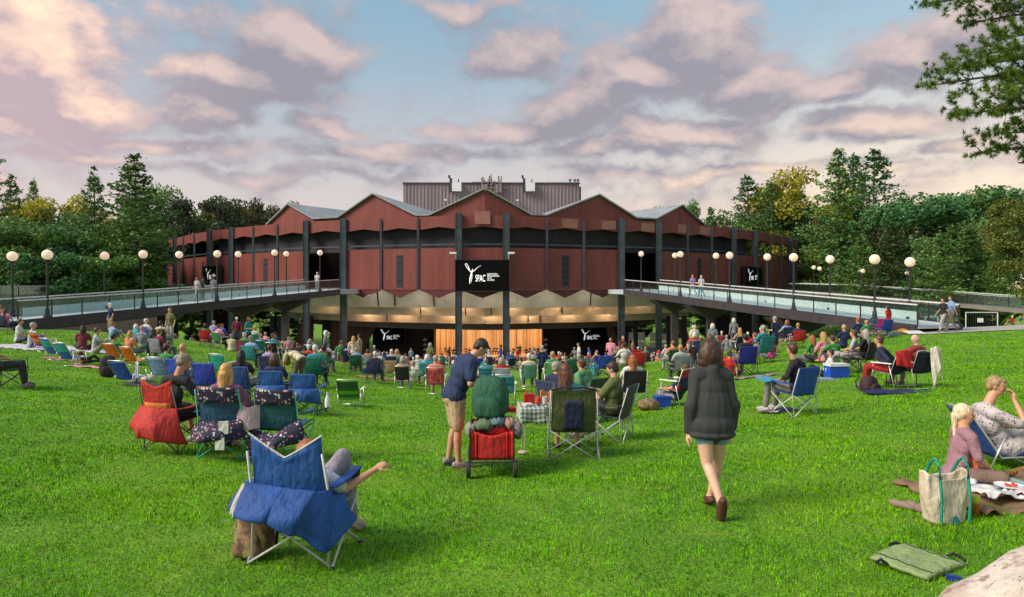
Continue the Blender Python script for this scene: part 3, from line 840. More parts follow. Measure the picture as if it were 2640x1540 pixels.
# upper gallery floor (behind the wall panels)
mb = MB()
F0 = [fac(o, .5) for o in STATIONS]; F1 = [hubp(p, .30) for p in F0]
for i in range(N - 1):
    v = []
    for p in (F0[i], F0[i + 1], F1[i + 1], F1[i]): v += [(p.x, p.y, zb(-.24)), (p.x, p.y, zb(-.10))]
    mb.add(v, [(0, 2, 4, 6), (1, 7, 5, 3), (0, 1, 3, 2), (2, 3, 5, 4), (4, 5, 7, 6), (6, 7, 1, 0)])
tb(mb, 'gallery_floor', M_greybeam)
for i in range(N - 1):      # back wall of the gallery
    a, b2 = fac(STATIONS[i], 9), fac(STATIONS[i + 1], 9)
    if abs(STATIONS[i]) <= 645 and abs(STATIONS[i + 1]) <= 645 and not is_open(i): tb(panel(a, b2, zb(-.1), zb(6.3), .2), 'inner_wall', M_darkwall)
# stage house
def wb(x0, x1, y0, y1, z0, z1, name, mat): return tb(MB().box(((x0 + x1) / 2, (y0 + y1) / 2, (z0 + z1) / 2), (x1 - x0, y1 - y0, z1 - z0)), name, mat)
YS = 110.0
def wx(px, Y): return (px - 1320) / FPX * Y
def wz(py, Y): return HC - (py - 740) / FPX * Y
sh = wb(wx(1040, YS), wx(1493, YS), YS, YS + 16, wz(620, YS), wz(474, YS), 'stage_house', M_ribbed)
cp = wb(wx(1038, YS), wx(1495, YS), YS - .2, YS + 16.2, wz(474, YS), wz(471, YS), 'coping', M_steel)
wb(wx(1493, YS), wx(1499, YS), YS + .6, YS + 15, wz(620, YS), wz(480, YS), 'stage_house', M_ribbed)
for px in (1178, 1367):
    y = YS - .35
    wb(wx(px - 12, y), wx(px + 12, y), y - .5, y + .3, wz(494, y), wz(472, y), 'equipment_cabinet', M_white)
    wb(wx(px - 17, y), wx(px - 12.5, y), y - .2, y + .3, wz(494, y), wz(460, y), 'equipment_mast', M_steel)
    m = MB(); y = YS - .3
    m.tube([(wx(px - 18, y), y, wz(500, y)), (wx(px - 18, y), y, wz(453, y))], .07, 6); m.tube([(wx(px + 4, y), y, wz(474, y)), (wx(px + 4, y), y, wz(462, y))], .09, 6); m.box((wx(px - 20, y), y, wz(456, y)), (.3, .2, .5))
    tb(m, 'antenna', M_steel)
m = MB(); y = YS - .6
m.box((wx(1250, y), y, wz(470, y)), (4.2, .12, .12)); m.box((wx(1270, y), y, wz(484, y)), (5.0, .2, .15))
for px, y0, y1 in ((1243, 458, 500), (1250, 464, 500), (1258, 462, 500), (1266, 449, 500), (1276, 466, 500), (1285, 458, 500), (1292, 455, 500)):
    m.tube([(wx(px, y), y, wz(y1, y)), (wx(px, y), y, wz(y0, y))], .09, 6)
for px, py in ((1246, 465), (1262, 462), (1268, 470), (1286, 462), (1291, 472)): m.box((wx(px, y), y - .15, wz(py, y)), (.22, .15, .95))
for px, py in ((1236, 460), (1240, 457)): m.beam((wx(px, y), y, wz(py + 6, y)), (wx(px + 5, y), y, wz(py, y)), .05, .05)
tb(m, 'antenna_mast', M_greybeam)
for px in (1249, 1286):
    wb(wx(px - 9, y), wx(px + 9, y), y - .2, y + .2, wz(497, y), wz(476, y), 'equipment_cabinet', M_ribbed)
for px, py in ((1149, 516), (1334, 517)):
    wb(wx(px - 3, y), wx(px + 3, y), y - .3, y + .3, wz(py + 2, y), wz(py - 2, y), 'floodlight', M_white)
for px in (1470, 1482, 1490): tb(MB().tube([(wx(px, y), y, wz(474, y)), (wx(px, y), y, wz(463, y))], .08, 6).box((wx(px, y), y, wz(465, y)), (.4, .2, .3)), 'camera_mast', M_steel)

# inside: floor, stage, side walls
YB = 102.0
wb(wx(1120, YB) - .4, wx(1400, YB) + .4, YB - 1, YB + 11, gz(BCX, YB) - .5, wz(923, YB), 'stage_floor', M_darkwall)
wb(wx(1120, YB), wx(1400, YB), YB, YB + 10, wz(923, YB) + .005, wz(922, YB) + .05, 'stage_deck', M_wood)
stg = MB(); nb = 12
for i in range(nb):                      # shell wall of upright wood boards bowing back
    t0, t1 = i / nb, (i + 1) / nb
    def sp(t): return (wx(1122, YB) + (wx(1398, YB) - wx(1122, YB)) * (.5 - .5 * math.cos(math.pi * t)), YB + 1 + 7.5 * math.sin(math.pi * t) ** .6)
    a, b2 = sp(t0), sp(t1)
    panel(a, b2, wz(922, YB), wz(826, YB), .2, stg)
    if i: stg.box((a[0], a[1] - .12, (wz(922, YB) + wz(826, YB)) / 2), (.35, .35, wz(826, YB) - wz(922, YB)))
tb(stg, 'stage_shell', M_wood)
wb(wx(1118, YB), wx(1402, YB), YB + .2, YB + 9.5, wz(826, YB), wz(824, YB), 'stage_ceiling', M_wood)
wb(wx(1098, YB), wx(1420, YB), YB - .6, YB - .2, wz(838, YB), wz(815, YB), 'proscenium', M_greybeam)
wb(wx(962, YB), wx(1119, YB), YB - .4, YB, gz(BCX, YB), wz(820, YB), 'stage_side_wall', M_darkwall)
wb(wx(1401, YB), wx(1590, YB), YB - .4, YB, gz(BCX, YB), wz(820, YB), 'stage_side_wall', M_darkwall)
wb(wx(1105, YB), wx(1121, YB), YB - .9, YB - .41, gz(BCX, YB), wz(830, YB), 'proscenium', M_void)
wb(wx(1399, YB), wx(1414, YB), YB - .9, YB - .41, gz(BCX, YB), wz(830, YB), 'proscenium', M_void)
wb(wx(868, YB), wx(962, YB), YB - 3, YB - 2.6, gz(BCX, YB), wz(815, YB), 'timber_wall', M_brownwall)
wb(wx(1560, YB), wx(1620, YB), YB - 3, YB - 2.6, gz(BCX, YB), wz(815, YB), 'timber_wall', M_darkwall)
wb(wx(842, YB), wx(868, YB), YB - 2.4, YB - 1, gz(BCX, YB), wz(815, YB), 'timber_wall', M_darkwall)
for s, px0, px1, y0, y1 in ((1, 962, 932, 836, 895), (1, 1568, 1588, 836, 895), (1, 785, 765, 836, 905), (1, 1755, 1772, 830, 895)):
    y = YB - 3.4
    tb(MB().beam((wx(px0, y), y, wz(y0, y)), (wx(px1, y), y, wz(y1, y)), 1.1, .3, (0, 1, 0)), 'brace', M_brownwall)
for px in (540, 720, 700, 1640, 1725, 1765, 800):      # inner posts
    y = 96; wb(wx(px - 5, y), wx(px + 5, y), y, y + .6, gz(wx(px, y), y) - .5, wz(815, y), 'inner_post', M_void)
for px, w_ in ((575, 50), (2070, 0), (1900, 60), (640, 0)):
    if w_:
        y = 108; wb(wx(px - w_, y), wx(px + w_, y), y, y + .5, gz(wx(px, y), y) - 1, wz(812, y), 'service_wall', M_darkwall)
# line of lettering-like vertical speaker banners beside the stage
# lamps under the ceiling
for k, (o, back, z) in enumerate([(-386, 4.0, -1.3), (-200, 5.2, -1.6), (-60, 5.2, -1.6), (90, 5.2, -1.6), (230, 5.2, -1.6), (344, 4.4, -1.5), (410, 4.0, -1.4), (-480, 4.5, -1.5), (490, 4.5, -1.5), (-300, 9.0, -2.6), (-130, 9.0, -2.6), (20, 9, -2.6), (160, 9, -2.6), (300, 9, -2.6), (-420, 9, -2.6), (430, 9, -2.6)]):
    p = fac(o, back)
    z = HC + z * K
    tb(MB().lathe([(.05, .25), (.18, .22), (.2, 0)], (p.x, p.y, z)), 'downlight_or_fill', M_bulb)
    L = bpy.data.lights.new('downlight_or_fill_glow', 'POINT'); L.energy = 210 if k < 9 else 210; L.color = (1.0, .62, .30); L.shadow_soft_size = .25
    lo = bpy.data.objects.new('downlight_or_fill_glow', L); C.objects.link(lo); lo.location = (p.x, p.y - .3, z - .2)
for o in (-300, -190, -90, 0, 90, 190, 300):  # added fill lights for the front baffle; their small fixtures are made up
    p = fac(o, .9); z = HC - 1.25 * K
    tb(MB().lathe([(.03, .2), (.07, .18), (.08, 0)], (p.x, p.y, z)), 'downlight_or_fill', M_greybeam)
    L = bpy.data.lights.new('downlight_or_fill_glow', 'POINT'); L.energy = 42; L.color = (1.0, .88, .78); L.shadow_soft_size = .3
    lo = bpy.data.objects.new('downlight_or_fill_glow', L); C.objects.link(lo); lo.location = (p.x, p.y - .1, z - .25)
for px in (1180, 1260, 1340):
    L = bpy.data.lights.new('stage_light', 'AREA'); L.energy = 520; L.size = 3.0; L.color = (1.0, .76, .50)
    lo = bpy.data.objects.new('stage_light', L); C.objects.link(lo); lo.location = (wx(px, YB + 2), YB + 2.2, wz(832, YB)); lo.rotation_euler = (R(25), 0, 0)
for px, py, Y in ((871, 759, 78), (1614, 760, 78)):
    tb(MB().ball((wx(px, Y), Y, wz(py, Y)), .13, 8, 6), 'bulb', M_bulb)
# indoor seating floor, widened and coloured dark to carry the undercroft shade
mb = MB()
xs = np.linspace(-66, 60, 40); ys_ = np.linspace(73.5, 128, 16)
for i in range(39):
    for j in range(15):
        if abs((xs[i] + xs[i + 1]) / 2 - BCX) > 26 + (ys_[j] - 80) * .9: continue
        q = [(xs[i], ys_[j]), (xs[i + 1], ys_[j]), (xs[i + 1], ys_[j + 1]), (xs[i], ys_[j + 1])]
        mb.add([(x, y, gz(x, y) + .03) for x, y in q], [(0, 1, 2, 3)])
seat_floor = mb.build('seating_floor', simple('dark floor', (.03, .028, .03), .7)); tag(seat_floor, kind='structure')
# white seats/panels seen on the right under the roof
pal = MB()
for k, (x0, x1, y0, y1) in enumerate(((1621, 1662, 857, 878), (1621, 1664, 882, 896), (1676, 1690, 858, 880), (1622, 1664, 900, 908), (1676, 1720, 884, 896), (1694, 1722, 860, 878))):
    y = 99 + k * .3; pal.box((wx((x0 + x1) / 2, y), y, wz((y0 + y1) / 2, y)), (wx(x1, y) - wx(x0, y), .15, wz(y0, y) - wz(y1, y)))
for px in (1621, 1662, 1692, 1722): pal.box((wx(px, 99), 99, (gz(wx(px, 99), 99) + wz(857, 99)) / 2), (.15, .15, wz(857, 99) - gz(wx(px, 99), 99)))
tag(pal.build('panel_rack', M_white), 'rack of white panels under the right wing behind the columns', 'rack')

# ------------------------------------------------------------------ screens
FONT = bpy.data.fonts.load('<builtin>') if False else None
def text_mesh(s, size, mat, name='lettering', align='LEFT', space=1.0, lines=1.0):
    cu = bpy.data.curves.new(name, 'FONT'); cu.body = s; cu.size = size; cu.extrude = .004 * size; cu.align_x = align; cu.space_character = space; cu.space_line = lines
    o = bpy.data.objects.new(name, cu); C.objects.link(o)
    dg = bpy.context.evaluated_depsgraph_get(); me = bpy.data.meshes.new_from_object(o.evaluated_get(dg))
    bpy.data.objects.remove(o); me.materials.clear(); me.materials.append(mat); return me
def screen(name, loc, w_, h, label, rotz=0.0, bright=M_logo):
    """loc = centre of the face; faces -Y before rotz"""
    root = empty(name, loc, rotz); tag(root, uniq(label), 'screen', None)
    MB().box((0, .15, 0), (w_, .28, h)).build('panel', M_screen, root)
    fr = MB()
    for s in (-1, 1):
        fr.box((0, .12, s * (h / 2 + .05)), (w_ + .2, .34, .1)); fr.box((s * (w_ / 2 + .05), .12, 0), (.1, .34, h))
    fr.build('frame', M_steel_dark, root)
    u = h
    t = link('lettering', text_mesh('SPAC', .215 * u, bright, space=1.0), root, (-.135 * w_, -.012, -.19 * h)); t.rotation_euler = (R(90), 0, 0); t.scale = (.66, 1.45, 1)
    t = link('small_lettering', text_mesh('SARATOGA\nPERFORMING\nARTS\nCENTER', .066 * u, bright, lines=1.0), root, (.085 * w_, -.012, .03 * h)); t.rotation_euler = (R(90), 0, 0)
    em = MB()      # dancer-like swash emblem
    def q(x, z): return (x * w_, -.014, z * h)
    em.tube([q(-.24, -.27), q(-.235, -.1), q(-.205, .08), q(-.185, .22)], [.003 * w_, .010 * w_, .012 * w_, .004 * w_], 6)
    em.tube([q(-.205, .1), q(-.25, .17), q(-.30, .28), q(-.325, .38), q(-.30, .40), q(-.265, .30), q(-.235, .15)], [.006 * w_] * 7, 6)
    em.tube([q(-.205, .1), q(-.15, .17), q(-.09, .27), q(-.03, .33)], [.007 * w_, .006 * w_, .004 * w_, .002 * w_], 6)
    em.tube([q(-.215, .0), q(-.235, -.12), q(-.215, -.22), q(-.20, -.1), q(-.195, .05)], [.005 * w_] * 5, 6)
    for i, v in enumerate(em.v): em.v[i] = (v[0], -.014 + (v[1] + .014) * .1, v[2])
    em.build('emblem', bright, root)
    return root
yc = doff(0) - .75
screen('video_screen', (wx(1244, yc), yc, wz(711, yc)), (1313 - 1175) / FPX * yc, (751 - 672) / FPX * yc, 'large black screen hung at the centre of the red facade')
for px in (1175, 1312):
    y = yc
    m = MB().tube([(wx(px, y), y + .5, wz(668, y)), (wx(px, y), y - .3, wz(656, y)), (wx(px - 9 if px < 1244 else px + 9, y), y - .3, wz(655, y))], .07, 6).box((wx(px - 6 if px < 1244 else px + 6, y), y - .35, wz(653, y)), (.75, .5, .2))
    tb(m, 'screen_floodlight', M_white)
y = YB - 1.3
screen('video_screen', (wx(1007, y), y, wz(867, y)), 77 / FPX * y, 44 / FPX * y, 'small black screen on the dark wall left of the lit stage')
screen('video_screen', (wx(1523, y), y, wz(867, y)), 72 / FPX * y, 44 / FPX * y, 'small black screen on the dark wall right of the lit stage')
for s, lab in ((-1, 'black screen on the left wing wall above the left ramp'), (1, 'black screen on the right wing wall above the right ramp')):
    o = s * 690; p = fac(o, -.5); a, b2 = fac(s * 660), fac(s * 720)
    d = (b2 - a) if s > 0 else (a - b2)
    yy = p.y
    screen('video_screen', (p.x, p.y, wz(711 if s < 0 else 713, yy)), 5.6, 47 / FPX * yy, lab, math.atan2(d.y, d.x))
# speaker stacks with stacked lettering-like lights beside the stage
for px, lab in ((1096, 'tall dark loudspeaker column left of the lit stage'), (1407, 'tall dark loudspeaker column right of the lit stage')):
    y = YB - 1.8; r = empty('loudspeaker_column', (wx(px, y), y, wz(935, y))); tag(r, lab, 'loudspeaker', None)
    hh = wz(868, y) - wz(935, y)
    MB().box((0, 0, hh / 2), (.75, .7, hh)).build('cabinet', M_void, r)
    for k in range(5): MB().box((0, -.37, hh * (.12 + .19 * k)), (.5, .04, hh * .05)).box((0, -.38, hh * (.15 + .19 * k)), (.12, .04, hh * .08)).build('label_plate', M_white, r)
# orchestra on stage
for k in range(26):
    pass
# ================================================================== ramps, lamps, paths
M_deck = simple('pale deck', (.42, .47, .52), .6, nscale=1.2, lo=.9, hi=1.08)
M_glass, nt, b = newmat('railing glass')
tr = NN(nt, 'ShaderNodeBsdfTransparent'); tr.inputs[0].default_value = (.80, .90, .88, 1)
gl = NN(nt, 'ShaderNodeBsdfGlossy'); gl.inputs['Roughness'].default_value = .22; gl.inputs[0].default_value = (.95, 1, 1, 1)
fr = NN(nt, 'ShaderNodeFresnel'); fr.inputs[0].default_value = 1.45
mx = NN(nt, 'ShaderNodeMixShader'); mx.inputs[0].default_value = .13; nt.links.new(tr.outputs[0], mx.inputs[1]); nt.links.new(gl.outputs[0], mx.inputs[2])
nt.links.new(mx.outputs[0], nt.nodes['Material Output'].inputs[0])
M_rail = simple('light handrail', (.70, .71, .72), .4, .2)
M_beam = simple('ramp girder', (.040, .034, .042), .55, nscale=1.2, lo=.75, hi=1.25)
M_tan = simple('tan concrete', (.20, .14, .10), .85, nscale=1, lo=.75, hi=1.2, bs=.3)

def local(mb, o): mb.v = [(a[0] - o.x, a[1] - o.y, a[2] - o.z) for a in mb.v]; return mb
def railing(root, pts, parent_loc, every=2.0, h=1.05, glassy=True, post_r=.035):
    """posts, glass panes and a handrail along 3-D base points"""
    pts = [Vector(p) for p in pts]
    seg = []; tot = 0
    for i in range(len(pts) - 1): seg.append((tot, (pts[i + 1] - pts[i]).length)); tot += seg[-1][1]
    def along(s):
        for i, (s0, L) in enumerate(seg):
            if s <= s0 + L or i == len(seg) - 1: return pts[i] + (pts[i + 1] - pts[i]) * ((s - s0) / L)
    n = max(1, round(tot / every)); q = [along(tot * i / n) for i in range(n + 1)]
    for p in q: local(MB().box((p.x, p.y, p.z + h / 2), (.05, .07, h)), parent_loc).build('railing_post', M_steel_dark, root)
    m = MB()
    for i in range(n): m.beam(q[i] + Vector((0, 0, h)), q[i + 1] + Vector((0, 0, h)), .09, .07)
    local(m, parent_loc).build('handrail', M_rail, root)
    if glassy:
        for i in range(n):
            d = (q[i + 1] - q[i]).normalized() * .06
            m = MB().beam(q[i] + d + Vector((0, 0, h / 2 + .02)), q[i + 1] - d + Vector((0, 0, h / 2 + .02)), .012, h - .2)
            local(m, parent_loc).build('glass_pane', M_glass, root)
def ramp(s, A, B, z0, z1, w0, w1, label, flat):
    root = empty('access_ramp', (A[0], A[1], z0)); tag(root, label, 'ramp'); L = Vector(root.location)
    A = Vector(A); B = Vector(B); d = (B - A).normalized(); n = Vector((-d.y, d.x)) * (1 if s < 0 else -1)   # n points away from the lawn side
    NSEG = 14
    near, far = [], []
    for i in range(NSEG + 1):
        t = i / NSEG; p = A + (B - A) * t; z = z0 + (z1 - z0) * t; w = w0 + (w1 - w0) * t
        near.append(Vector((p.x, p.y, z))); q = p + n * w; far.append(Vector((q.x, q.y, z)))
    m = MB()
    for i in range(NSEG):
        v = []
        for p in (near[i], near[i + 1], far[i + 1], far[i]): v += [tuple(p), (p.x, p.y, p.z - .18)]
        m.add(v, [(0, 2, 4, 6), (1, 7, 5, 3), (0, 1, 3, 2), (2, 3, 5, 4), (4, 5, 7, 6), (6, 7, 1, 0)])
    local(m, L).build('deck', M_deck, root)
    for side, off in ((near, -.12), (far, .12)):
        m = MB()
        for i in range(NSEG):
            a, b2 = side[i] + Vector((n.x, n.y, 0)) * off, side[i + 1] + Vector((n.x, n.y, 0)) * off
            m.beam(a + Vector((0, 0, -.28)), b2 + Vector((0, 0, -.28)), .2, .62)
        local(m, L).build('girder', M_beam, root)
    railing(root, near, L); railing(root, far, L)
    m = MB()
    for i in range(NSEG):
        o_ = Vector((n.x, n.y, 0)) * -.12
        if i == 0: continue
        m.beam(far[i] + o_ + Vector((0, 0, .23)), far[i + 1] + o_ + Vector((0, 0, .23)), .05, .46)
    local(m, L).build('kick_panel', simple('pale kick panel', (.68, .72, .74), .6), root)
    # piers with a spread capital
    for t in (.30, .62, .80):
        p = A + (B - A) * t; z = z0 + (z1 - z0) * t; w = w0 + (w1 - w0) * t; q = p + n * w * .5
        g = gz(q.x, q.y)
        m = MB().box((q.x, q.y, (z - .9 + g - .5) / 2), (.62, .6, z - .9 - g + .5))
        v = []
        for zz, hw in ((z - .62, 2.4), (z - .95, 2.0), (z - 1.7, .32)):
            for sx, sy in ((-1, -1), (1, -1), (1, 1), (-1, 1)): v.append((q.x + sx * hw * d.y * 0 + sx * hw, q.y + sy * .45, zz))
        m.add(v, [(0, 1, 5, 4), (1, 2, 6, 5), (2, 3, 7, 6), (3, 0, 4, 7), (4, 5, 9, 8), (5, 6, 10, 9), (6, 7, 11, 10), (7, 4, 8, 11), (3, 2, 1, 0), (8, 9, 10, 11)])
        local(m, L).build('pier', M_beam, root)
    return near, far
LN, LF = ramp(-1, (-26.2, 36.0), (-18.4, 72.0), HC - 1.79, HC - .28, 2.6, 4.0, 'long glass sided ramp rising to the left of the theatre', True)
RN, RF = ramp(1, (20.8, 34.8), (12.0, 72.0), HC - 1.97, HC - .30, 2.6, 4.0, 'long glass sided ramp rising to the right of the theatre', True)
# landing between ramp and facade
for s, near, far in ((-1, LN, LF), (1, RN, RF)):
    a, b2 = near[-1], far[-1]; o1, o2 = fac(s * 357, 8.5), fac(s * 453, 8.5)
    m = MB(); v = []
    for p in ((a.x, a.y), (o1.x, o1.y), (o2.x, o2.y), (b2.x, b2.y)): v += [(p[0], p[1], a.z - .002), (p[0], p[1], a.z - .5)]
    m.add(v, [(0, 2, 4, 6), (1, 7, 5, 3), (0, 1, 3, 2), (2, 3, 5, 4), (4, 5, 7, 6), (6, 7, 1, 0)])
    tb(m, 'landing', M_deck)

GLOBE = MB().ball((0, 0, 0), .275, 24, 16).mesh('globe', M_globe, True)
def lamp(loc, h, label, group, r=1.0):
    o = empty('globe_lamp', loc); tag(o, uniq(label), 'street lamp', group)
    MB().lathe([(.20, 0), (.20, .10), (.13, .16), (.11, .45), (.075, .55)], n=12).build('base', M_steel_dark, o)
    MB().lathe([(.07, .5), (.055, h - .45), (.09, h - .42), (.10, h - .34), (.14, h - .32), (.14, h - .29)], n=10).build('pole', M_steel_dark, o)
    g = link('globe', GLOBE, o, (0, 0, h), scale=r)
    return o
def on(edge, px):
    for i in range(len(edge) - 1):
        a, b2 = edge[i], edge[i + 1]
        pa = 1320 + FPX * a.x / a.y; pb = 1320 + FPX * b2.x / b2.y
        if (pa - px) * (pb - px) <= 0:
            lo, hi = 0.0, 1.0
            f = lambda t: 1320 + FPX * (a.x + (b2.x - a.x) * t) / (a.y + (b2.y - a.y) * t) - px
            for _ in range(30):
                m = (lo + hi) / 2
                if f(lo) * f(m) <= 0: hi = m
                else: lo = m
            return a + (b2 - a) * lo
    e = edge[0] if abs(1320 + FPX * edge[0].x / edge[0].y - px) < abs(1320 + FPX * edge[-1].x / edge[-1].y - px) else edge[-1]
    X = (px - 1320) / FPX * e.y
    return Vector((X, e.y, e.z))
GL = 'globe lamps along the ramps'
ordn = ['first', 'second', 'third', 'fourth', 'fifth']
for k, (px, py) in enumerate([(122, 657), (369, 656), (560, 655), (708, 652), (825, 652)]):
    p = on(LN, px); lamp(p, HC - (py - 740) / FPX * p.y - p.z, '%s globe lamp from the left on the near rail of the left ramp' % ordn[k], GL)
for k, (px, py) in enumerate([(32, 661), (270, 660), (462, 657), (614, 656), (738, 655)]):
    p = on(LF, px); lamp(p, HC - (py - 740) / FPX * p.y - p.z, '%s globe lamp from the left on the far rail of the left ramp' % ordn[k], GL)
for k, (px, py) in enumerate([(2255, 669), (2046, 664), (1881, 659), (1754, 656), (1653, 655)]):
    p = on(RN, px); lamp(p, HC - (py - 740) / FPX * p.y - p.z, '%s globe lamp from the right on the near rail of the right ramp' % ordn[k], GL)
for k, (px, py) in enumerate([(2346, 676), (2140, 669), (1978, 663), (1846, 660), (1740, 659)]):
    p = on(RF, px); lamp(p, HC - (py - 740) / FPX * p.y - p.z, '%s globe lamp from the right on the far rail of the right ramp' % ordn[k], GL)
# rear walkways
def walkway(pts, w, label):
    L = Vector(pts[0]); root = empty('rear_walkway', L); tag(root, label, 'walkway')
    for i in range(len(pts) - 1):
        a, b2 = Vector(pts[i]), Vector(pts[i + 1])
        local(MB().beam(a + Vector((0, w / 2, -.15)), b2 + Vector((0, w / 2, -.15)), w, .3), L).build('deck', M_greybeam, root)
    railing(root, pts, L, 4.0, 1.1)
    railing(root, [Vector(p) + Vector((0, w, 0)) for p in pts], L, 4.0, 1.1)
def wp(px, py, Y): return (wx(px, Y), Y, wz(py, Y))
walkway([wp(-60, 764, 74), wp(120, 762, 80), wp(300, 757, 88), wp(440, 753, 96)], 3.5, 'level walkway with glass rail behind the left ramp')
walkway([wp(2062, 752, 92), wp(2200, 757, 84), wp(2400, 774, 72), wp(2720, 802, 60)], 3.5, 'sloping walkway with glass rail behind the right ramp')
GL2 = 'distant small globe lamps'
for (px, py, Y, lab) in [(98, 692, 86, 'small far globe lamp between the first two lamps on the left'), (232, 688, 92, 'left one of the small far lamp pair left of the thin trunk'), (241, 686, 95, 'right one of the small far lamp pair left of the thin trunk'),
                         (360, 686, 94, 'left small far lamp under the second near lamp on the left'), (375, 682, 90, 'right small far lamp under the second near lamp on the left'),
                         (2098, 690, 92, 'left small far lamp beside the right end of the building'), (2113, 693, 88, 'right small far lamp beside the right end of the building'), (2217, 697, 86, 'left small far lamp left of the tallest right lamp'), (2225, 699, 82, 'right small far lamp left of the tallest right lamp'),
                         (2339, 704, 84, 'small far lamp just below the outermost near row lamp on the right'), (2460, 711, 82, 'small far lamp above the walkers on the path'), (2576, 722, 78, 'left small far lamp near the right picture edge'), (2585, 720, 80, 'right small far lamp near the right picture edge')]:
    X = wx(px, Y); zb_ = HC - 1.6; lamp((X, Y, zb_), wz(py, Y) - zb_, lab, GL2, .98)
# retaining walls under the ramp starts
def wallblock(name, pts, z_top, z_bot, t, mat, label, cat):
    p0 = Vector((pts[0][0], pts[0][1], z_bot[0])); root_m = MB()
    for i in range(len(pts) - 1):
        a, b2 = Vector(pts[i]), Vector(pts[i + 1]); d = (b2 - a).normalized(); n = Vector((d.y, -d.x)) * t
        v = [(a.x, a.y, z_bot[i]), (b2.x, b2.y, z_bot[i + 1]), (b2.x, b2.y, z_top[i + 1]), (a.x, a.y, z_top[i])]
        v += [(x - n.x, y - n.y, z) for x, y, z in v]
        root_m.add(v, [(0, 1, 2, 3), (7, 6, 5, 4), (0, 4, 5, 1), (1, 5, 6, 2), (2, 6, 7, 3), (3, 7, 4, 0)])
    o = local(root_m, p0).build(name, mat, loc=p0); tag(o, label, cat); return o
def onr(edge, t): 
    i = min(int(t * 14), 13); f = t * 14 - i; return edge[i] + (edge[i + 1] - edge[i]) * f
a0, a1, a2 = onr(LN, 0), onr(LN, .12), onr(LN, .27)
wallblock('retaining_wall', [(a0.x + .2, a0.y), (a1.x + .2, a1.y), (a2.x + .2, a2.y)], [a0.z - .62, a1.z - .62, a2.z - .62], [a0.z - 3, a1.z - 5, a2.z - 5], .4, M_tan, 'tan retaining wall under the start of the left ramp', 'wall')
a0, a1 = onr(RN, 0), onr(RN, .10)
wallblock('retaining_wall', [(a0.x - .2, a0.y - .1), (a1.x - .25, a1.y)], [a0.z - .3, a1.z - .62], [a0.z - 3, a1.z - 4], .4, M_tan, 'tan retaining wall under the start of the right ramp', 'wall')
# paved path running off to the right, and one at the left
def path(name, near, far):
    m = MB(); n = 24
    def ip(pts, t):
        s = t * (len(pts) - 1); i = min(int(s), len(pts) - 2); f = s - i
        return (pts[i][0] + (pts[i + 1][0] - pts[i][0]) * f, pts[i][1] + (pts[i + 1][1] - pts[i][1]) * f)
    def fn(u, v):
        a, b2 = ip(near, u), ip(far, u); x = a[0] + (b2[0] - a[0]) * v; y = a[1] + (b2[1] - a[1]) * v
        return (x, y, gz(x, y) + .035)
    m.grid(fn, n, 6); o = m.build(name, M_concrete, smooth=True); tag(o, kind='structure'); return o
path('path', [(20.6, 33.6), (23.5, 33.9), (29, 34.8), (36, 36.4), (46, 37)], [(18.2, 38.4), (23, 40.4), (29, 41.8), (36, 42.6), (46, 43.4)])
path('path', [(-25.8, 36.2), (-28, 35.6), (-31, 34.6), (-38, 33)], [(-29.2, 38.6), (-31, 38.4), (-34, 37.6), (-42, 36)])
# crowd barrier and grass bank on the right
def barrier(px0, px1, py, h, Y, label):
    x0, x1 = wx(px0, Y), wx(px1, Y); z = gz((x0 + x1) / 2, Y); L = Vector(((x0 + x1) / 2, Y, z)); r = empty('barrier', L); tag(r, label, 'barrier')
    W = (x1 - x0) / 2; m = MB()
    m.tube([(-W, 0, .15), (-W, 0, h)], .03, 6); m.tube([(W, 0, .15), (W, 0, h)], .03, 6); m.tube([(-W, 0, h), (W, 0, h)], .03, 6); m.tube([(-W, 0, .2), (W, 0, .2)], .03, 6)
    m.build('frame', M_rail, r)
    m = MB()
    k = int(W * 2 / .14)
    for i in range(1, k): m.tube([(-W + 2 * W * i / k, 0, .2), (-W + 2 * W * i / k, 0, h)], .010, 4)
    m.build('bars', M_steel_dark, r)
    m = MB(); m.box((-W * .8, 0, .08), (.06, .6, .06)); m.box((W * .8, 0, .08), (.06, .6, .06)); m.build('foot', M_rail, r)
    MB().box((-.1, -.03, h * .6), (.35, .02, .25)).build('notice', M_white, r)
    return r
barrier(2490, 2572, 832, 1.15, 40.5, 'grey crowd barrier on the path at the right')
barrier(2386, 2418, 832, .85, 39.5, 'low short barrier rail behind the walking couple')
bk = MB().grid(lambda u, v: (28.5 + u * 14, 44 + v * 9, gz(28.5 + u * 14, 44 + v * 9) - .1 + 1.1 * math.sin(math.pi * v) * min(1, u * 2.2)), 16, 8)
o = bk.build('grass_bank', bpy.data.materials['lawn'], smooth=True); tag(o, kind='structure')

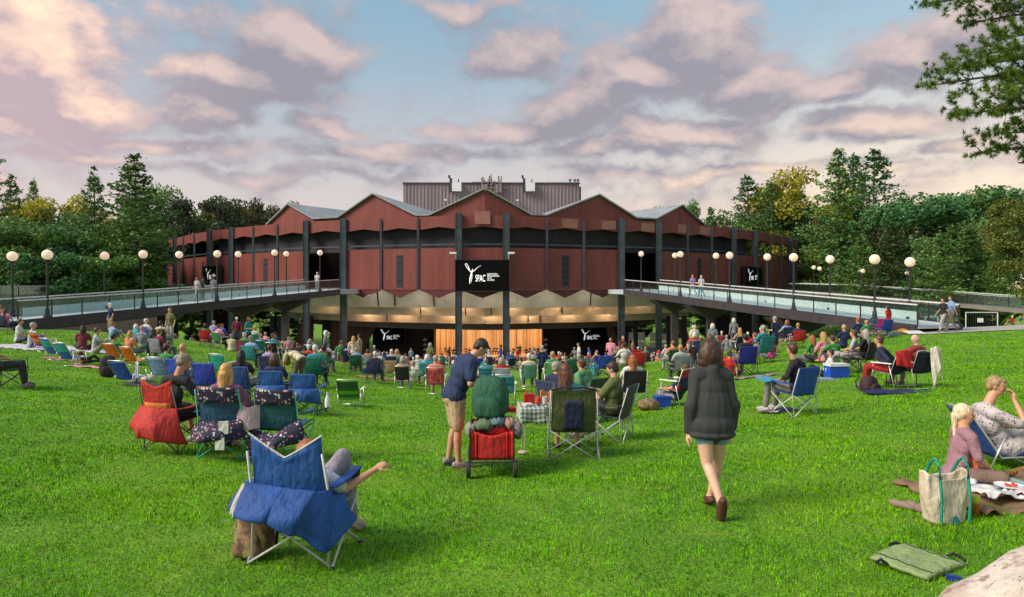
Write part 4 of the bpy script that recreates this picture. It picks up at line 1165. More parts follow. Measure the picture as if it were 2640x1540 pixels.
# ================================================================== boulder, near bough
def boulder():
    m = MB().ball((0, 0, 0), 1, 48, 32)
    out = []
    for v in m.v:
        p = Vector(v); n = noise.noise(p * 1.3) * .16 + noise.noise(p * 3.1 + Vector((3, 1, 2))) * .07 + noise.noise(p * 9) * .02 + noise.noise(p * 22) * .008
        q = p * (1 + n); out.append((q.x * 1.30, q.y * .90, q.z * .80))
    m.v = out
    ma, nt, b = newmat('pale rock')
    c = mixc(nt, mrange(nt, noise_n(nt, 2.2, 6), .4, .65), (.46, .38, .33), (.62, .56, .50)); c = mixc(nt, mrange(nt, noise_n(nt, 9, 5), .55, .68), c, (.30, .20, .16))
    c = mixc(nt, mrange(nt, noise_n(nt, 30, 3), .62, .70), c, (.20, .17, .15))
    setc(nt, b, c); b.inputs['Roughness'].default_value = .9; bump(nt, b, noise_n(nt, 14, 6), .9, .03)
    o = m.build('boulder', ma, smooth=True); o.location = (3.55, 3.6, gz(3.5, 3.6) - .27); o.rotation_euler = (0, R(-4), R(14)); tag(o, 'large pale speckled boulder in the bottom right corner', 'boulder')
boulder()

def near_pine():
    """a pine standing just outside the frame whose boughs hang into the top right corner"""
    r = np.random.default_rng(5); Y0 = 13.0
    root = empty('pine_tree', (12.9, Y0, gz(12.9, Y0))); tag(root, 'close pine whose boughs hang into the top right corner', 'pine tree'); L = Vector(root.location)
    m = MB(); m.tube([(0, 0, -.1), (.05, 0, 4), (0, .1, 9), (.05, 0, 13)], [.34, .28, .2, .06], 10); tips = []
    cs = []
    def needles(p, d, n, rad):
        for _ in range(n):
            q = Vector(r.normal(size=3)); q = (q.normalized() + d * .8).normalized() * rad * (.6 + .5 * r.random()); cs.append((p, p + q))
    def bough(base, tip, sag, nsub, dens=1.0):
        base = Vector(base); tip = Vector(tip); n = 12; pts = []
        for i in range(n + 1):
            t = i / n; p = base.lerp(tip, t); p.z += sag * math.sin(math.pi * t); pts.append(p)
        m.tube([p for p in pts], [.045 * (1 - .8 * i / n) + .005 for i in range(n + 1)], 5)
        ax = (tip - base).normalized()
        for k in range(nsub):
            t = .12 + .88 * (k / nsub) ** .8; i = min(int(t * n), n - 1); p = pts[i].lerp(pts[i + 1], t * n - i)
            side = Vector((0, 1, 0)).cross(ax).normalized() if k % 3 == 0 else Vector((r.normal() * .3, (-1) ** k, r.normal() * .35 + .1)).normalized()
            Ls = (.25 + .75 * (1 - t) ** .6) * (.55 + .5 * r.random()) + .12
            d = (ax * .8 + side * .75).normalized(); e = p + d * Ls
            m.tube([p, e], [.010, .004], 3)
            for j in range(int(16 * Ls * dens) + 5):
                s = .15 + .85 * r.random(); q = p + d * Ls * s
                d2 = (d + Vector(r.normal(size=3)) * .5).normalized(); q2 = q + d2 * .12 * r.random()
                needles(q2, d2, 26, .12)
    def tipat(px, py, y): return Vector((wx(px, y) - L.x, y - L.y, wz(py, y) - L.z))
    B = lambda z: (0, 0, z - L.z)
    for (px, py, y, zb_, sag, ns) in [(2395, 222, 12.6, 5.9, .25, 30), (2450, 300, 12.2, 5.0, .3, 26), (2515, 395, 13.0, 4.7, .1, 22), (2470, 180, 13.6, 6.4, .2, 28), (2400, 8, 12.8, 7.4, .25, 30), (2500, 60, 13.4, 7.2, .2, 24), (2540, 140, 12.0, 6.7, .15, 22),
                                      (2560, 290, 13.4, 5.4, .15, 22), (2420, -60, 13.0, 8.2, .2, 26), (2580, 345, 12.4, 4.9, .1, 18), (2590, 20, 12.4, 7.7, .1, 22), (2600, 210, 13.8, 6.0, .1, 20), (2560, 100, 14.2, 6.9, .1, 20), (2590, 240, 11.8, 5.6, .1, 18), (2625, 420, 13, 4.2, .1, 14)]:
        bough(B(zb_), tipat(px, py, y), sag, ns)
    for k in range(10): a = k * 1.3; z = 9 + k * .4; bough((0, 0, z), (math.cos(a) * (4.5 - k * .3), math.sin(a) * (4.5 - k * .3), z + .6), .2, 12)
    m.build('trunk', M_bark, root)
    A = np.array([tuple(a) for a, _ in cs]); Bq = np.array([tuple(b2) for _, b2 in cs]); d = Bq - A
    s = np.cross(d, r.normal(size=d.shape)); s /= np.linalg.norm(s, axis=1)[:, None] + 1e-9; s *= .0065
    V = np.stack([A - s, A + s, Bq], 1).reshape(-1, 3)
    link('crown', np_mesh('needles', V, 3, M_leaf), root, color=(.095, .185, .028))
near_pine()
# bough tips of a second tree at the left edge
tree('pine_tree', 0, -330, 60, 40, 1.3, DG, 'tall pine outside the left edge with one bough showing', None)
# ================================================================== figures
def V(*a): return Vector(a)
def prim_cap(mb, a, ra, b, rb, n=12):
    a, b = Vector(a), Vector(b); d = b - a
    if d.length < 1e-5: mb.ball(a, ra, 12, 8); return
    d.normalize(); pts = []; rs = []
    for t in (-1, -.8, -.45): pts.append(a + d * ra * t); rs.append(ra * math.sqrt(max(0, 1 - t * t)) + 1e-4)
    pts.append(a); rs.append(ra); pts.append(b); rs.append(rb)
    for t in (.45, .8, 1): pts.append(b + d * rb * t); rs.append(rb * math.sqrt(max(0, 1 - t * t)) + 1e-4)
    mb.tube(pts, rs, n)
def prim_ell(mb, c, rx, ry, rz, lat=(1, 0, 0), up=(0, 0, 1)):
    c = Vector(c); x = Vector(lat).normalized(); z = Vector(up).normalized(); y = z.cross(x).normalized(); x = y.cross(z)
    t = MB().ball((0, 0, 0), (rx, ry, rz), 16, 12)
    mb.add([c + x * v[0] + y * v[1] + z * v[2] for v in t.v], t.f)
def remesh(mb, name, mat, voxel, smooth=6, fold=0.0, fs=9.0, seed=0, dec=None, fz=.42):
    me = mb.mesh(name, mat, False)
    o = bpy.data.objects.new('tmp', me); C.objects.link(o)
    m = o.modifiers.new('r', 'REMESH'); m.mode = 'VOXEL'; m.voxel_size = voxel; m.use_smooth_shade = True
    m = o.modifiers.new('s', 'SMOOTH'); m.factor = .5; m.iterations = smooth
    if dec: m = o.modifiers.new('d', 'DECIMATE'); m.ratio = dec
    dg = bpy.context.evaluated_depsgraph_get(); dg.update()
    out = bpy.data.meshes.new_from_object(o.evaluated_get(dg)); bpy.data.objects.remove(o)
    out.name = name; out.materials.clear(); out.materials.append(mat)
    n = len(out.vertices)
    if fold and n:
        co = np.empty(n * 3); out.vertices.foreach_get('co', co); co = co.reshape(-1, 3)
        no = np.empty(n * 3); out.vertices.foreach_get('normal', no); no = no.reshape(-1, 3)
        for i in range(n):
            p = Vector(co[i]); k = noise.noise(Vector((p.x * fs + seed, p.y * fs, p.z * fs * fz))) + .4 * noise.noise(Vector((p.x * fs * 2.3, p.y * fs * 2.3 + seed, p.z * fs * fz * 2.6)))
            co[i] += no[i] * k * fold
        out.vertices.foreach_set('co', co.ravel())
    out.polygons.foreach_set('use_smooth', [True] * len(out.polygons)); out.update()
    return out
def hand(mb, wrist, d, palm, curl=.5, side=1, s=1.0):
    """palm + five fingers; d = pointing direction, palm = palm-facing normal"""
    d = Vector(d).normalized(); pn = Vector(palm); pn = (pn - d * pn.dot(d)).normalized(); x = d.cross(pn) * side
    w = Vector(wrist)
    prim_ell(mb, w + d * .05 * s, .040 * s, .017 * s, .055 * s, x, d)
    for i, (ox, L, b) in enumerate([(-.030, .062, -.01), (-.011, .072, 0), (.010, .068, -.003), (.029, .054, -.012)]):
        p = w + d * (.088 + b) * s + x * ox * s
        d1 = (d + pn * curl * .8).normalized(); q = p + d1 * L * .5 * s; d2 = (d + pn * curl * 2.2).normalized(); r_ = q + d2 * L * .5 * s
        prim_cap(mb, p, .0095 * s, q, .0088 * s, 7); prim_cap(mb, q, .0088 * s, r_, .0078 * s, 7)
    p = w + d * .028 * s - x * .034 * s; d1 = (d * .7 - x * .8 + pn * .35).normalized(); q = p + d1 * .038 * s; r_ = q + (d * .95 - x * .2 + pn * .4).normalized() * .032 * s
    prim_cap(mb, p, .0125 * s, q, .010 * s, 7); prim_cap(mb, q, .010 * s, r_, .0085 * s, 7)

def hair_mesh(hd, look, hlt, hup, hair, voxel):
    Hm = MB()
    prim_ell(Hm, hd + hup * .034 - look * .020, .084, .096, .088, hlt, hup)
    if hair in ('short', 'grey'):
        prim_ell(Hm, hd - look * .045 - hup * .01, .076, .060, .075, hlt, hup)
        for s in (-1, 1): prim_ell(Hm, hd + hlt * s * .066 - look * .012 + hup * .02, .020, .045, .04, hlt, hup)
        prim_ell(Hm, hd + look * .058 + hup * .078, .055, .030, .022, hlt, hup)
    elif hair == 'bob':
        prim_ell(Hm, hd - look * .035 - hup * .03, .122, .10, .13, hlt, hup)
        prim_ell(Hm, hd - look * .025 - hup * .10, .132, .09, .08, hlt, hup)
        prim_ell(Hm, hd + hup * .055 - look * .02, .095, .10, .075, hlt, hup)
    elif hair in ('long', 'longer'):
        L = .30 if hair == 'long' else .42
        dn = V(0, 0, -1)
        prim_ell(Hm, hd - look * .035 - hup * .02, .092, .085, .11, hlt, hup)
        prim_cap(Hm, hd - look * .055 - hup * .03, .082, hd - look * .085 + dn * L, .060)
        for s in (-1, 1): prim_cap(Hm, hd + hlt * s * .066 - look * .02, .035, hd + hlt * s * .085 - look * .06 + dn * L * .9, .035)
    elif hair == 'bun':
        prim_ell(Hm, hd - look * .04 - hup * .01, .078, .065, .08, hlt, hup); prim_ell(Hm, hd - look * .10 + hup * .07, .04, .04, .04, hlt, hup)
    elif hair == 'ponytail':
        prim_ell(Hm, hd - look * .04 - hup * .01, .078, .065, .08, hlt, hup); prim_cap(Hm, hd - look * .10 - hup * .03, .032, hd - look * .09 + V(0, 0, -.30), .022)
    return remesh(Hm, 'hair', M_hair, max(voxel * .9, .010), 3, .0055, 26, 3)
def figure_hair(J, hair, voxel=.018):
    nek, hd = Vector(J['neck']), Vector(J['head']); look = Vector(J.get('look', (0, 1, 0))).normalized()
    hup = (hd - nek).normalized(); hup = (hup * .5 + V(0, 0, .8)); hup = (hup - look * hup.dot(look)).normalized()
    return hair_mesh(hd, look, look.cross(hup).normalized(), hup, hair, voxel)
def figure(J, shirt='short', pants='long', hair='short', shoes=True, voxel=.012, fold=.006, fem=False, bulk=1.0, handpose=None, shirt_len=0.0, skirt=False, look=None, hat=False, eyes=False, xshirt=None, xpants=None):
    """J: dict of joints.  Returns dict part -> mesh.  Faces +Y when J does."""
    pel, che, nek, hd = [Vector(J[k]) for k in ('pelvis', 'chest', 'neck', 'head')]
    sl, sr = Vector(J['sl']), Vector(J['sr']); lat = (sr - sl).normalized()
    hl, hr = Vector(J['hl']), Vector(J['hr']); hlat = (hr - hl).normalized()
    up1 = (che - pel).normalized(); up2 = (nek - che).normalized()
    look = Vector(look or J.get('look', (0, 1, 0))).normalized()
    hup = (hd - nek).normalized(); hup = (hup * .5 + V(0, 0, .8)); hup = (hup - look * hup.dot(look)).normalized() if abs(look.z) < .8 else (hd - nek).normalized()
    hlt = look.cross(hup).normalized()
    B = MB(); b = bulk
    def torso(mb, e):
        prim_ell(mb, pel, (.160 + e) * b, (.110 + e) * b, .115 + e, hlat, up1)
        prim_ell(mb, pel.lerp(che, .5), (.132 + e) * b, (.098 + e) * b, .15 + e, lat + hlat, up1)
        prim_ell(mb, che, (.160 if not fem else .140) * b + e, (.105 + e) * b, .150 + e, lat, up2)
        prim_cap(mb, sl + lat * .015, .058 + e, che.lerp(nek, .75), .075 + e); prim_cap(mb, sr - lat * .015, .058 + e, che.lerp(nek, .75), .075 + e)
    torso(B, -.006)
    prim_cap(B, che.lerp(nek, .7), .062, hd - hup * .07, .054)
    prim_ell(B, hd + hup * .012, .074, .094, .098, hlt, hup)
    prim_ell(B, hd - hup * .048 + look * .028, .054, .060, .064, hlt, hup)
    prim_cap(B, hd + look * .088 + hup * .01, .010, hd + look * .108 - hup * .022, .013, 8)
    prim_ell(B, hd + look * .078 - hup * .062, .022, .014, .016, hlt, hup)
    for s in (-1, 1):
        prim_ell(B, hd + hlt * s * .076 - hup * .008 - look * .005, .010, .018, .029, hlt, hup)
        prim_ell(B, hd + hlt * s * .036 + look * .066 - hup * .02, .020, .018, .018, hlt, hup)
    for s, S, E, W, H_ in ((-1, sl, 'el', 'wl', 'hndl'), (1, sr, 'er', 'wr', 'hndr')):
        e, w = Vector(J[E]), Vector(J[W])
        prim_cap(B, S, .050 * b, e, .037 * b); prim_cap(B, e, .038 * b, w, .025)
        d, pn, cu = (J.get(H_) or ((w - e).normalized(), V(0, 0, -1) if abs((w - e).normalized().z) < .85 else V(-s, 0, 0), .35))
        prim_cap(B, w, .026, w + Vector(d).normalized() * .025, .024)
        hand(B, w, d, pn, cu, s)
    for s, H0, K_, A, T in ((-1, hl, 'kl', 'al', 'tl'), (1, hr, 'kr', 'ar', 'tr')):
        k, a, t = Vector(J[K_]), Vector(J[A]), Vector(J[T])
        prim_cap(B, H0, .088 * b, H0.lerp(k, .55), .070 * b); prim_cap(B, H0.lerp(k, .5), .072 * b, k, .053)
        c = k.lerp(a, .3) + (k - a).cross(hlat).normalized() * -.012
        prim_cap(B, k, .050, c, .053); prim_cap(B, c, .052, a, .034)
        prim_cap(B, a + (t - a).normalized() * -.03 + V(0, 0, -.035), .032, t, .027); prim_cap(B, a, .034, a.lerp(t, .5), .034)
    parts = {'body': remesh(B, 'body', M_skin, voxel, 4)}
    if eyes:
        for s in (-1, 1):
            E = MB().ball(hd + hlt * s * .031 + look * .0865 - hup * .004, .0085, 8, 6)
            parts['eye' + ('' if s < 0 else '#')] = E.mesh('eye', M_leather, True)
        E = MB(); prim_cap(E, hd + look * .0865 - hup * .048 - hlt * .016, .0035, hd + look * .0865 - hup * .048 + hlt * .016, .0035, 5)
        parts['mouth'] = E.mesh('mouth', M_leather, True)
    if hair and hair != 'bald': parts['hair'] = hair_mesh(hd, look, hlt, hup, hair, voxel)
    if hat:
        Hm = MB(); prim_ell(Hm, hd + hup * .055, .098, .108, .075, hlt, hup)
        prim_ell(Hm, hd + hup * .03, .15, .16, .012, hlt, hup) if hat == 'brim' else prim_ell(Hm, hd + hup * .035 + look * .11, .07, .075, .010, hlt, hup)
        parts['hat'] = remesh(Hm, 'hat', M_cloth, .008, 2)
    # shirt
    if shirt:
        S_ = MB(); torso(S_, .010 + (.014 if bulk > 1 else 0))
        if shirt_len: prim_cap(S_, pel, .150 * b, pel - up1 * shirt_len, .165 * b); prim_ell(S_, pel - up1 * shirt_len * .6, .20 * b, .15 * b, .12, hlat, up1)
        for S0, E_, W_ in ((sl, 'el', 'wl'), (sr, 'er', 'wr')):
            e, w = Vector(J[E_]), Vector(J[W_])
            if shirt == 'none': prim_cap(S_, S0, .055, S0, .055)
            elif shirt == 'short': prim_cap(S_, S0, .066 * b, S0.lerp(e, .72), .060 * b)
            elif shirt == 'elbow': prim_cap(S_, S0, .066 * b, e, .054 * b)
            else: prim_cap(S_, S0, .066 * b, e, .052 * b); prim_cap(S_, e, .052 * b, e.lerp(w, .93), .040)
        prim_cap(S_, pel, .115 * b, che, .115 * b)
        prim_ell(S_, pel - up1 * .015, .178 * b, .134 * b, .12, hlat, up1)
        if xshirt: xshirt(S_)
        parts['shirt'] = remesh(S_, 'shirt', M_cloth, voxel, 8, fold, 9 if not xshirt else 13, 5, None, .42 if not xshirt else .10)
    if pants:
        T_ = MB(); prim_ell(T_, pel - up1 * .05, .158 * b, .116 * b, .105, hlat, up1)
        for H0, K_, A in ((hl, 'kl', 'al'), (hr, 'kr', 'ar')):
            k, a = Vector(J[K_]), Vector(J[A])
            if pants == 'long': prim_cap(T_, H0, .100 * b, k, .070); prim_cap(T_, k, .070, a.lerp(k, .08), .056)
            elif pants == 'short': prim_cap(T_, H0, .102 * b, H0.lerp(k, .86), .082)
            elif pants == 'brief': prim_cap(T_, H0, .100 * b, H0.lerp(k, .38), .092)
            elif pants == 'skirt': prim_cap(T_, H0, .11, k, .10); prim_cap(T_, k, .10, k.lerp(a, .6), .10)
        if pants == 'skirt': prim_cap(T_, hl.lerp(hr, .5), .1, (Vector(J['kl']) + Vector(J['kr'])) / 2, .10)
        if xpants: xpants(T_)
        parts['trousers'] = remesh(T_, 'trousers', M_cloth, voxel, 4, fold, 8, 9)
    if shoes:
        for A, T in (('al', 'tl'), ('ar', 'tr')):
            F = MB()
            a, t = Vector(J[A]), Vector(J[T]); d = (t - a); d = d.normalized(); dn = V(0, 0, -1) - d * V(0, 0, -1).dot(d)
            if dn.length > .35: dn = dn.normalized()
            else: q = (a - Vector(J['k' + A[1]])); dn = (q - d * q.dot(d)).normalized()
            prim_cap(F, a + dn * .042 - d * .035, .040, t + dn * .004 + d * .012, .036); prim_cap(F, a + dn * .03, .044, a.lerp(t, .6) + dn * .005, .040)
            prim_ell(F, a.lerp(t, .45) + dn * .052, .045, .14, .018, hlat, -dn)
            parts['shoe' + ('' if A == 'al' else '#')] = remesh(F, 'shoe', M_leather, max(.010, voxel * .8), 2)
    return parts

def mk(**k): return {a: Vector(b) for a, b in k.items()}
def pose_stand(lean=0.0, arms='down', walk=0.0):
    J = mk(pelvis=(0, 0, .96), chest=(0, .02 * lean, 1.26), neck=(0, .01 + .08 * lean, 1.47), head=(0, .03 + .13 * lean, 1.63), sl=(-.17, 0 + .05 * lean, 1.40), sr=(.17, .05 * lean, 1.40), hl=(-.085, 0, .90), hr=(.085, 0, .90),
           kl=(-.10, .02, .49), kr=(.10, .02, .49), al=(-.11, -.02, .09), ar=(.11, -.02, .09), tl=(-.13, .13, .04), tr=(.13, .13, .04))
    if arms == 'down': J.update(mk(el=(-.235, -.03, 1.13), er=(.235, -.03, 1.13), wl=(-.24, .05, .88), wr=(.24, .05, .88)))
    if arms == 'bent': J.update(mk(el=(-.22, -.03, 1.13), er=(.22, -.03, 1.13), wl=(-.14, .20, 1.14), wr=(.14, .20, 1.14)))
    if walk:
        J.update(mk(kl=(-.09, .20, .53), al=(-.09, .26, .12), tl=(-.10, .40, .07), kr=(.09, -.06, .50), ar=(.10, -.34, .18), tr=(.11, -.27, .05), wl=(-.24, -.12, .90), wr=(.24, .18, .92)))
    return J
def pose_chair(back=.12, h=.46, arms='lap', legs=0):
    J = mk(pelvis=(0, -.04, h + .08), chest=(0, -.04 - back, h + .34), neck=(0, -.05 - back * 1.15, h + .55), head=(0, -.02 - back * 1.15, h + .71), sl=(-.17, -.05 - back, h + .48), sr=(.17, -.05 - back, h + .48), hl=(-.09, 0, h + .05), hr=(.09, 0, h + .05),
           kl=(-.14, .43, h + .10), kr=(.14, .43, h + .10), al=(-.15, .50, .09), ar=(.15, .50, .09), tl=(-.17, .64, .05), tr=(.17, .64, .05))
    if arms == 'lap': J.update(mk(el=(-.27, -.04, h + .28), er=(.27, -.04, h + .28), wl=(-.10, .16, h + .22), wr=(.10, .16, h + .22)))
    if arms == 'rest': J.update(mk(el=(-.30, -.08, h + .27), er=(.30, -.08, h + .27), wl=(-.30, .17, h + .24), wr=(.30, .17, h + .24)))
    if legs == 1: J.update(mk(kl=(-.12, .42, h + .12), al=(-.10, .78, .16), tl=(-.12, .84, .28), kr=(.12, .42, h + .12), ar=(.10, .80, .16), tr=(.12, .86, .28)))
    return J
def pose_ground(kind='cross', lean=0.0):
    J = mk(pelvis=(0, 0, .11), chest=(0, .02 + lean, .42), neck=(0, .03 + lean * 1.5, .63), head=(0, .07 + lean * 1.6, .79), sl=(-.17, .02 + lean * 1.3, .56), sr=(.17, .02 + lean * 1.3, .56), hl=(-.09, .04, .10), hr=(.09, .04, .10))
    if kind == 'cross': J.update(mk(kl=(-.36, .32, .16), kr=(.36, .32, .16), al=(.10, .36, .07), ar=(-.10, .42, .07), tl=(.22, .40, .05), tr=(-.22, .46, .05), el=(-.26, .10, .32), er=(.26, .10, .32), wl=(-.12, .28, .22), wr=(.12, .28, .22)))
    if kind == 'knees': J.update(mk(kl=(-.13, .36, .46), kr=(.13, .36, .46), al=(-.12, .58, .08), ar=(.12, .58, .08), tl=(-.13, .72, .05), tr=(.13, .72, .05), el=(-.24, .20, .42), er=(.24, .20, .42), wl=(-.05, .42, .34), wr=(.05, .42, .34)))
    if kind == 'lean': J.update(mk(chest=(0, -.10, .40), neck=(0, -.16, .60), head=(0, -.15, .77), sl=(-.17, -.14, .54), sr=(.17, -.14, .54), kl=(-.14, .40, .34), kr=(.12, .44, .12), al=(-.14, .68, .08), ar=(.12, .88, .08), tl=(-.15, .82, .05), tr=(.14, .94, .16), el=(-.26, -.24, .30), er=(.26, -.24, .30), wl=(-.28, -.30, .05), wr=(.28, -.30, .05)))
    return J

PERSON_PART = {'body': 'body'}
def person(parts, loc, rotz, label, colors, group=None, scale=1.0, mats=None, name='person'):
    root = link(name, parts['body'], None, loc, rotz, colors.get('skin', SKIN), scale)
    tag(root, uniq(label), 'person', group)
    for k, me in parts.items():
        if k == 'body': continue
        if mats and k.rstrip('#') in mats:
            me = me.copy(); me.materials.clear(); me.materials.append(mats[k.rstrip('#')])
        nm = k.rstrip('#')
        link(nm, me, root, color=colors.get(nm, {'eye': (.02, .015, .012), 'mouth': (.30, .08, .07), 'shoe': (.12, .11, .11)}.get(nm, (.1, .1, .1))))
    return root
SKIN = (.52, .27, .17); SKIN_P = (.62, .36, .25); SKIN_D = (.40, .20, .12)
HAIRC = {'brown': (.07, .035, .018), 'dark': (.018, .012, .010), 'blond': (.42, .24, .08), 'grey': (.30, .28, .26), 'white': (.62, .58, .54), 'red': (.28, .09, .025), 'light brown': (.18, .10, .05)}

# ================================================================== chairs
def chair_parts(peak=.0, width=.54, hback=.92, hseat=.43, recl=.14, arms=True):
    """quad folding camp chair, faces +Y"""
    w = width / 2; P_ = {}
    zs = hseat
    def back(u, v):
        x = (u - .5) * 2; z = zs - .04 + (hback - zs + .04) * v; y = -.22 - recl * v + (-.045 * (1 - x * x) * (.3 + .7 * math.sin(math.pi * min(1, v * 1.1 + .05))))
        if v > .6: z += peak * (abs(x) ** 1.1 - .35) * (v - .6) / .4
        return (x * w * (1 - .02 * v), y, z)
    P_['backrest'] = MB().grid(back, 14, 14, .012).mesh('backrest', M_nylon, True)
    P_['seat'] = MB().grid(lambda u, v: ((u - .5) * 2 * w, -.22 + .46 * v, zs + .03 * v - .05 * (1 - ((u - .5) * 2) ** 2) * math.sin(math.pi * v)), 12, 10, .012).mesh('seat', M_nylon, True)
    if arms:
        for s in (-1, 1):
            P_['armrest' + ('' if s < 0 else '#')] = MB().grid(lambda u, v: (s * (w + .045) + (u - .5) * .08, -.27 + .50 * v, zs + .20 + .02 * v - .015 * math.sin(math.pi * v)), 4, 8, .012).mesh('armrest', M_nylon, True)
    r = .0095
    for s in (-1, 1):
        P_['back_post' + ('' if s < 0 else '#')] = MB().tube([(s * (w + .01), -.23 - recl * 1.02, hback - .01), (s * (w + .03), -.24, zs + .02), (s * (w + .02), -.27, .03)], r, 7).mesh('back_post', M_tube, True)
        P_['arm_post' + ('' if s < 0 else '#')] = MB().tube([(s * (w + .045), .23, zs + .21), (s * (w + .02), .25, zs)], r, 7).mesh('arm_post', M_tube, True)
        P_['crossed_legs' + ('' if s < 0 else '#')] = MB().tube([(s * (w + .02), -.26, zs - .02), (s * (w + .05), .27, .02)], r, 7).tube([(s * (w + .035), .25, zs), (s * (w + .055), -.28, .02)], r, 7).mesh('crossed_legs', M_tube, True)
    for k, y in (('##', -.27), ('###', .27)):
        P_['crossed_legs' + k] = MB().tube([(-w - .01, y * .92, zs - .02), (w + .05, y, .02)], r, 7).tube([(w + .01, y * .92, zs - .02), (-w - .05, y - .02, .02)], r, 7).mesh('crossed_legs', M_tube, True)
    f = MB()
    for sx in (-1, 1):
        for y in (-.28, .27): f.ball((sx * (w + .05), y, .018), (.022, .022, .018), 8, 6)
    P_['foot_cap'] = f.mesh('foot_cap', M_rubber, True)
    return P_
def beach_parts(hseat=.22, hback=.72, width=.52, recl=.30, arms=True, sling_mat=None, legs_low=True):
    w = width / 2; P_ = {}; zs = hseat
    P_['backrest'] = MB().grid(lambda u, v: ((u - .5) * 2 * (w - .01), -.18 - recl * v - .03 * (1 - ((u - .5) * 2) ** 2), zs - .01 + (hback - zs) * v), 12, 14, .008).mesh('backrest', sling_mat or M_nylon, True)
    P_['seat'] = MB().grid(lambda u, v: ((u - .5) * 2 * (w - .01), -.18 + .44 * v, zs + .04 * v - .03 * (1 - ((u - .5) * 2) ** 2)), 12, 10, .008).mesh('seat', sling_mat or M_nylon, True)
    r = .011; m = MB()
    m.tube([(-w, .27, zs + .04), (-w, -.18, zs), (-w, -.19 - recl, hback), (-w + .03, -.20 - recl, hback + .025), (w - .03, -.20 - recl, hback + .025), (w, -.19 - recl, hback), (w, -.18, zs), (w, .27, zs + .04)], r, 7)
    m.tube([(-w, .27, zs + .04), (w, .27, zs + .04)], r, 7)
    P_['frame'] = m.mesh('frame', M_alu, True)
    for s in (-1, 1):
        P_['leg' + ('' if s < 0 else '#')] = MB().tube([(s * (w + .02), .20, zs + .22), (s * (w + .02), .24, .03), (s * (w + .02), .18, .015)], r, 7).mesh('leg', M_alu, True)
        P_['leg' + ('##' if s < 0 else '###')] = MB().tube([(s * (w + .02), -.16, zs + .22), (s * (w + .015), -.30, .015)], r, 7).mesh('leg', M_alu, True)
        if arms: P_['armrest' + ('' if s < 0 else '#')] = MB().box((s * (w + .035), -.0, zs + .235), (.055, .48, .022)).mesh('armrest', M_white, 'auto')
    P_['crossbar'] = MB().tube([(-w - .015, -.30, .02), (w + .015, -.30, .02)], r, 7).mesh('crossbar', M_alu, True)
    P_['crossbar#'] = MB().tube([(-w - .02, .22, .02), (w + .02, .22, .02)], r, 7).mesh('crossbar', M_alu, True)
    return P_
def chair(parts, loc, rotz, label, fabric, frame=(.03, .03, .035), group=None, mats=None, scale=1.0, name='camp_chair', colors=None):
    root = empty(name, loc, rotz, scale); tag(root, uniq(label), 'chair', group)
    for k, me in parts.items():
        nm = k.rstrip('#')
        if mats and nm in mats: me = me.copy(); me.materials.clear(); me.materials.append(mats[nm])
        col = (colors or {}).get(nm) or (fabric if nm in ('backrest', 'seat', 'armrest') else frame)
        link(nm, me, root, color=col)
    return root
CAMP = chair_parts(); CAMP_PEAK = chair_parts(.09, .56, .96); CAMP_WIDE = chair_parts(.05, .60, 1.0, .44)
BEACH = beach_parts(); LAWN = beach_parts(.38, .86, .52, .16); LOWB = beach_parts(.14, .62, .54, .30, False)
def face(p, toward=(BCX, 90)):
    """rotation so that +Y points from p to the stage"""
    return math.atan2(-(toward[0] - p.x), toward[1] - p.y)
# ================================================================== the foreground groups
def th(mb, name, mat, loc, label, cat, rotz=0.0, color=None, group=None, smooth='auto'):
    o = mb.build(name, mat, None, smooth, color, loc, rotz); tag(o, uniq(label), cat, group); return o
BLUE = (.012, .10, .42); BLUE2 = (.010, .055, .30)
def drape(top, bot, bulge=.10, sag=.0, seed=0, nu=26, nv=14, y0=-.36, fold=.02):
    """cloth hanging from a top edge to a bottom edge (lists of (x, y, z))"""
    def ip(pts, t):
        s = t * (len(pts) - 1); i = min(int(s), len(pts) - 2); f = s - i; f = f * f * (3 - 2 * f); return Vector(pts[i]).lerp(Vector(pts[i + 1]), f)
    def fn(u, v):
        p = ip(top, u).lerp(ip(bot, u), v)
        p.y -= bulge * math.sin(math.pi * min(1, v * .75)) * (.6 + .4 * math.sin(math.pi * u))
        p.y += fold * noise.noise(Vector((u * 7 + seed, v * 1.5, 0))) * (.3 + v) + fold * .6 * math.sin(u * 21 + seed) * v
        p.z += .012 * noise.noise(Vector((u * 5, v * 3, seed)))
        return p
    return MB().grid(fn, nu, nv, .008)
# --- 1. the big blue chair with its draped canopy
p = P(790, 1428); RZ = R(-9)
big = chair(chair_parts(.17, .56, .88, .42, .12), p, RZ, 'big blue camp chair with two high back corners in the foreground', (.008, .06, .27), (.5, .5, .52), colors={'backrest': (.008, .075, .30)})
d = drape([(-.38, -.22, .60), (-.30, -.34, .64), (0, -.37, .62), (.24, -.36, .60), (.33, -.25, .60)], [(-.54, -.12, .40), (-.34, -.40, .43), (-.05, -.46, .42), (.14, -.46, .34), (.36, -.30, .19)], .10, 0, 3, 60, 30, fold=.03)
d.build('draped_canopy', M_nylon, big, True, (.006, .058, .25))
drape([(.20, -.40, .55), (.30, -.30, .56), (.36, -.12, .52)], [(.14, -.46, .34), (.34, -.34, .17), (.46, -.1, .34)], .05, 0, 9, 20, 16, fold=.025).build('canopy_flap', M_nylon, big, True, (.008, .075, .30))
drape([(-.34, -.33, .62), (-.30, -.36, .63)], [(-.35, -.44, .46), (-.31, -.45, .42)], .06, 0, 5, 6, 8).build('lining_strip', M_nylon, big, True, (.42, .40, .36))
rim = MB().tube([((u - .5) * 2 * .285, -.345 + .0 * u, .893 + .17 * (abs((u - .5) * 2) ** 1.1 - .35)) for u in [i / 20 for i in range(21)]], .008, 6); rim.build('piping', M_nylon, big, color=(.5, .5, .52))
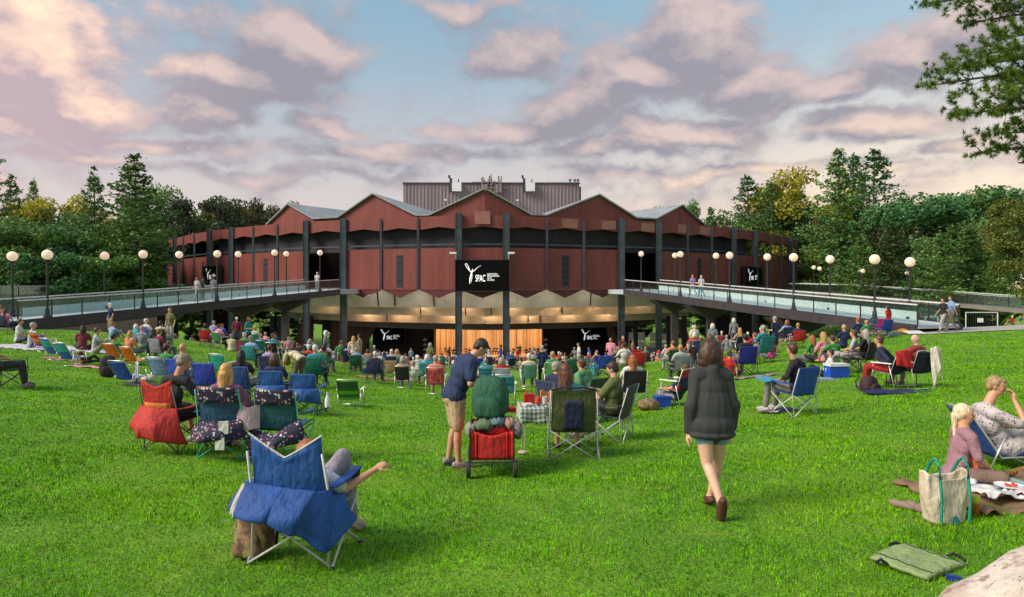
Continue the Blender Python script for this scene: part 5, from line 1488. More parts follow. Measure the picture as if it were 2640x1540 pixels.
MB().lathe([(.035, 0), (.04, .09), (.04, .1)], (.33, .17, .53), 14).build('cup_holder', M_nylon, big, color=(.02, .025, .02))
J = pose_chair(.10, .42, 'rest'); J.update(mk(er=(.37, .04, .62), wr=(.55, .22, .73), kr=(.24, .30, .80), kl=(-.08, .42, .66), ar=(.22, .56, .20), tr=(.26, .68, .12), pelvis=(.02, .04, .44), chest=(.05, -.06, .64), neck=(.08, -.10, .80), head=(.12, -.06, .90), sl=(-.10, -.08, .76), sr=(.25, -.06, .74), look=(.25, .9, -.35)))
J['hndr'] = (V(.6, .5, .4), V(-.3, .2, -1), 1.5)
person(figure(J, 'short', 'long', 'short', voxel=.010), p + V(-.07, 0, -.11), RZ, 'person in white tee and grey trousers sunk into the big blue chair', {'shirt': (.55, .55, .60), 'trousers': (.24, .22, .28), 'hair': HAIRC['red'], 'shoe': (.3, .24, .2)})
def backpack(loc, rz, label, mat, color, h=.42, w=.30, dpt=.20, tilt=0, strapc=(.02, .02, .02)):
    r = empty('backpack', loc, rz); tag(r, uniq(label), 'bag')
    def sh(e, x0, y0, z0, hh, ww, dd):
        m = MB().ball((0, 0, 0), 1, 24, 16); m.v = [(x0 + math.copysign(abs(a) ** .62, a) * ww / 2 * (1 - .12 * c), y0 + math.copysign(abs(b_) ** .7, b_) * dd / 2 * (1 - .25 * c), z0 + hh / 2 + math.copysign(abs(c) ** .7, c) * hh / 2 + .008 * noise.noise(Vector((a * 3, b_ * 3, c * 3)))) for a, b_, c in m.v]; return m
    sh(0, 0, 0, 0, h, w, dpt).build('main_pack', mat, r, True, color)
    sh(0, 0, -dpt * .55, .02, h * .5, w * .75, dpt * .4).build('front_pocket', mat, r, True, tuple(c * .85 for c in color))
    MB().tube([(-.05, 0, h - .01), (-.04, 0, h + .035), (.04, 0, h + .035), (.05, 0, h - .01)], .008, 6).build('carry_loop', M_nylon, r, color=strapc)
    for s in (-1, 1): MB().tube([(s * w * .3, dpt * .45, h * .93), (s * w * .38, dpt * .75, h * .6), (s * w * .42, dpt * .5, h * .12)], .014, 6).build('strap', M_nylon, r, color=strapc)
    MB().tube([(w * .42 * math.cos(a), -dpt * .18 - .0, h * .55 + h * .40 * math.sin(a)) for a in [i * math.pi / 14 for i in range(15)]], .005, 5).build('zip', M_nylon, r, color=strapc)
    return r
CAMO = pattern_mat('camo', 'camo', (.10, .055, .035), (.20, .12, .07), (.24, .20, .07), scale=9)
backpack(P(656, 1432), R(-10), 'brown camouflage backpack under the left side of the big blue chair', CAMO, (.2, .1, .07), .36, .30, .2)
# --- 2. red chair
FLORAL = pattern_mat('floral', 'floral', (.012, .014, .045), (.50, .42, .45), (.32, .06, .14), scale=24)
p = P(452, 1160); RZ = R(-16)
red = chair(chair_parts(.10, .52, .97, .44), p, RZ, 'red and orange camp chair with red canopy draped behind its seat', (.42, .018, .012), (.10, .09, .09))
MB().grid(lambda u, v: ((u - .5) * .44, -.232 - .14 * (.12 + .45 * v) - .048 * (1 - ((u - .5) * 2) ** 2) - .018, .44 + .28 * v), 8, 6, .006).build('back_panel', M_nylon, red, True, (.55, .16, .02))
drape([(-.30, -.30, .66), (0, -.40, .66), (.30, -.30, .64)], [(-.46, -.26, .36), (-.10, -.46, .28), (.20, -.46, .24), (.44, -.20, .16)], .12, 0, 5).build('draped_canopy', M_nylon, red, True, (.40, .016, .014))
J = pose_chair(.02, .44, 'lap'); J.update(mk(head=(.13, .02, 1.24), neck=(.07, -.02, 1.08), sl=(-.13, -.02, 1.0), sr=(.21, -.02, .98), look=(.3, .8, -.5), er=(.33, .06, .76), wr=(.26, .30, .74), kr=(.22, .44, .56), ar=(.34, .62, .1), tr=(.42, .76, .05)))
person(figure(J, 'short', 'short', 'grey', voxel=.011), p, RZ, 'grey haired person in black tee reading in the red chair', {'shirt': (.015, .017, .02), 'trousers': (.012, .012, .014), 'hair': (.20, .16, .12), 'shoe': (.35, .32, .26)})
o = th(MB().grid(lambda u, v: (-.14 + .28 * u, -.1 + .2 * v, .03 * abs(u - .5)), 6, 4, .012), 'book', M_leather, p + V(.33, .22, .83), 'open pink covered programme held over the red chair arm', 'book', RZ, (.5, .12, .12))
# --- 3. floral chairs
for (px, py, rz, who) in ((592, 1176, R(-3), True), (738, 1180, R(-6), False)):
    p = P(px, py)
    c = chair(chair_parts(.02, .56 if who else .54, .98, .46), p, rz, 'blue camp chair with floral headband and white pouch, blond woman in it' if who else 'empty blue camp chair with dark floral canopy right of the blond woman', (.02, .075, .16) if who else (.012, .09, .13), (.05, .38, .26))
    MB().grid(lambda u, v: ((u - .5) * .55, -.255 - .14 * (.76 + .26 * v) - .04 * (1 - ((u - .5) * 2) ** 2), .80 + .20 * v), 10, 5, .008).build('headband', FLORAL, c, True)
    drape([(-.30, -.30, .52), (0, -.42, .56), (.30, -.30, .56)] if who else [(-.30, -.30, .44), (0, -.38, .40), (.32, -.28, .60)], [(-.48, -.10, .24), (-.15, -.46, .30), (.20, -.44, .34), (.42, -.22, .30)] if who else [(-.46, -.2, .26), (-.28, -.40, .10), (.10, -.46, .26), (.46, -.2, .30)], .13, 0, px * .1).build('draped_canopy', FLORAL, c, True)
    if who:
        J = pose_chair(.06, .46, 'rest')
        person(figure(J, 'long', 'skirt', 'long', voxel=.011, fem=True), p, rz, 'blond woman with long loose hair seated in a floral chair', {'shirt': (.16, .06, .12), 'trousers': (.10, .02, .04), 'hair': (.50, .27, .09), 'shoe': (.25, .2, .18)})
        q = th(MB().grid(lambda u, v: (-.15 + .3 * u, -.05 * math.sin(math.pi * u) - .01, .03 + .30 * v + .01 * math.sin(u * 9)), 10, 8, .03), 'tote_bag', M_cloth, p + V(.36, -.26, .40), 'pale pink bag hanging from the arm of the floral chair', 'bag', R(8), (.48, .36, .40))
        MB().box((.0, 0, .0), (.13, .03, .16)).build('pouch', M_cloth, c, loc=(.17, -.52, .50), color=(.5, .52, .5)); MB().box((0, 0, 0), (.12, .025, .17)).build('pouch', M_cloth, c, loc=(.13, -.54, .30), color=(.52, .54, .5))
    else:
        MB().tube([(.30, -.2, .66), (.40, .1, .64), (.52, .24, .66)], .012, 6).build('side_tray_arm', M_tube, c, color=(.03, .04, .04))
bt = empty('bottle', P(738, 1180) + V(.50, .26, .64)); tag(bt, 'clear plastic bottle standing in the side cup of the floral chair', 'bottle')
MB().lathe([(.03, 0), (.034, .02), (.034, .13), (.014, .18), (.014, .2)], n=14).build('body', M_white, bt); MB().lathe([(.016, .2), (.016, .225)], n=12).build('cap', M_plastic, bt, color=(.6, .6, .6))
th(MB().ball((0, 0, .07), (.2, .14, .08), 18, 10), 'handbag', FLORAL, P(588, 1150), 'dark floral handbag on the grass under the blond woman', 'bag')
# --- 4. standing man, wagon, backpack, blankets
p = P(1178, 1203)
J = mk(pelvis=(0, -.04, .93), chest=(0, .08, 1.22), neck=(0, .20, 1.42), head=(0, .33, 1.53), sl=(-.19, .12, 1.36), sr=(.19, .14, 1.36), hl=(-.09, -.03, .88), hr=(.09, -.03, .88), kl=(-.10, -.0, .49), kr=(.11, -.02, .49), al=(-.11, -.08, .09), ar=(.13, -.02, .09), tl=(-.13, .07, .04), tr=(.15, .13, .04),
       el=(-.27, .10, 1.10), er=(.26, .10, 1.10), wl=(-.14, .36, 1.13), wr=(.15, .36, 1.13), look=(0, .62, -.78))
J['hndl'] = (V(.25, .9, -.25), V(.3, -.2, -1), .7); J['hndr'] = (V(-.25, .9, -.25), V(-.3, -.2, -1), .7)
man = person(figure(J, 'short', 'short', 'short', voxel=.0095, bulk=1.2, eyes=True), p, R(-68), 'standing man in navy polo and khaki shorts looking down at the wagon', {'shirt': (.012, .028, .085), 'trousers': (.42, .31, .19), 'hair': (.025, .014, .010), 'shoe': (.22, .21, .24), 'skin': (.50, .27, .17)}, scale=1.02)
for k, t in ((0, V(-.115, -.01, .012)), (1, V(.14, .05, .012))): MB().ball((0, 0, 0), (.052, .155, .016), 16, 8).build('shoe_sole', M_rubber if k == 0 else M_plastic, man, loc=t, rotz=R(5), color=(.7, .06, .03))
p = P(1268, 1232); w = empty('folding_wagon', p, R(2)); tag(w, 'red folding wagon loaded with blankets and a green backpack', 'wagon')
REDF = (.55, .012, .010)
fw, fd, z0, z1 = .25, .80, .22, .55
MB().grid(lambda u, v: ((u - .5) * 2 * (fw - .07), -.005 - .02 * math.sin(math.pi * u), z0 + (z1 - z0 - .04 * math.sin(math.pi * u) * v) * v), 14, 8, .01).build('end_panel', M_nylon, w, True, (.42, .012, .012))
for s in (-1, 1):
    MB().grid(lambda u, v: (s * (fw - .07 * (1 - u)), -.015 + .03 * math.sin(math.pi * u), z0 + (z1 - z0) * v), 4, 6, .01).build('corner_panel', M_nylon, w, True, REDF)
    MB().grid(lambda u, v: (s * fw + s * .015 * math.sin(math.pi * u), u * fd, z0 + (z1 - z0) * v), 10, 6, .01).build('side_panel', M_nylon, w, True, REDF)
MB().grid(lambda u, v: ((u - .5) * 2 * fw, fd, z0 + (z1 - z0) * v), 6, 4, .01).build('end_panel', M_nylon, w, True, REDF)
MB().box((0, fd / 2, z0), (fw * 2, fd, .02)).build('floor', M_nylon, w, color=(.02, .02, .02))
f = MB()
for s in (-1, 1):
    for y in (-.02, fd + .02): f.tube([(s * (fw + .012), y, .14), (s * (fw + .012), y, z1 + .03)], .011, 6)
    f.tube([(s * (fw + .012), -.02, z1 + .03), (s * (fw + .012), fd + .02, z1 + .03)], .011, 6)
f.tube([(-fw, -.02, z0 - .03), (fw, -.02, z0 - .03)], .011, 6).tube([(-fw, fd, z0 - .03), (fw, fd, z0 - .03)], .011, 6).tube([(0, -.02, z0 - .03), (0, -.02, .12)], .012, 6)
f.build('frame', M_steel_dark, w)
for s in (-1, 1):
    for y in (.0, fd):
        wh = MB().lathe([(.045, -.025), (.09, -.025), (.10, -.015), (.10, .015), (.09, .025), (.045, .025)], (s * (fw + .03), y, .10), 20, 'x').build('wheel', M_rubber, w)
        MB().lathe([(.045, -.028), (.045, .028)], (s * (fw + .03), y, .10), 14, 'x').build('hub', M_plastic, wh, color=(.05, .05, .05))
handle = MB().tube([(0, fd + .02, .2), (0, fd + .35, .5), (0, fd + .4, .62)], .012, 6).build('pull_handle', M_steel_dark, w)
for k, (x, y, z, sx, sy, sz, c, lab) in enumerate([(-.10, .16, .60, .22, .2, .10, (.10, .16, .09), 'rolled green blanket lying at the left of the wagon load'), (.06, .18, .64, .17, .2, .08, (.10, .17, .20), 'blue grey fleece bundled in the middle of the wagon'),
                                                   (.20, .20, .62, .14, .22, .09, (.34, .20, .15), 'tan blanket bundled at the right of the wagon load'), (.30, .12, .54, .10, .16, .13, (.14, .14, .13), 'grey rolled mat hanging over the right wagon rim'), (-.27, .14, .55, .09, .14, .10, (.26, .25, .23), 'pale grey towel hanging over the left wagon rim')]):
    m = MB().ball((0, 0, 0), (1, 1, 1), 20, 14); m.v = [(a * sx * .6, b_ * sy * .6, c_ * sz * .8 + .03 * noise.noise(Vector((a * 2 + k, b_ * 2, c_ * 2))) + .012 * math.sin(a * 12)) for a, b_, c_ in m.v]
    th(m, 'blanket', M_cloth, p + V(x, y, z), lab, 'blanket', R(k * 9), c, smooth=True)
backpack(p + V(-.03, .34, .66), R(-12), 'large dark green backpack standing on top of the red wagon', M_nylon, (.008, .085, .045), .52, .46, .30, strapc=(.01, .02, .015))
th(MB().box((0, 0, .05), (.34, .26, .10)), 'seat_cushion', M_nylon, p + V(-.02, .34, .585), 'black cushion between green backpack and wagon blankets', 'cushion', 0, (.01, .01, .012))
th(MB().box((0, 0, .03), (.24, .2, .05)), 'cool_bag', M_nylon, p + V(.16, .62, .68), 'small red bag behind the green backpack on the wagon', 'bag', .2, (.5, .012, .012))
th(MB().ball((0, 0, .03), (.08, .05, .03), 14, 8), 'sunglasses_pouch', M_cloth, P(1348, 1172), 'crumpled pale pouch on the grass right of the wagon', 'pouch', 0, (.5, .38, .34))
# --- 5. table group
GING = pattern_mat('gingham', 'gingham', (.50, .52, .50), (.03, .12, .07), scale=95)
tp = P(1408, 1158); tb_ = empty('folding_table', tp, R(4)); tag(tb_, 'small folding picnic table beside the olive camp chair', 'table')
MB().box((0, 0, .66), (.76, .56, .02)).build('tabletop', M_white, tb_)
for sx in (-1, 1):
    for sy in (-1, 1): MB().tube([(sx * .33, sy * .22, .65), (sx * .35, sy * .24, 0)], .011, 6).build('leg', M_alu, tb_)
def clothf(u, v):
    x, y = (u - .5) * 2, (v - .5) * 2; X = max(-.40, min(.40, x * .62)); Yy = max(-.30, min(.30, y * .52)); over = max(0, abs(x * .62) - .40) + max(0, abs(y * .52) - .30)
    return (X + math.copysign(.02, x) * (over > 0) + .02 * math.sin(v * 26) * over * 4, Yy + math.copysign(.02, y) * (over > 0) + .02 * math.sin(u * 24) * over * 4, .68 - over * 1.0)
th(MB().grid(clothf, 40, 36, .004), 'tablecloth', GING, tp, 'green and white checked tablecloth hanging over the picnic table', 'tablecloth', R(4), smooth=True)
tt = tp + V(0, 0, .69)
def item(name, mb, mat, off, label, cat, color, rz=0): return th(mb, name, mat, tt + V(*off), label, cat, rz, color)
item('lunch_bag', MB().box((0, 0, .07), (.16, .12, .14)).tube([(-.05, 0, .14), (-.04, 0, .19), (.04, 0, .19), (.05, 0, .14)], .007, 6), M_nylon, (-.26, .08, 0), 'red lunch bag with loop handle on the checked table', 'bag', (.45, .012, .015), .2)
item('drink_can', MB().lathe([(.028, 0), (.033, .008), (.033, .11), (.026, .122)], n=16), M_plastic, (-.12, -.10, 0), 'red drink can near the front edge of the checked table', 'can', (.45, .02, .02))
item('cup', MB().lathe([(.03, 0), (.042, .11), (.040, .11), (.028, .01)], n=16), M_plastic, (-.02, .02, 0), 'white paper cup in the middle of the checked table', 'cup', (.6, .58, .55))
item('snack_bag', MB().grid(lambda u, v: ((u - .5) * .2, .03 * math.sin(math.pi * u), .17 * v + .02 * math.sin(u * 8)), 8, 6, .02), M_plastic, (.02, .16, 0), 'orange snack bag at the back of the checked table', 'snack bag', (.6, .22, .06), .3)
item('food_tray', MB().box((0, 0, .02), (.22, .15, .04)).ball((.03, 0, .05), (.06, .04, .02), 10, 6), M_plastic, (.16, -.05, 0), 'pinkish food tray at the right of the checked table', 'tray', (.55, .36, .30), -.2)
item('napkin_stack', MB().box((0, 0, .015), (.12, .12, .03)), M_cloth, (-.28, -.13, 0), 'stack of white napkins at the left corner of the checked table', 'napkins', (.62, .6, .58), .4)
OLIV = (.075, .095, .030)
p = P(1476, 1180)
c = chair(CAMP_WIDE, p, R(-2), 'olive high back camp chair with navy middle panel', OLIV, (.42, .42, .44))
MB().grid(lambda u, v: ((u - .5) * .26, -.245 - .14 * (.15 + .6 * v) - .05, .44 + .42 * v), 8, 8, .006).build('back_panel', M_nylon, c, True, (.010, .018, .06))
MB().tube([(-.30, -.385, 1.0), (-.15, -.40, 1.035), (.15, -.40, 1.035), (.30, -.385, 1.0)], .016, 6).build('top_rim', M_nylon, c, color=(.01, .012, .02))
J = pose_chair(.02, .45, 'lap'); J.update(mk(head=(-.10, .02, 1.20), neck=(-.05, .0, 1.05)))
person(figure(J, 'short', 'short', 'long', voxel=.011, fem=True), p, R(4), 'dark haired person in teal top mostly hidden by the olive chair', {'shirt': (.02, .16, .20), 'trousers': (.02, .02, .03), 'hair': (.10, .035, .02), 'shoe': (.02, .02, .02)})
p = P(1576, 1136)
c = chair(CAMP, p, R(62), 'grey black camp chair seen from the side at the table', (.045, .05, .06), (.5, .5, .52))
J = pose_chair(.0, .45, 'lap'); J.update(mk(look=(0, .9, -.4), el=(-.25, .12, .72), wl=(-.05, .30, .80), er=(.25, .12, .72), wr=(.06, .30, .80)))
person(figure(J, 'short', 'short', 'short', voxel=.011, bulk=1.22, eyes=True), p, R(62), 'dark haired person in olive tee sitting sideways at the table', {'shirt': (.11, .13, .04), 'trousers': (.03, .04, .03), 'hair': (.03, .012, .018), 'skin': (.60, .34, .25)})
p = P(1437, 1098)
chair(CAMP, p, R(-50), 'navy camp chair behind the picnic table', (.02, .03, .08), (.1, .1, .1))
person(figure(pose_chair(0, .45, 'lap'), 'short', 'long', 'grey', voxel=.012, bulk=1.1), p, R(-50), 'grey haired man in navy tee behind the picnic table', {'shirt': (.012, .022, .075), 'trousers': (.03, .035, .05), 'hair': HAIRC['grey']})
p = P(1514, 1088)
chair(CAMP, p, R(40), 'dark green camp chair behind the olive chair', (.02, .06, .04), (.1, .1, .1))
J = pose_chair(-.16, .46, 'lap')
person(figure(J, 'short', 'long', 'short', voxel=.012, bulk=1.15), p, R(42), 'brown haired man in light green tee leaning over the table', {'shirt': (.10, .26, .12), 'trousers': (.05, .06, .12), 'hair': HAIRC['brown']})
# --- 6. the walking woman
p = P(1834, 1322)
J = mk(pelvis=(0, 0, .92), chest=(0, .02, 1.20), neck=(0, .02, 1.40), head=(0, .06, 1.545), sl=(-.150, .01, 1.315), sr=(.150, .01, 1.315), hl=(-.08, 0, .86), hr=(.08, 0, .86), kl=(-.055, -.04, .48), al=(.0, -.26, .185), tl=(.005, -.225, .045), kr=(.10, .10, .48), ar=(.055, .20, .10), tr=(.06, .32, .045),
       el=(-.195, -.04, 1.06), er=(.195, .02, 1.06), wl=(-.222, .0, .78), wr=(.222, .10, .78), look=(0, 1, -.12))
def jacket(S):
    prim_ell(S, (0, 0, .98), .200, .15, .32); prim_ell(S, (0, -.01, .85), .225, .165, .15); prim_ell(S, (0, -.01, .765), .235, .17, .055); prim_ell(S, (0, 0, 1.16), .170, .115, .20)
    prim_cap(S, (-.145, 0, 1.305), .056, (-.205, -.04, 1.04), .062); prim_cap(S, (.145, 0, 1.305), .056, (.205, .0, 1.04), .062)
    prim_cap(S, (-.215, -.04, 1.04), .066, (-.222, .0, .80), .050); prim_cap(S, (.215, .0, 1.04), .066, (.222, .08, .80), .050); prim_cap(S, (0, -.02, 1.38), .075, (0, 0, 1.30), .11)
person(figure(J, 'long', 'brief', 'bob', voxel=.009, fem=True, fold=.009, bulk=1.08, xshirt=jacket), p, R(2), 'woman in long charcoal jacket and denim shorts walking towards the stage', {'shirt': (.030, .035, .037), 'trousers': (.16, .30, .45), 'hair': (.045, .018, .012), 'shoe': (.085, .028, .018), 'skin': (.66, .40, .29)}, scale=.95, mats={'shirt': simple('knit jacket', None, .9, nscale=5, lo=.85, hi=1.15, bs=.15, bscale=120)})
# --- 7. lone blue chair at the right
p = P(2046, 1070)
chair(CAMP, p, R(26), 'royal blue camp chair standing alone on the right slope', (.012, .07, .36), (.5, .5, .52))
J = pose_chair(.02, .45, 'lap'); J.update(mk(head=(-.08, -.02, 1.22), neck=(-.05, -.04, 1.06)))
person(figure(J, 'long', 'long', 'short', voxel=.012), p, R(34), 'brown haired person in black sweater sitting in the lone royal blue chair', {'shirt': (.015, .015, .02), 'trousers': (.20, .19, .19), 'hair': (.06, .025, .02), 'shoe': (.35, .35, .36)})
th(MB().grid(lambda u, v: ((u - .5) * .7, (v - .5) * .45, .04 + .05 * noise.noise(Vector((u * 4, v * 4, 1)))), 12, 10, .02), 'jacket', M_cloth, P(2010, 1062), 'navy jacket dropped on the grass beside the lone blue chair', 'jacket', .3, (.015, .02, .08))
th(MB().grid(lambda u, v: ((u - .5) * .35, (v - .5) * .25, .03 + .04 * u), 4, 4, .01), 'newspaper', M_cloth, P(1985, 1066), 'folded pale newspaper beside the lone blue chair', 'newspaper', -.6, (.5, .5, .52))
th(MB().grid(lambda u, v: ((u - .5) * .3, (v - .5) * .3, .05 * v), 4, 4, .02), 'magazine', M_plastic, p + V(-.42, .20, .62), 'light blue folder held beside the lone blue chair', 'folder', .4, (.05, .25, .45))
# --- 8. elderly couple at the right
pa, pb = P(2292, 1003), P(2358, 1000)
chair(LAWN, pa, R(30), 'navy lawn chair with red jacket slung over its back', (.012, .018, .055), mats=None)
th(drape([(-.26, 0, 0), (0, -.02, .03), (.26, 0, 0)], [(-.30, -.05, -.30), (0, -.08, -.36), (.34, -.04, -.42)], .05, 0, 2), 'jacket', M_nylon, pa + V(.12, -.34, .90), 'red jacket slung over the back of the navy lawn chair', 'jacket', R(24), (.50, .010, .010), smooth=True)
J = pose_chair(-.20, .40, 'lap')
person(figure(J, 'long', 'long', 'short', voxel=.014), pa, R(52), 'person in navy bent forward in the left chair of the couple', {'shirt': (.015, .02, .06), 'trousers': (.30, .012, .012), 'hair': HAIRC['brown']})
chair(LAWN, pb, R(14), 'white framed lawn chair with cream towel over its right side', (.012, .016, .05))
th(drape([(-.14, .0, 0), (0, -.02, .05), (.14, 0, .0)], [(-.10, -.05, -.92), (.02, -.10, -.45), (.16, -.04, -.86)], .04, 0, 7), 'towel', M_cloth, pb + V(.26, -.33, .93), 'cream towel hanging from the white framed lawn chair', 'towel', R(10), (.56, .53, .46), smooth=True)
J = pose_chair(.0, .40, 'lap'); J.update(mk(look=(-.95, .1, -.2), el=(-.34, .08, .72)))
person(figure(J, 'long', 'long', 'bald', voxel=.013, bulk=1.1, eyes=True), pb, R(16), 'white haired man with maroon sleeves turned sideways in his lawn chair', {'shirt': (.25, .04, .035), 'trousers': (.30, .25, .2), 'skin': (.58, .36, .29)})
th(MB().grid(lambda u, v: ((u - .5) * 1.7, (v - .5) * .5, .03 + .03 * noise.noise(Vector((u * 6, v * 4, 1)))), 20, 8, .03), 'picnic_mat', M_cloth, P(2330, 1012), 'navy mat folded flat in front of the elderly couple chairs', 'mat', 0, (.012, .015, .09))
backpack(P(2240, 1010), R(30), 'dark maroon bag slumped left of the elderly couple', M_nylon, (.04, .012, .02), .36, .42, .3)
# --- 9. blanket picnic at the right edge
def lay(name, mat, cx, cy, w_, d_, rz, label, color=None, h=.02, amp=.015, cat='blanket', nu=22, nv=16, seed=0, z=0.0, edge=.0):
    c_, s_ = math.cos(rz), math.sin(rz)
    def fn(u, v):
        x, y = (u - .5) * w_, (v - .5) * d_; e = 1 + edge * noise.noise(Vector((u * 5 + seed, v * 5, 2))); x *= e; y *= e
        X, Y = cx + x * c_ - y * s_, cy + x * s_ + y * c_
        return (X - cx, Y - cy, gz(X, Y) + z - gz(cx, cy) + h + amp * noise.noise(Vector((u * w_ * 6 + seed, v * d_ * 6, seed))) + amp * .8 * math.sin(u * w_ * 14 + 3 * noise.noise(Vector((u * 3, v * 3, seed)))))
    return th(MB().grid(fn, nu, nv, .012), name, mat, (cx, cy, gz(cx, cy)), label, cat, 0, color, smooth=True)
pw = P(2462, 1248); pm = P(2592, 1200)
bc = P(2560, 1275)
lay('blanket', M_cloth, bc.x + .12, bc.y + .02, 1.45, 1.15, R(8), 'rumpled camel brown blanket at the right edge', (.22, .13, .08), .03, .03, nu=40, nv=30, edge=.12)
STRP = pattern_mat('teal stripes', 'stripey', (.52, .55, .56), (.03, .20, .24), scale=150)
lay('cloth', STRP, bc.x + .15, bc.y + .10, .75, .42, R(25), 'teal and white striped cloth laid over the brown blanket', None, .065, .012, 'cloth', seed=4, edge=.1)
lay('cloth', M_cloth, bc.x - .10, bc.y + .34, .42, .36, R(40), 'crumpled white cloth on the blanket behind the seated woman', (.55, .56, .60), .08, .03, 'cloth', seed=9, edge=.2)
lay('plastic_bag', M_plastic, bc.x - .16, bc.y - .26, .34, .26, R(5), 'white plastic bag crumpled on the blanket beside the jar', (.62, .60, .60), .10, .04, 'bag', seed=12, edge=.2)
lay('plastic_bag', M_plastic, bc.x + .22, bc.y - .28, .40, .22, R(12), 'translucent pinkish food bag on the blanket near the plate', (.60, .50, .52), .09, .03, 'bag', seed=15, edge=.2)
def plate(x, y, z, label, food):
    r = empty('plate', (x, y, gz(x, y) + z)); tag(r, uniq(label), 'plate')
    MB().lathe([(.02, .004), (.085, .004), (.12, .018), (.122, .022), (.085, .010), (.01, .009)], n=28).build('dish', M_white, r)
    m = MB()
    for i in range(9): a = i * 2.4; m.ball((.035 * math.cos(a) * (i % 3) * .7, .035 * math.sin(a) * (i % 3) * .7, .02 + .004 * (i % 3)), (.016, .014, .012), 8, 6)
    m.build('food', M_plastic, r, color=food); return r
plate(bc.x + .08, bc.y - .10, .09, 'white plate of red fruit on the brown blanket', (.55, .05, .02)); plate(bc.x + .10, bc.y + .30, .10, 'white plate of pastry at the back of the blanket', (.60, .30, .15))
# tote bag
pt = P(2432, 1344); tote = empty('tote_bag', pt, R(8), 1.12); tag(tote, 'cream canvas tote bag with green handles on the grass', 'bag')
def totef(u, v):
    a = u * 2 * math.pi; wv = .155 - .05 * math.cos(v * math.pi * .9) * .6 * (1 - v) + .02 * v; dd = .095
    ca, sa = math.cos(a), math.sin(a); e = .55
    x = math.copysign(abs(ca) ** e, ca) * wv; y = math.copysign(abs(sa) ** e, sa) * dd * (1 - .25 * v)
    n_ = noise.noise(Vector((ca * 2, sa * 2, v * 3)))
    return (x + .018 * n_, y + .02 * n_, .36 * v + (.03 * math.cos(2 * a) * v ** 3) + .012 * n_ * v)
MB().grid(totef, 40, 18, .006).build('bag_body', M_cloth, tote, True, (.56, .49, .38))
MB().grid(lambda u, v: tuple(Vector(totef(u, 0)) * v + Vector((0, 0, .004))), 40, 3).build('base', M_cloth, tote, True, (.03, .17, .17))
for s, x0 in ((-1, -.11), (1, .12)):
    MB().tube([(x0, -.11, .03), (x0 * 1.02, -.118, .20), (x0, -.10, .34), (x0 + .01, -.08, .43), (x0 + .02, -.03, .48), (x0 + .03, .03, .44), (x0 + .02, .08, .34)], .011, 6).build('handle', M_cloth, tote, color=(.01, .26, .17))
MB().grid(lambda u, v: (.01 + (u - .5) * .10 * (1 - v), -.118 + .012 * v, .005 + .08 * v), 6, 5, .006).build('patch', M_cloth, tote, True, (.01, .17, .18))
# jar
pj = P(2514, 1330); jar = empty('drink_jar', pj); tag(jar, 'jar of amber drink with yellow lid beside the tote bag', 'jar')
M_amber = simple('amber drink', (.33, .11, .012), .12, nscale=20)
MB().lathe([(.030, 0), (.036, .008), (.036, .10), (.032, .115)], n=22).build('jar_body', M_amber, jar); MB().lathe([(.037, .115), (.038, .118), (.038, .165), (.033, .172)], n=22).build('lid', M_plastic, jar, color=(.55, .52, .03))
for k, (px, py, lab) in enumerate([(2332, 1312, 'left shoe of a brown pair lying by the tote bag'), (2364, 1318, 'right shoe of a brown pair lying by the tote bag')]):
    m = MB(); prim_cap(m, (0, -.08, .035), .038, (0, .10, .028), .034); prim_cap(m, (0, -.08, .05), .036, (0, -.05, .055), .034)
    th(m, 'shoe', M_leather, P(px, py), lab, 'shoe', R(35 - 20 * k), (.22, .16, .13), smooth=True)
# seated woman with platinum hair
J = pose_ground('cross', .05); J.update(mk(look=(.42, .90, -.10), el=(-.22, .12, .34), wl=(-.10, .32, .16), er=(.22, .14, .34), wr=(.12, .36, .14), head=(0, .10, .79)))
wm = person(figure(J, 'elbow', 'long', 'ponytail', voxel=.009, fem=True, eyes=True), pw + V(0, 0, .02), R(-98), 'seated woman with tied back platinum hair in a mauve top', {'shirt': (.30, .16, .20), 'trousers': (.17, .11, .09), 'hair': (.66, .54, .38), 'skin': (.60, .32, .20), 'shoe': (.2, .1, .08)}, scale=.86)
sc = MB(); prim_cap(sc, (.08, .115, .60), .035, (.07, .17, .34), .035, 10); prim_cap(sc, (.07, .17, .34), .035, (.06, .21, .10), .04, 10); prim_cap(sc, (-.08, .115, .60), .035, (-.07, .17, .34), .035, 10); prim_cap(sc, (-.07, .17, .34), .035, (-.06, .21, .10), .04, 10)
link('scarf', remesh(sc, 'scarf', M_cloth, .009, 4, .004, 14), wm, color=(.75, .20, .10))
# man in patterned shirt in a low beach chair
PSH = pattern_mat('printed shirt', 'floral', (.50, .46, .46), (.05, .05, .10), (.22, .10, .13), scale=34)
ch = chair(LOWB, pm, R(-98), 'low blue beach chair at the right edge', (.015, .06, .30), (.02, .08, .38))
J = pose_chair(.16, .15, 'lap', 0); J.update(mk(kl=(-.12, .40, .50), kr=(.12, .40, .46), al=(-.12, .72, .1), ar=(.12, .74, .1), tl=(-.13, .86, .06), tr=(.13, .88, .06), head=(0, -.10, .93), look=(.50, .83, -.25), er=(.25, .10, .50), wr=(.09, .05, .78), el=(-.26, .02, .42), wl=(-.10, .26, .44)))
J['hndr'] = (V(-.30, .0, .95), V(-.2, -.95, .1), 1.0)
person(figure(J, 'short', 'long', 'short', voxel=.009, bulk=1.08, eyes=True), pm, R(-98), 'man in a black and white printed shirt holding his hand to his face', {'trousers': (.36, .34, .33), 'hair': (.32, .20, .10), 'skin': (.56, .29, .18)}, mats={'shirt': PSH}, scale=.95)
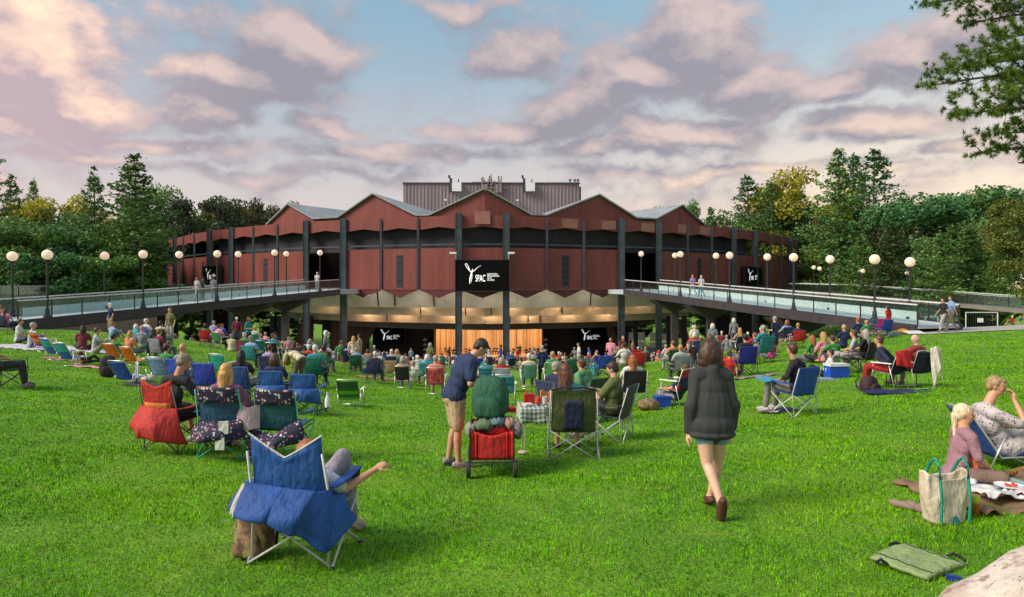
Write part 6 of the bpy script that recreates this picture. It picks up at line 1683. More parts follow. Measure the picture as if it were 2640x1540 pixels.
th(MB().tube([(-.30, 0, .03), (.30, .05, .05)], .035, 10), 'rolled_mat', pattern_mat('bamboo', 'stripex', (.45, .22, .06), (.20, .10, .03), scale=120), P(2610, 1232), 'rolled bamboo mat beside the low beach chair', 'mat', R(20))
# folded green bag in the foreground
pg = P(2368, 1458); gb = empty('folded_chair_bag', pg, R(28), .92); tag(gb, 'folded light green canvas bag with black seams lying on the grass', 'bag')
q0, q1 = .26, .22
def slab(u, v): return ((u - .5) * 2 * q0, (v - .5) * 2 * q1, .035 + .035 * math.sin(math.pi * min(1, max(0, u))) ** .5 + .006 * noise.noise(Vector((u * 6, v * 9, 1))) + .004 * math.sin(v * 22 + u * 6))
MB().grid(slab, 30, 24, .045).build('cover', M_nylon, gb, True, (.22, .30, .12))
for x in (-.19, .19): MB().grid(lambda u, v: (x + (u - .5) * .010, (v - .5) * 2 * q1, slab((x / q0 + 1) / 2, v)[2] + .004), 1, 24, .004).build('seam', M_nylon, gb, color=(.01, .015, .01))
MB().tube([(.02, q1, .04), (.06, q1 + .05, .06), (.14, q1 + .05, .06), (.18, q1, .04)], .012, 6).build('handle', M_nylon, gb, color=(.01, .01, .012))
MB().tube([(q0, -.05, .03), (q0 + .06, -.08, .06), (q0 + .09, -.14, .03), (q0 + .03, -.18, .02)], .012, 6).build('strap', M_nylon, gb, color=(.01, .01, .015))
MB().tube([(-q0, .08, .03), (-q0 - .05, .10, .07), (-q0 - .04, .14, .03)], .014, 6).build('strap', M_nylon, gb, color=(.01, .02, .03))
th(MB().box((0, 0, .02), (.07, .03, .035)).tube([(.03, 0, .02), (.06, .01, .02)], .01, 6), 'clip', M_plastic, P(2456, 1498), 'small blue plastic clip between green bag and boulder', 'clip', R(-25), (.01, .03, .25))
# ================================================================== the people on the lawn
CR = {}
for nm, J, kw in [('sitS', pose_chair(.06, .45, 'lap'), {}), ('sitR', pose_chair(.10, .45, 'rest'), dict(pants='short')), ('lowS', pose_chair(.20, .22, 'rest'), dict(pants='short')),
                  ('cross', pose_ground('cross'), {}), ('knees', pose_ground('knees'), dict(pants='short')), ('leanb', pose_ground('lean'), {}),
                  ('stand', pose_stand(), {}), ('bent', pose_stand(0, 'bent'), dict(pants='short')), ('walk', pose_stand(0, 'down', 1), dict(pants='long'))]:
    base = figure(J, kw.get('shirt', 'short'), kw.get('pants', 'long'), None, voxel=.020, fold=.004, shoes=nm in ('stand', 'bent', 'walk', 'sitS'))
    hairs = {}
    for hk in ('short', 'long', 'bob', 'bun'):
        hp = figure_hair(J, hk)
        hairs[hk] = hp
    CR[nm] = (base, hairs)
def crowd_person(kind, loc, rz, label, shirt, hair, hc, trou=(.04, .05, .09), group=None, scale=1.0, skin=None):
    base, hairs = CR[kind]; parts = dict(base)
    if hair != 'bald': parts['hair'] = hairs[hair]
    return person(parts, loc, rz, label, {'shirt': shirt, 'trousers': trou, 'hair': HAIRC.get(hc, (.1, .1, .1)), 'skin': skin or SKIN}, group, scale)
COL = {'white': (.58, .58, .58), 'pale grey': (.36, .38, .42), 'grey': (.20, .22, .26), 'navy': (.014, .022, .08), 'black': (.013, .013, .016), 'teal': (.02, .22, .25), 'pink': (.60, .22, .33), 'red': (.50, .02, .02), 'light blue': (.22, .36, .60),
       'royal blue': (.015, .07, .42), 'green': (.04, .22, .06), 'olive': (.12, .13, .05), 'lilac': (.35, .26, .52), 'cream': (.58, .50, .36), 'orange': (.65, .15, .015), 'maroon': (.14, .012, .03), 'cyan': (.03, .36, .45), 'yellow': (.6, .42, .05), 'coral': (.6, .20, .12), 'tan': (.36, .25, .14), 'dark green': (.008, .09, .05), 'magenta': (.5, .02, .20)}
TR = [(.04, .05, .09), (.02, .02, .025), (.30, .24, .16), (.12, .14, .20), (.35, .34, .33), (.06, .08, .16)]
LWN = 'people sitting on the lawn'
WEB1 = pattern_mat('teal webbing', 'dots', (.015, .22, .17), (.35, .50, .46), scale=70)
WEB2 = pattern_mat('green dotted webbing', 'dots', (.02, .28, .03), (.45, .62, .40), scale=75)
GSTR = pattern_mat('green striped sling', 'stripes', (.012, .20, .02), (.20, .48, .04), (.05, .12, .05), scale=36)
BSTR = pattern_mat('blue striped sling', 'stripes', (.02, .26, .38), (.03, .13, .36), (.06, .35, .33), scale=44)
RSTR = pattern_mat('red patterned sling', 'camo', (.52, .05, .06), (.60, .16, .16), (.45, .02, .03), scale=10)
RAIN = pattern_mat('rainbow sling', 'stripes', (.7, .22, .01), (.5, .02, .02), (.02, .05, .3), scale=26)
TEALB = pattern_mat('teal and blue sling', 'stripes', (.01, .10, .36), (.02, .32, .33), None, scale=14)
KINDS = {'camp': CAMP, 'beach': BEACH, 'lawn': LAWN, 'low': LOWB}
def seat_at(px, py, ck, fab, clabel, pk=None, plabel=None, shirt='grey', hair='short', hc='brown', rz=0.0, mats=None, frame=(.05, .05, .06), s=1.0, off=(0, 0)):
    p = P(px, py); a = face(p) * .6 + R(rz)
    if ck:
        ca = chair(KINDS[ck], p, a, clabel, COL.get(fab, fab) if isinstance(fab, str) else fab, frame, 'chairs set out on the lawn', {'backrest': mats, 'seat': mats} if mats else None, s)
    if pk:
        dz = {'camp': 0, 'lawn': -.05, 'beach': 0, 'low': -.08}.get(ck, 0)
        crowd_person(pk, p + V(off[0], off[1], dz), a, plabel, COL[shirt] if isinstance(shirt, str) else shirt, hair, hc, TR[int(px + py) % 6], LWN, s)
    return p
S = seat_at
# left field
S(35, 1000, 'camp', 'dark green', 'dark green camp chair with tan jacket at the left edge', None, rz=-55)
th(drape([(-.20, 0, 0), (0, -.02, .03), (.20, 0, 0)], [(-.26, -.05, -.34), (0, -.10, -.30), (.24, -.03, -.40)], .05, 0, 1), 'jacket', M_cloth, P(28, 1000) + V(-.12, -.14, .93), 'tan jacket draped over the dark green chair at the left edge', 'jacket', R(-50), (.40, .32, .22), smooth=True)
S(-6, 1003, None, None, None, 'sitS', 'brown haired person at the left edge in teal', 'teal', 'short', 'brown', -55)
S(20, 862, 'camp', 'navy', 'navy camp chair at the top of the left slope', 'sitS', 'person in pink top sitting highest on the left slope', 'pink', 'long', 'brown')
crowd_person('sitS', P(2, 845), 0, 'blond person at the left edge above the navy chair', COL['tan'], 'bob', 'blond', TR[0], LWN)
crowd_person('cross', P(47, 884), R(-70), 'person in white shirt sitting on the left pale blanket', COL['white'], 'short', 'brown', TR[0], LWN, 1.1)
crowd_person('knees', P(80, 898), R(-60), 'grey haired person in grey tee sitting on the left pale blanket', COL['pale grey'], 'short', 'grey', TR[5], LWN, 1.1)
def blk(px, py, w_, d_, rz, lab, col, seed): c = P(px, py); lay('blanket', M_cloth, c.x, c.y, w_, d_, rz, lab, col, .035, .02, seed=seed, edge=.1)
blk(70, 897, 2.6, 1.5, -.3, 'pale lilac blanket under the two people on the left slope', (.52, .50, .58), 1)
blk(228, 905, 3.0, 1.2, -.2, 'long white blanket under the dark haired person in maroon', (.58, .58, .64), 2)
blk(235, 948, 1.1, .5, .1, 'pink towel lying between black bag and teal beach chair', (.60, .25, .28), 3)
blk(160, 928, 1.2, .5, -.2, 'red checked cloth beside the first teal beach chair', (.50, .20, .20), 4)
blk(410, 998, 1.6, .6, .1, 'dark patterned mat on the grass behind the red canopy chair', (.05, .05, .08), 5)
blk(1946, 973, 1.7, .5, .1, 'grey blanket beside the blue chair right of the walking woman', (.22, .20, .22), 6)
blk(1930, 905, 1.5, .6, .1, 'dark blanket in the crowd right of the walking woman', (.05, .04, .07), 7)
blk(1010, 980, 3.0, .8, 0, 'tan pink blanket in front of the tan chairs', (.34, .16, .12), 8)
S(118, 905, 'beach', 'orange', 'rainbow striped beach chair on the left slope', rz=-15, mats=RAIN)
S(150, 927, 'beach', 'teal', 'first teal and blue beach chair from the left', rz=-18, mats=TEALB)
S(189, 942, 'beach', 'teal', 'second teal and blue beach chair from the left', rz=-14, mats=TEALB)
crowd_person('leanb', P(216, 938), R(-60), 'small dark child lying by the pink towel', COL['maroon'], 'short', 'dark', TR[1], LWN, .7)
crowd_person('cross', P(213, 905), R(10), 'person with long dark hair in maroon on the white blanket', COL['maroon'], 'long', 'dark', TR[1], LWN, 1.1)
crowd_person('knees', P(245, 912), R(-60), 'person in pale grey tee hugging knees on the white blanket', COL['pale grey'], 'short', 'brown', TR[2], LWN, 1.1)
S(308, 930, 'low', 'orange', 'left one of the two orange low beach chairs', 'lowS', 'person in dark cap in the left orange chair', 'green', 'short', 'dark', -10)
S(352, 940, 'low', 'orange', 'right one of the two orange low beach chairs', None, rz=-14)
crowd_person('cross', P(333, 915), R(-20), 'blond person sitting between the orange chairs', COL['coral'], 'long', 'blond', TR[3], LWN, 1.05)
S(370, 926, None, None, None, 'sitS', 'bald man in grey blue shirt beside the orange chairs', 'grey', 'bald', 'grey')
backpack(P(278, 972), R(25), 'tall black backpack standing alone on the left lawn', M_nylon, (.008, .008, .012), .60, .42, .3)
S(338, 988, 'low', 'royal blue', 'blue low chair with white side towel right of the black backpack', rz=-12)
th(MB().grid(lambda u, v: (-.05 + .1 * u, .02 * math.sin(u * 6), .58 * v), 6, 8, .03), 'towel', M_cloth, P(354, 990), 'white towel hanging at the right side of the blue low chair', 'towel', R(-10), (.58, .58, .62), smooth=True)
th(MB().ball((0, 0, .10), (.20, .14, .11), 16, 10), 'cushion', M_cloth, P(383, 985), 'fluffy white cushion with dark marks by the blue low chair', 'cushion', 0, (.55, .53, .48), smooth=True)
S(428, 985, 'beach', 'light blue', 'light blue and green beach chair behind the red canopy chair', rz=-8)
crowd_person('lowS', P(445, 978), R(-12), 'person in green behind the red canopy chair', COL['green'], 'short', 'dark', TR[1], LWN)
# middle left cluster
S(478, 1020, 'camp', (.012, .05, .38), 'royal blue camp chair with bald man left of the blond woman', 'sitS', 'bald man in grey shirt in a royal blue chair', 'grey', 'bald', 'grey', -14)
S(545, 1035, 'camp', (.012, .035, .36), 'empty royal blue camp chair above the blond woman', rz=-6)
S(575, 985, 'lawn', (.02, .35, .25), 'bright teal low backed chair behind the bald man', rz=-10)
S(628, 1044, 'camp', (.012, .06, .24), 'blue camp chair with white lettered pouch behind the blond woman', 'sitS', 'dark haired person in black tee in the chair behind the blond woman', 'black', 'long', 'dark', -4)
for px, py, lab, who in ((713, 1058, 'blue camp chair with pale patch left of its twin', 'brown haired person with headband in the left patch chair'), (795, 1068, 'blue camp chair with pale patch right of its twin', None)):
    p = S(px, py, 'camp', (.010, .08, .30), lab, 'sitS' if who else None, who, 'navy', 'bob', 'brown', -3)
    drape([(-.33, -.30, .60), (0, -.38, .60), (.33, -.30, .60)], [(-.36, -.26, .38), (0, -.40, .34), (.40, -.22, .26)], .06, 0, px).build('draped_canopy', M_nylon, [o for o in C.objects if o.get('label') == lab][0], True, (.010, .07, .27))
    q = [o for o in C.objects if o.get('label') == lab][0]; MB().box((-.17, -.475, .50), (.17, .01, .11)).build('patch', M_cloth, q, color=(.50, .50, .42))
S(815, 998, 'camp', (.008, .16, .12), 'dark teal camp chair behind the twin patch chairs', 'sitS', 'white haired person in the dark teal chair', 'teal', 'short', 'white', 0, s=1.1)
J = mk(pelvis=(0, -.20, .92), chest=(0, .12, 1.05), neck=(0, .36, 1.02), head=(0, .50, .95), sl=(-.18, .28, 1.05), sr=(.18, .28, 1.05), hl=(-.09, -.18, .87), hr=(.09, -.18, .87), kl=(-.10, -.06, .48), kr=(.10, -.06, .48), al=(-.11, -.12, .09), ar=(.11, -.12, .09), tl=(-.12, .03, .04), tr=(.12, .03, .04), el=(-.22, .34, .78), er=(.22, .34, .78), wl=(-.14, .42, .56), wr=(.14, .42, .56), look=(0, .5, -.85))
bend = figure(J, 'short', 'long', 'long', voxel=.016)
person(bend, P(765, 1000), R(55), 'blond person in cream top bending over behind the twin patch chairs', {'shirt': (.55, .48, .34), 'trousers': (.10, .08, .07), 'hair': HAIRC['red']}, LWN)
S(905, 1048, 'beach', 'green', 'empty green striped folding chair on the open lawn', rz=2, mats=GSTR)
S(700, 990, 'camp', 'navy', 'navy camp chair behind the headband person', 'sitR', 'person in purple blue shirt behind the headband person', 'lilac', 'short', 'brown')
# centre row
S(968, 988, 'camp', 'navy', 'navy camp chair left of the tan chairs', 'sitS', 'white haired person in the navy chair left of the tan chairs', 'black', 'short', 'white')
S(1010, 985, 'camp', 'tan', 'tan camp chair left of its dark bottomed neighbour', None)
S(1040, 1003, 'lawn', 'black', 'dark folding chair with tan top band', 'sitS', 'grey haired person in tan top in the dark folding chair', 'tan', 'bob', 'grey')
S(1068, 996, None, None, None, 'lowS', 'grey haired person in white tee right of the dark folding chair', 'white', 'short', 'grey')
S(1102, 992, 'camp', 'teal', 'teal camp chair left of the tall red sling chair', 'sitS', 'white haired person in cyan tee', 'cyan', 'bob', 'white')
S(1124, 1020, 'lawn', 'red', 'tall red patterned sling chair left of the standing man', 'sitS', 'grey haired person in the tall red sling chair', 'coral', 'short', 'grey', mats=RSTR, s=1.1)
S(1252, 1000, 'lawn', 'teal', 'teal sling chair behind the navy polo man', 'sitS', 'grey haired person in the teal sling chair', 'teal', 'short', 'grey', mats=BSTR)
S(1293, 1012, 'camp', (.34, .38, .46), 'pale grey towel covered chair behind the blue striped chair', 'sitS', 'grey haired person with red collar in the towel covered chair', 'red', 'bob', 'grey', s=1.0)
S(1302, 1045, 'lawn', 'cyan', 'blue and teal striped sling chair behind the green backpack', rz=-4, mats=BSTR, s=1.0)
S(1363, 1000, 'lawn', 'teal', 'teal and white webbed lawn chair', 'sitS', 'white haired person in the teal webbed lawn chair', 'cream', 'short', 'white', mats=WEB1, s=1.12)
crowd_person('stand', P(1398, 998), R(20), 'person in dark patterned clothes standing between the webbed chairs', COL['navy'], 'short', 'grey', TR[1], LWN, .95)
S(1424, 1000, 'lawn', 'green', 'bright green chair with white dots', 'sitS', 'blond grey person in the green dotted chair', 'green', 'short', 'blond', mats=WEB2, s=1.15)
S(1473, 985, 'camp', 'dark green', 'green camp chair right of the green dotted chair', 'sitR', 'person in dark green behind the table group', 'dark green', 'short', 'dark')
S(1458, 975, 'lawn', 'red', 'small red chair right of the green dotted chair')
S(1556, 975, 'camp', 'royal blue', 'royal blue camp chair behind the table group', rz=4, s=1.1)
crowd_person('cross', P(1532, 972), 0, 'child in teal beside the royal blue chair behind the table', COL['teal'], 'short', 'brown', TR[0], LWN, .9)
crowd_person('bent', P(1575, 965), R(150), 'person in pink standing right of the royal blue chair', COL['pink'], 'short', 'dark', TR[1], LWN)
S(1640, 968, 'camp', 'red', 'bright red camp chair left of the walking woman', 'sitR', 'dark haired person in white beside the bright red chair', 'white', 'short', 'dark', off=(-.5, .2), s=1.1)
S(1628, 1052, 'camp', 'black', 'black camp chair of the red haired person', 'sitS', 'red haired person with long hair in the black camp chair', 'white', 'longer' if False else 'long', 'red', 3, frame=(.45, .45, .46))
def cooler(px, py, col, lid, lab, s=1.0, rz=0):
    r = empty('cooler', P(px, py), R(rz), s); tag(r, uniq(lab), 'cooler')
    MB().box((0, 0, .15), (.46, .30, .29)).build('tub', M_plastic, r, color=col); MB().box((0, 0, .325), (.49, .33, .06)).build('lid', M_plastic, r, color=lid)
    MB().tube([(-.25, 0, .24), (-.28, 0, .20), (-.25, 0, .16)], .012, 6).build('handle', M_white, r); MB().tube([(.25, 0, .24), (.28, 0, .20), (.25, 0, .16)], .012, 6).build('handle', M_white, r)
cooler(1707, 1050, (.012, .06, .42), (.012, .06, .42), 'blue soft cooler beside the red chair left of the walking woman', .75, 8)
th(MB().ball((0, 0, .12), (.26, .18, .14), 18, 12), 'bag', CAMO, P(1672, 1058), 'patterned brown and white bag beside the blue soft cooler', 'bag', 0, (.3, .2, .1), smooth=True)
S(1742, 1046, 'lawn', 'red', 'red sling chair half hidden by the walking woman', 'lowS', 'brown haired man reclining in the red sling chair with leg out', 'navy', 'short', 'brown', 40)
S(1752, 985, 'camp', 'grey', 'grey camp chair left of the walking woman', 'sitS', 'blond person in pale green tee left of the walking woman', (.34, .42, .36), 'short', 'blond')
S(1788, 975, None, None, None, 'stand', 'person in black tee left of the walking womans head', 'black', 'short', 'brown', s=.75)
S(1885, 970, None, None, None, 'leanb', 'person in red patterned clothes right of the walking woman', 'red', 'short', 'brown', -40)
S(1862, 965, None, None, None, 'knees', 'red haired person right of the walking womans shoulder', 'orange', 'short', 'red', 30)
S(1918, 970, 'camp', (.012, .02, .24), 'navy camp chair right of the red patterned person', 'sitS', 'dark haired person in black in the navy chair right of the walking woman', 'black', 'short', 'dark', s=1.1)
S(1962, 938, 'camp', 'teal', 'teal chair at the right of the crowd', 'sitS', 'grey haired person in teal at the right of the crowd', 'teal', 'short', 'grey', 15, s=1.2)
S(1988, 925, None, None, None, 'cross', 'child in magenta at the right of the crowd', 'magenta', 'short', 'white', 0, s=.9)
# right slope group
cooler(2156, 975, (.012, .07, .50), (.62, .64, .68), 'bright blue cooler with white lid on the right slope', 1.15, 6)
th(MB().box((0, 0, .03), (.7, .45, .05)).box((0, 0, .065), (.6, .36, .02)), 'tray', M_plastic, P(2118, 982), 'grey green tray left of the white lidded cooler', 'tray', 0, (.25, .30, .30))
S(2192, 962, 'camp', 'black', 'black camp chair behind the white lidded cooler', 'sitS', 'person in grey reading in the black chair behind the cooler', 'pale grey', 'short', 'brown', 50)
S(2222, 962, 'camp', 'black', 'black camp chair right of the white lidded cooler', 'sitS', 'grey haired person in black right of the white lidded cooler', 'black', 'long', 'grey', 30)
S(2126, 935, None, None, None, 'cross', 'person with long blond hair in pink on the right slope', 'pink', 'long', 'blond', 10, s=1.2)
S(2098, 935, None, None, None, 'cross', 'red haired person in green left of the person in pink', 'green', 'long', 'red', 20, s=1.1)
S(2150, 940, None, None, None, 'knees', 'person in leaf green tee right of the person in pink', 'green', 'short', 'brown', 5, s=1.1)
S(2172, 925, None, None, None, 'sitS', 'person in navy with lilac cap on the right slope', 'navy', 'bald', 'grey', 0)
crowd_person('leanb', P(2128, 972), R(70), 'person in white leaning back left of the white lidded cooler', COL['white'], 'short', 'dark', TR[1], LWN, .9)
S(2208, 893, None, None, None, 'sitS', 'person with red cap at the top of the right slope', 'navy', 'short', 'red', 0)
S(2230, 893, None, None, None, 'sitS', 'blond child in green at the top of the right slope', 'green', 'short', 'blond', 0, s=.9)
S(2240, 868, 'camp', 'cyan', 'cyan camp chair below the end of the right ramp', rz=20)
S(2266, 868, 'camp', 'magenta', 'magenta camp chair below the end of the right ramp', rz=-10)
S(2277, 872, 'camp', 'royal blue', 'blue camp chair left of the person in red vest', rz=0)
crowd_person('stand', P(2290, 866), R(30), 'long haired person in bright red vest standing at the right ramp', COL['red'], 'long', 'dark', TR[1], LWN, .9)
th(MB().ball((0, 0, .14), (.28, .22, .15), 16, 10), 'bag', M_nylon, P(2328, 862), 'round orange bag on the grass by the right retaining wall', 'bag', 0, (.70, .28, .01), smooth=True)
th(MB().grid(lambda u, v: ((u - .5) * 1.0, (v - .5) * .5, .05 + .12 * v), 6, 4, .03), 'towel', M_cloth, P(2358, 862), 'white towel beside the round orange bag', 'towel', .2, (.6, .6, .6))
th(MB().box((0, 0, .12), (.5, .35, .24)), 'box', M_plastic, P(2306, 868), 'grey blue box beside the person in red vest', 'box', .2, (.12, .2, .25))
crowd_person('walk', V(.6354 * 34.4, 34.4, gz(.6354 * 34.4, 34.4) + .03), R(100), 'person in dark top walking on the path behind the man in light blue', COL['black'], 'short', 'dark', TR[4], 'people walking on the path', 1.0)
crowd_person('walk', V(.6469 * 34.7, 34.7, gz(.6469 * 34.7, 34.7) + .03), R(88), 'man in light blue shirt and khaki trousers walking on the path', COL['light blue'], 'short', 'brown', (.42, .32, .2), 'people walking on the path', 1.04)
S(2612, 838, None, None, None, 'knees', 'person in red and white at the right edge near the path', 'red', 'short', 'white', 0, s=.9)
S(2560, 826, None, None, None, 'cross', 'child in white sitting by the crowd barrier', 'white', 'short', 'brown', 0, s=.8)
S(2634, 838, None, None, None, 'cross', 'child in blue at the right edge near the path', 'royal blue', 'short', 'brown', 0, s=.9)
# people on the ramps
def on_ramp(near, far, px, f):
    a = on(near, px); b2 = on(far, px); p = a.lerp(b2, f); return p
for e1, e2, px, f, kd, rz, sh, hr, hc, tr_, lab in [(LN, LF, 508, .45, 'walk', 160, 'pale grey', 'short', 'brown', TR[4], 'person in pale clothes walking on the left ramp'), (LN, LF, 522, .6, 'stand', -20, 'black', 'short', 'dark', TR[1], 'person in black beside the pale dressed walker on the left ramp'),
                                                    (LN, LF, 551, .3, 'stand', 10, 'grey', 'short', 'brown', TR[3], 'person standing beside the third lamp on the left ramp'), (LN, LF, 818, .5, 'stand', 0, 'white', 'short', 'white', TR[4], 'distant person in white at the top of the left ramp'),
                                                    (RN, RF, 1786, .5, 'walk', 20, 'lilac', 'bald', 'grey', TR[4], 'person in lilac shirt walking on the right ramp'), (RN, RF, 1808, .35, 'walk', 10, 'white', 'short', 'white', (.10, .20, .38), 'person in white shirt and jeans walking on the right ramp')]:
    p = on_ramp(e1, e2, px, f); crowd_person(kd, p + V(0, 0, .01), R(rz), lab, COL[sh], hr, hc, tr_, 'people walking on the ramps', 1.08)

# ------------------------------------------------------------------ the dense crowd nearer the stage
rc = random.Random(21)
taken = [(o.location.x, o.location.y) for o in C.objects if o.parent is None and o.get('category') in ('person', 'chair')]
specs = []
def ok_px(px, py):
    if 300 <= px <= 460: return 880 < py < 925 + (px - 300) * .12
    if 460 < px <= 880: return 885 < py < 978
    if 880 < px < 1120: return 926 < py < 965
    if 1120 <= px <= 1640: return 926 < py < 960
    if 1640 < px <= 1830: return 895 < py < 968
    if 1830 < px <= 2060: return 885 < py < 930
    if 120 < px < 300: return 855 < py < 882
    return False
tries = 0
while len(specs) < 212 and tries < 60000:
    tries += 1
    Y = 24 + 46 * rc.random() ** .85; X = rc.uniform(-.62, .50) * Y
    px = 1320 + FPX * X / Y; py = 740 + FPX * drop(X, Y) / Y
    if not ok_px(px, py): continue
    md = .85 if Y < 45 else .72
    if any((X - a) ** 2 + (Y - b2) ** 2 < md * md for a, b2 in taken): continue
    taken.append((X, Y)); specs.append((X, Y, px, py))
print('crowd', len(specs), tries)
def zone(px):
    for lim, n in [(300, 'on far left slope'), (430, 'left of the ramp pier'), (560, 'below left wing screen'), (690, 'near the left thick pier'), (790, 'under the left ramp end'), (890, 'by the left corner column'), (1000, 'below left screen'), (1120, 'just left of the stage'), (1200, 'below left centre column'), (1305, 'before the stage centre'), (1400, 'before stage right half'), (1500, 'just right of the stage'), (1600, 'below right screen'), (1700, 'by the right corner column'), (1800, 'near the right thick pier'), (1900, 'under the right wing'), (2100, 'below the right ramp')]:
        if px < lim: return n
shirts = ['white', 'pale grey', 'navy', 'black', 'teal', 'pink', 'red', 'light blue', 'royal blue', 'green', 'olive', 'lilac', 'cream', 'maroon', 'grey', 'tan', 'coral', 'cyan', 'black', 'navy', 'white', 'grey']
rec = []
for (X, Y, px, py) in specs:
    r_ = rc.random()
    kind = ('sitS' if r_ < .36 else 'sitR' if r_ < .58 else 'lowS' if r_ < .68 else 'cross' if r_ < .78 else 'knees' if r_ < .87 else 'stand' if r_ < .95 else 'bent')
    sh = rc.choice(shirts); hc = rc.choice(['grey', 'white', 'grey', 'brown', 'brown', 'dark', 'blond', 'light brown', 'red', 'white'])
    hr = rc.choice(['short', 'short', 'short', 'long', 'bob', 'bob', 'bun'])
    verb = {'sitS': 'seated', 'sitR': 'seated', 'lowS': 'reclining', 'cross': 'cross legged', 'knees': 'hugging knees', 'stand': 'standing', 'bent': 'standing with bent arms'}[kind]
    rec.append([X, Y, px, py, kind, sh, hr, hc, '%s haired person in %s %s %s' % (hc, sh, verb, zone(px))])
byl = {}
for r_ in rec: byl.setdefault(r_[8], []).append(r_)
ordw = ['leftmost', 'second', 'third', 'fourth', 'fifth']
for l, rs in byl.items():
    if len(rs) > 1:
        rs.sort(key=lambda q: q[2])
        for i, q in enumerate(rs): q[8] = l + ', ' + ordw[i] + ('' if i == 0 else ' from left')
chs = {}
for q in rec:
    X, Y, px, py, kind, sh, hr, hc, lab = q
    p = V(X, Y, gz(X, Y)); a = face(p) * .8 + rc.uniform(-.3, .3)
    sc_ = rc.uniform(.94, 1.05)
    if kind in ('stand', 'bent'): a += rc.choice([0, 1.5, -1.5, 3])
    crowd_person(kind, p, a, lab, COL[sh], hr, hc, rc.choice(TR), 'concert crowd on the lower lawn', sc_, rc.choice([SKIN, SKIN_P, SKIN, SKIN_D]))
    if kind in ('sitS', 'sitR', 'lowS'):
        ck = 'beach' if kind == 'lowS' else rc.choice(['camp', 'camp', 'camp', 'lawn'])
        fab = rc.choice(['navy', 'royal blue', 'dark green', 'black', 'grey', 'teal', 'maroon', 'navy', 'red', 'green'])
        if len(lab.split()) > 12: lab = lab.replace(' seated', '').replace(' reclining', '')
        if len(lab.split()) > 11: lab = lab.replace('just ', '').replace('below ', 'by ').replace(' haired person', ' haired').replace('the ', '')
        if len(lab.split()) > 12: lab = lab.replace('reclining ', '').replace('seated ', '').replace('auburn', 'brown')
        cl = '%s %s chair of %s' % (fab, ck, lab.replace(' haired person', ' haired').replace('light brown', 'auburn').replace(' with bent arms', ''))
        for w_ in (' camp', ' haired', ' centre'):
            if len(cl.split()) > 16: cl = cl.replace(w_, '')
        chair(KINDS[ck], p, a, cl, COL[fab], (.05, .05, .06), 'chairs in the concert crowd', None, sc_)
# things lying about
for k in range(26):
    q = rc.choice(rec); X, Y = q[0] + rc.uniform(-.9, .9), q[1] - rc.uniform(.2, .8)
    fab = rc.choice(['white', 'royal blue', 'red', 'black', 'cream', 'teal', 'tan'])
    m = MB().ball((0, 0, .14), (.22, .15, .15), 12, 8).tube([(-.1, 0, .26), (-.06, 0, .36), (.06, 0, .36), (.1, 0, .26)], .01, 5)
    th(m, 'picnic_bag', M_nylon, V(X, Y, gz(X, Y)), '%s bag near %s' % (fab, q[8].replace(' haired person', ' haired').replace(' of such', '')), 'bag', rc.random() * 3, COL[fab], 'bags among the concert crowd')
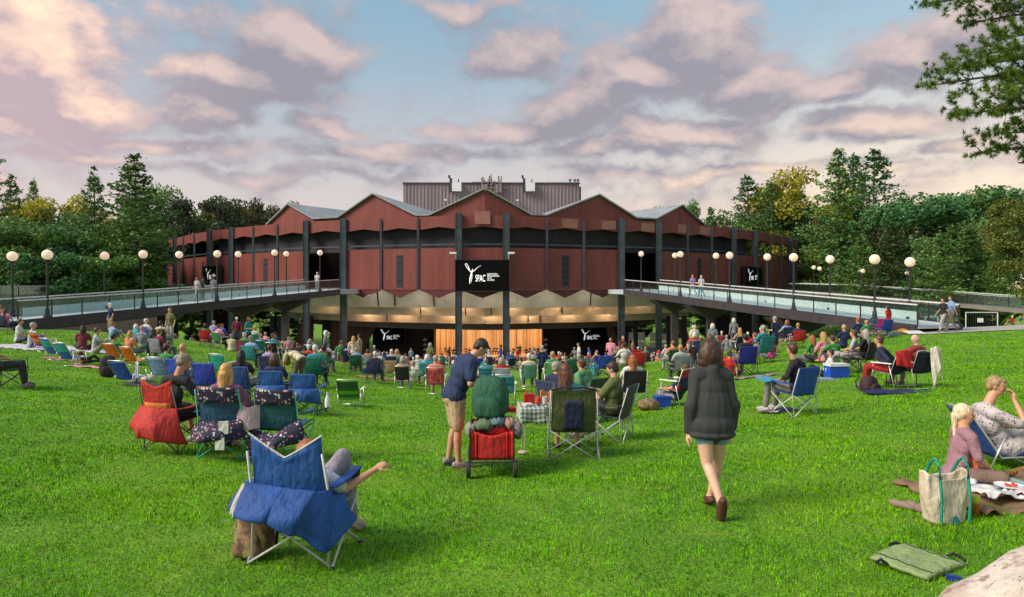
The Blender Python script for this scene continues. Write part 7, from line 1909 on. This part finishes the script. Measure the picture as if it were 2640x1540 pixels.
# the packed rows between them: past counting, one object
def packed_crowd():
    protos = []
    for kind, J in (('s', pose_chair(.06, .42, 'lap')), ('g', pose_ground('cross')), ('t', pose_stand())):
        f = figure(J, 'short', 'long', None, voxel=.03, fold=0, shoes=False)
        h = figure_hair(J, 'short', .03)
        geo = []
        for nm, slot in (('body', 0), ('shirt', 1), ('trousers', 2)): geo.append((f[nm], slot))
        geo.append((h, 3)); protos.append(geo)
    cv = []; lv = []; fs_ = []; mi = []; n0 = 0; cnt = 0
    tr_ = 0
    while cnt < 210 and tr_ < 40000:
        tr_ += 1
        Y = 38 + 36 * rc.random(); X = rc.uniform(-.60, .46) * Y; px = 1320 + FPX * X / Y; py = 740 + FPX * drop(X, Y) / Y
        if not ok_px(px, py) or any((X - a) ** 2 + (Y - b2) ** 2 < .36 for a, b2 in taken): continue
        taken.append((X, Y)); cnt += 1
        geo = protos[rc.choice([0, 0, 0, 1, 1, 2]) if not (1060 < px < 1640) else 1]; z = gz(X, Y); an = rc.uniform(-.5, .5); s_ = rc.uniform(.92, 1.05); c_, n_ = math.cos(an), math.sin(an)
        for me, slot in geo:
            k = len(me.vertices); co = np.empty(k * 3, np.float32); me.vertices.foreach_get('co', co); co = co.reshape(-1, 3) * s_
            cv.append(np.stack([co[:, 0] * c_ - co[:, 1] * n_ + X, co[:, 0] * n_ + co[:, 1] * c_ + Y, co[:, 2] + z], 1))
            q = np.empty(len(me.loops), np.int32); me.loops.foreach_get('vertex_index', q); lv.append(q + n0)
            t = np.empty(len(me.polygons), np.int32); me.polygons.foreach_get('loop_total', t); fs_.append(t); mi.append(np.full(len(t), slot, np.int32)); n0 += k
    V_ = np.concatenate(cv); L_ = np.concatenate(lv); T_ = np.concatenate(fs_); M_ = np.concatenate(mi)
    me = bpy.data.meshes.new('packed_crowd'); me.vertices.add(len(V_)); me.vertices.foreach_set('co', V_.astype(np.float32).ravel())
    me.loops.add(len(L_)); me.loops.foreach_set('vertex_index', L_); me.polygons.add(len(T_)); st = np.concatenate([[0], np.cumsum(T_)[:-1]]).astype(np.int32)
    me.polygons.foreach_set('loop_start', st); me.polygons.foreach_set('loop_total', T_)
    def ramp_mat(name, cols):
        m, nt, b = newmat(name); g = NN(nt, 'ShaderNodeNewGeometry'); r = NN(nt, 'ShaderNodeValToRGB'); r.color_ramp.interpolation = 'CONSTANT'
        for i, c in enumerate(cols):
            e = r.color_ramp.elements[i] if i < 2 else r.color_ramp.elements.new(i / len(cols))
            e.position = i / len(cols); e.color = (*c, 1)
        nt.links.new(g.outputs['Random Per Island'], r.inputs[0]); nt.links.new(r.outputs[0], b.inputs['Base Color']); b.inputs['Roughness'].default_value = .8; return m
    for m in (ramp_mat('crowd skin', [SKIN, SKIN_P, SKIN_D]), ramp_mat('crowd shirts', [COL[k] for k in ('white', 'navy', 'pale grey', 'teal', 'red', 'black', 'light blue', 'pink', 'grey', 'green', 'cream', 'royal blue', 'lilac', 'maroon', 'white', 'coral')]), ramp_mat('crowd trousers', TR), ramp_mat('crowd hair', [HAIRC[k] for k in ('grey', 'brown', 'white', 'dark', 'blond', 'light brown')])): me.materials.append(m)
    me.polygons.foreach_set('material_index', M_); me.polygons.foreach_set('use_smooth', np.ones(len(T_), bool)); me.update(); me.validate()
    tag(link('packed_crowd', me), 'packed rows of distant concertgoers between the nearer chairs and the theatre', 'crowd', kind='stuff'); print('packed', cnt, len(V_))
packed_crowd()
# musicians
USED_M = []
for k in range(24):
    px = 1150 + 10.2 * k + rc.uniform(-4, 4); Y = YB + .9 + rc.random() * 4.0; X = wx(px, Y)
    base, hairs = CR['stand' if k % 5 == 4 else 'sitS']; parts = dict(base); parts['hair'] = hairs['short']
    r_ = link('person', parts['body'], None, (X, Y, wz(922, YB) + .06), R(180) + rc.uniform(-.6, .6), SKIN); tag(r_, 'musician in black on the orange lit stage', 'person', 'musicians on the lit stage')
    for kk, me in parts.items():
        if kk != 'body': link(kk.rstrip('#'), me, r_, color=(.012, .012, .014) if kk != 'hair' else HAIRC['brown'])
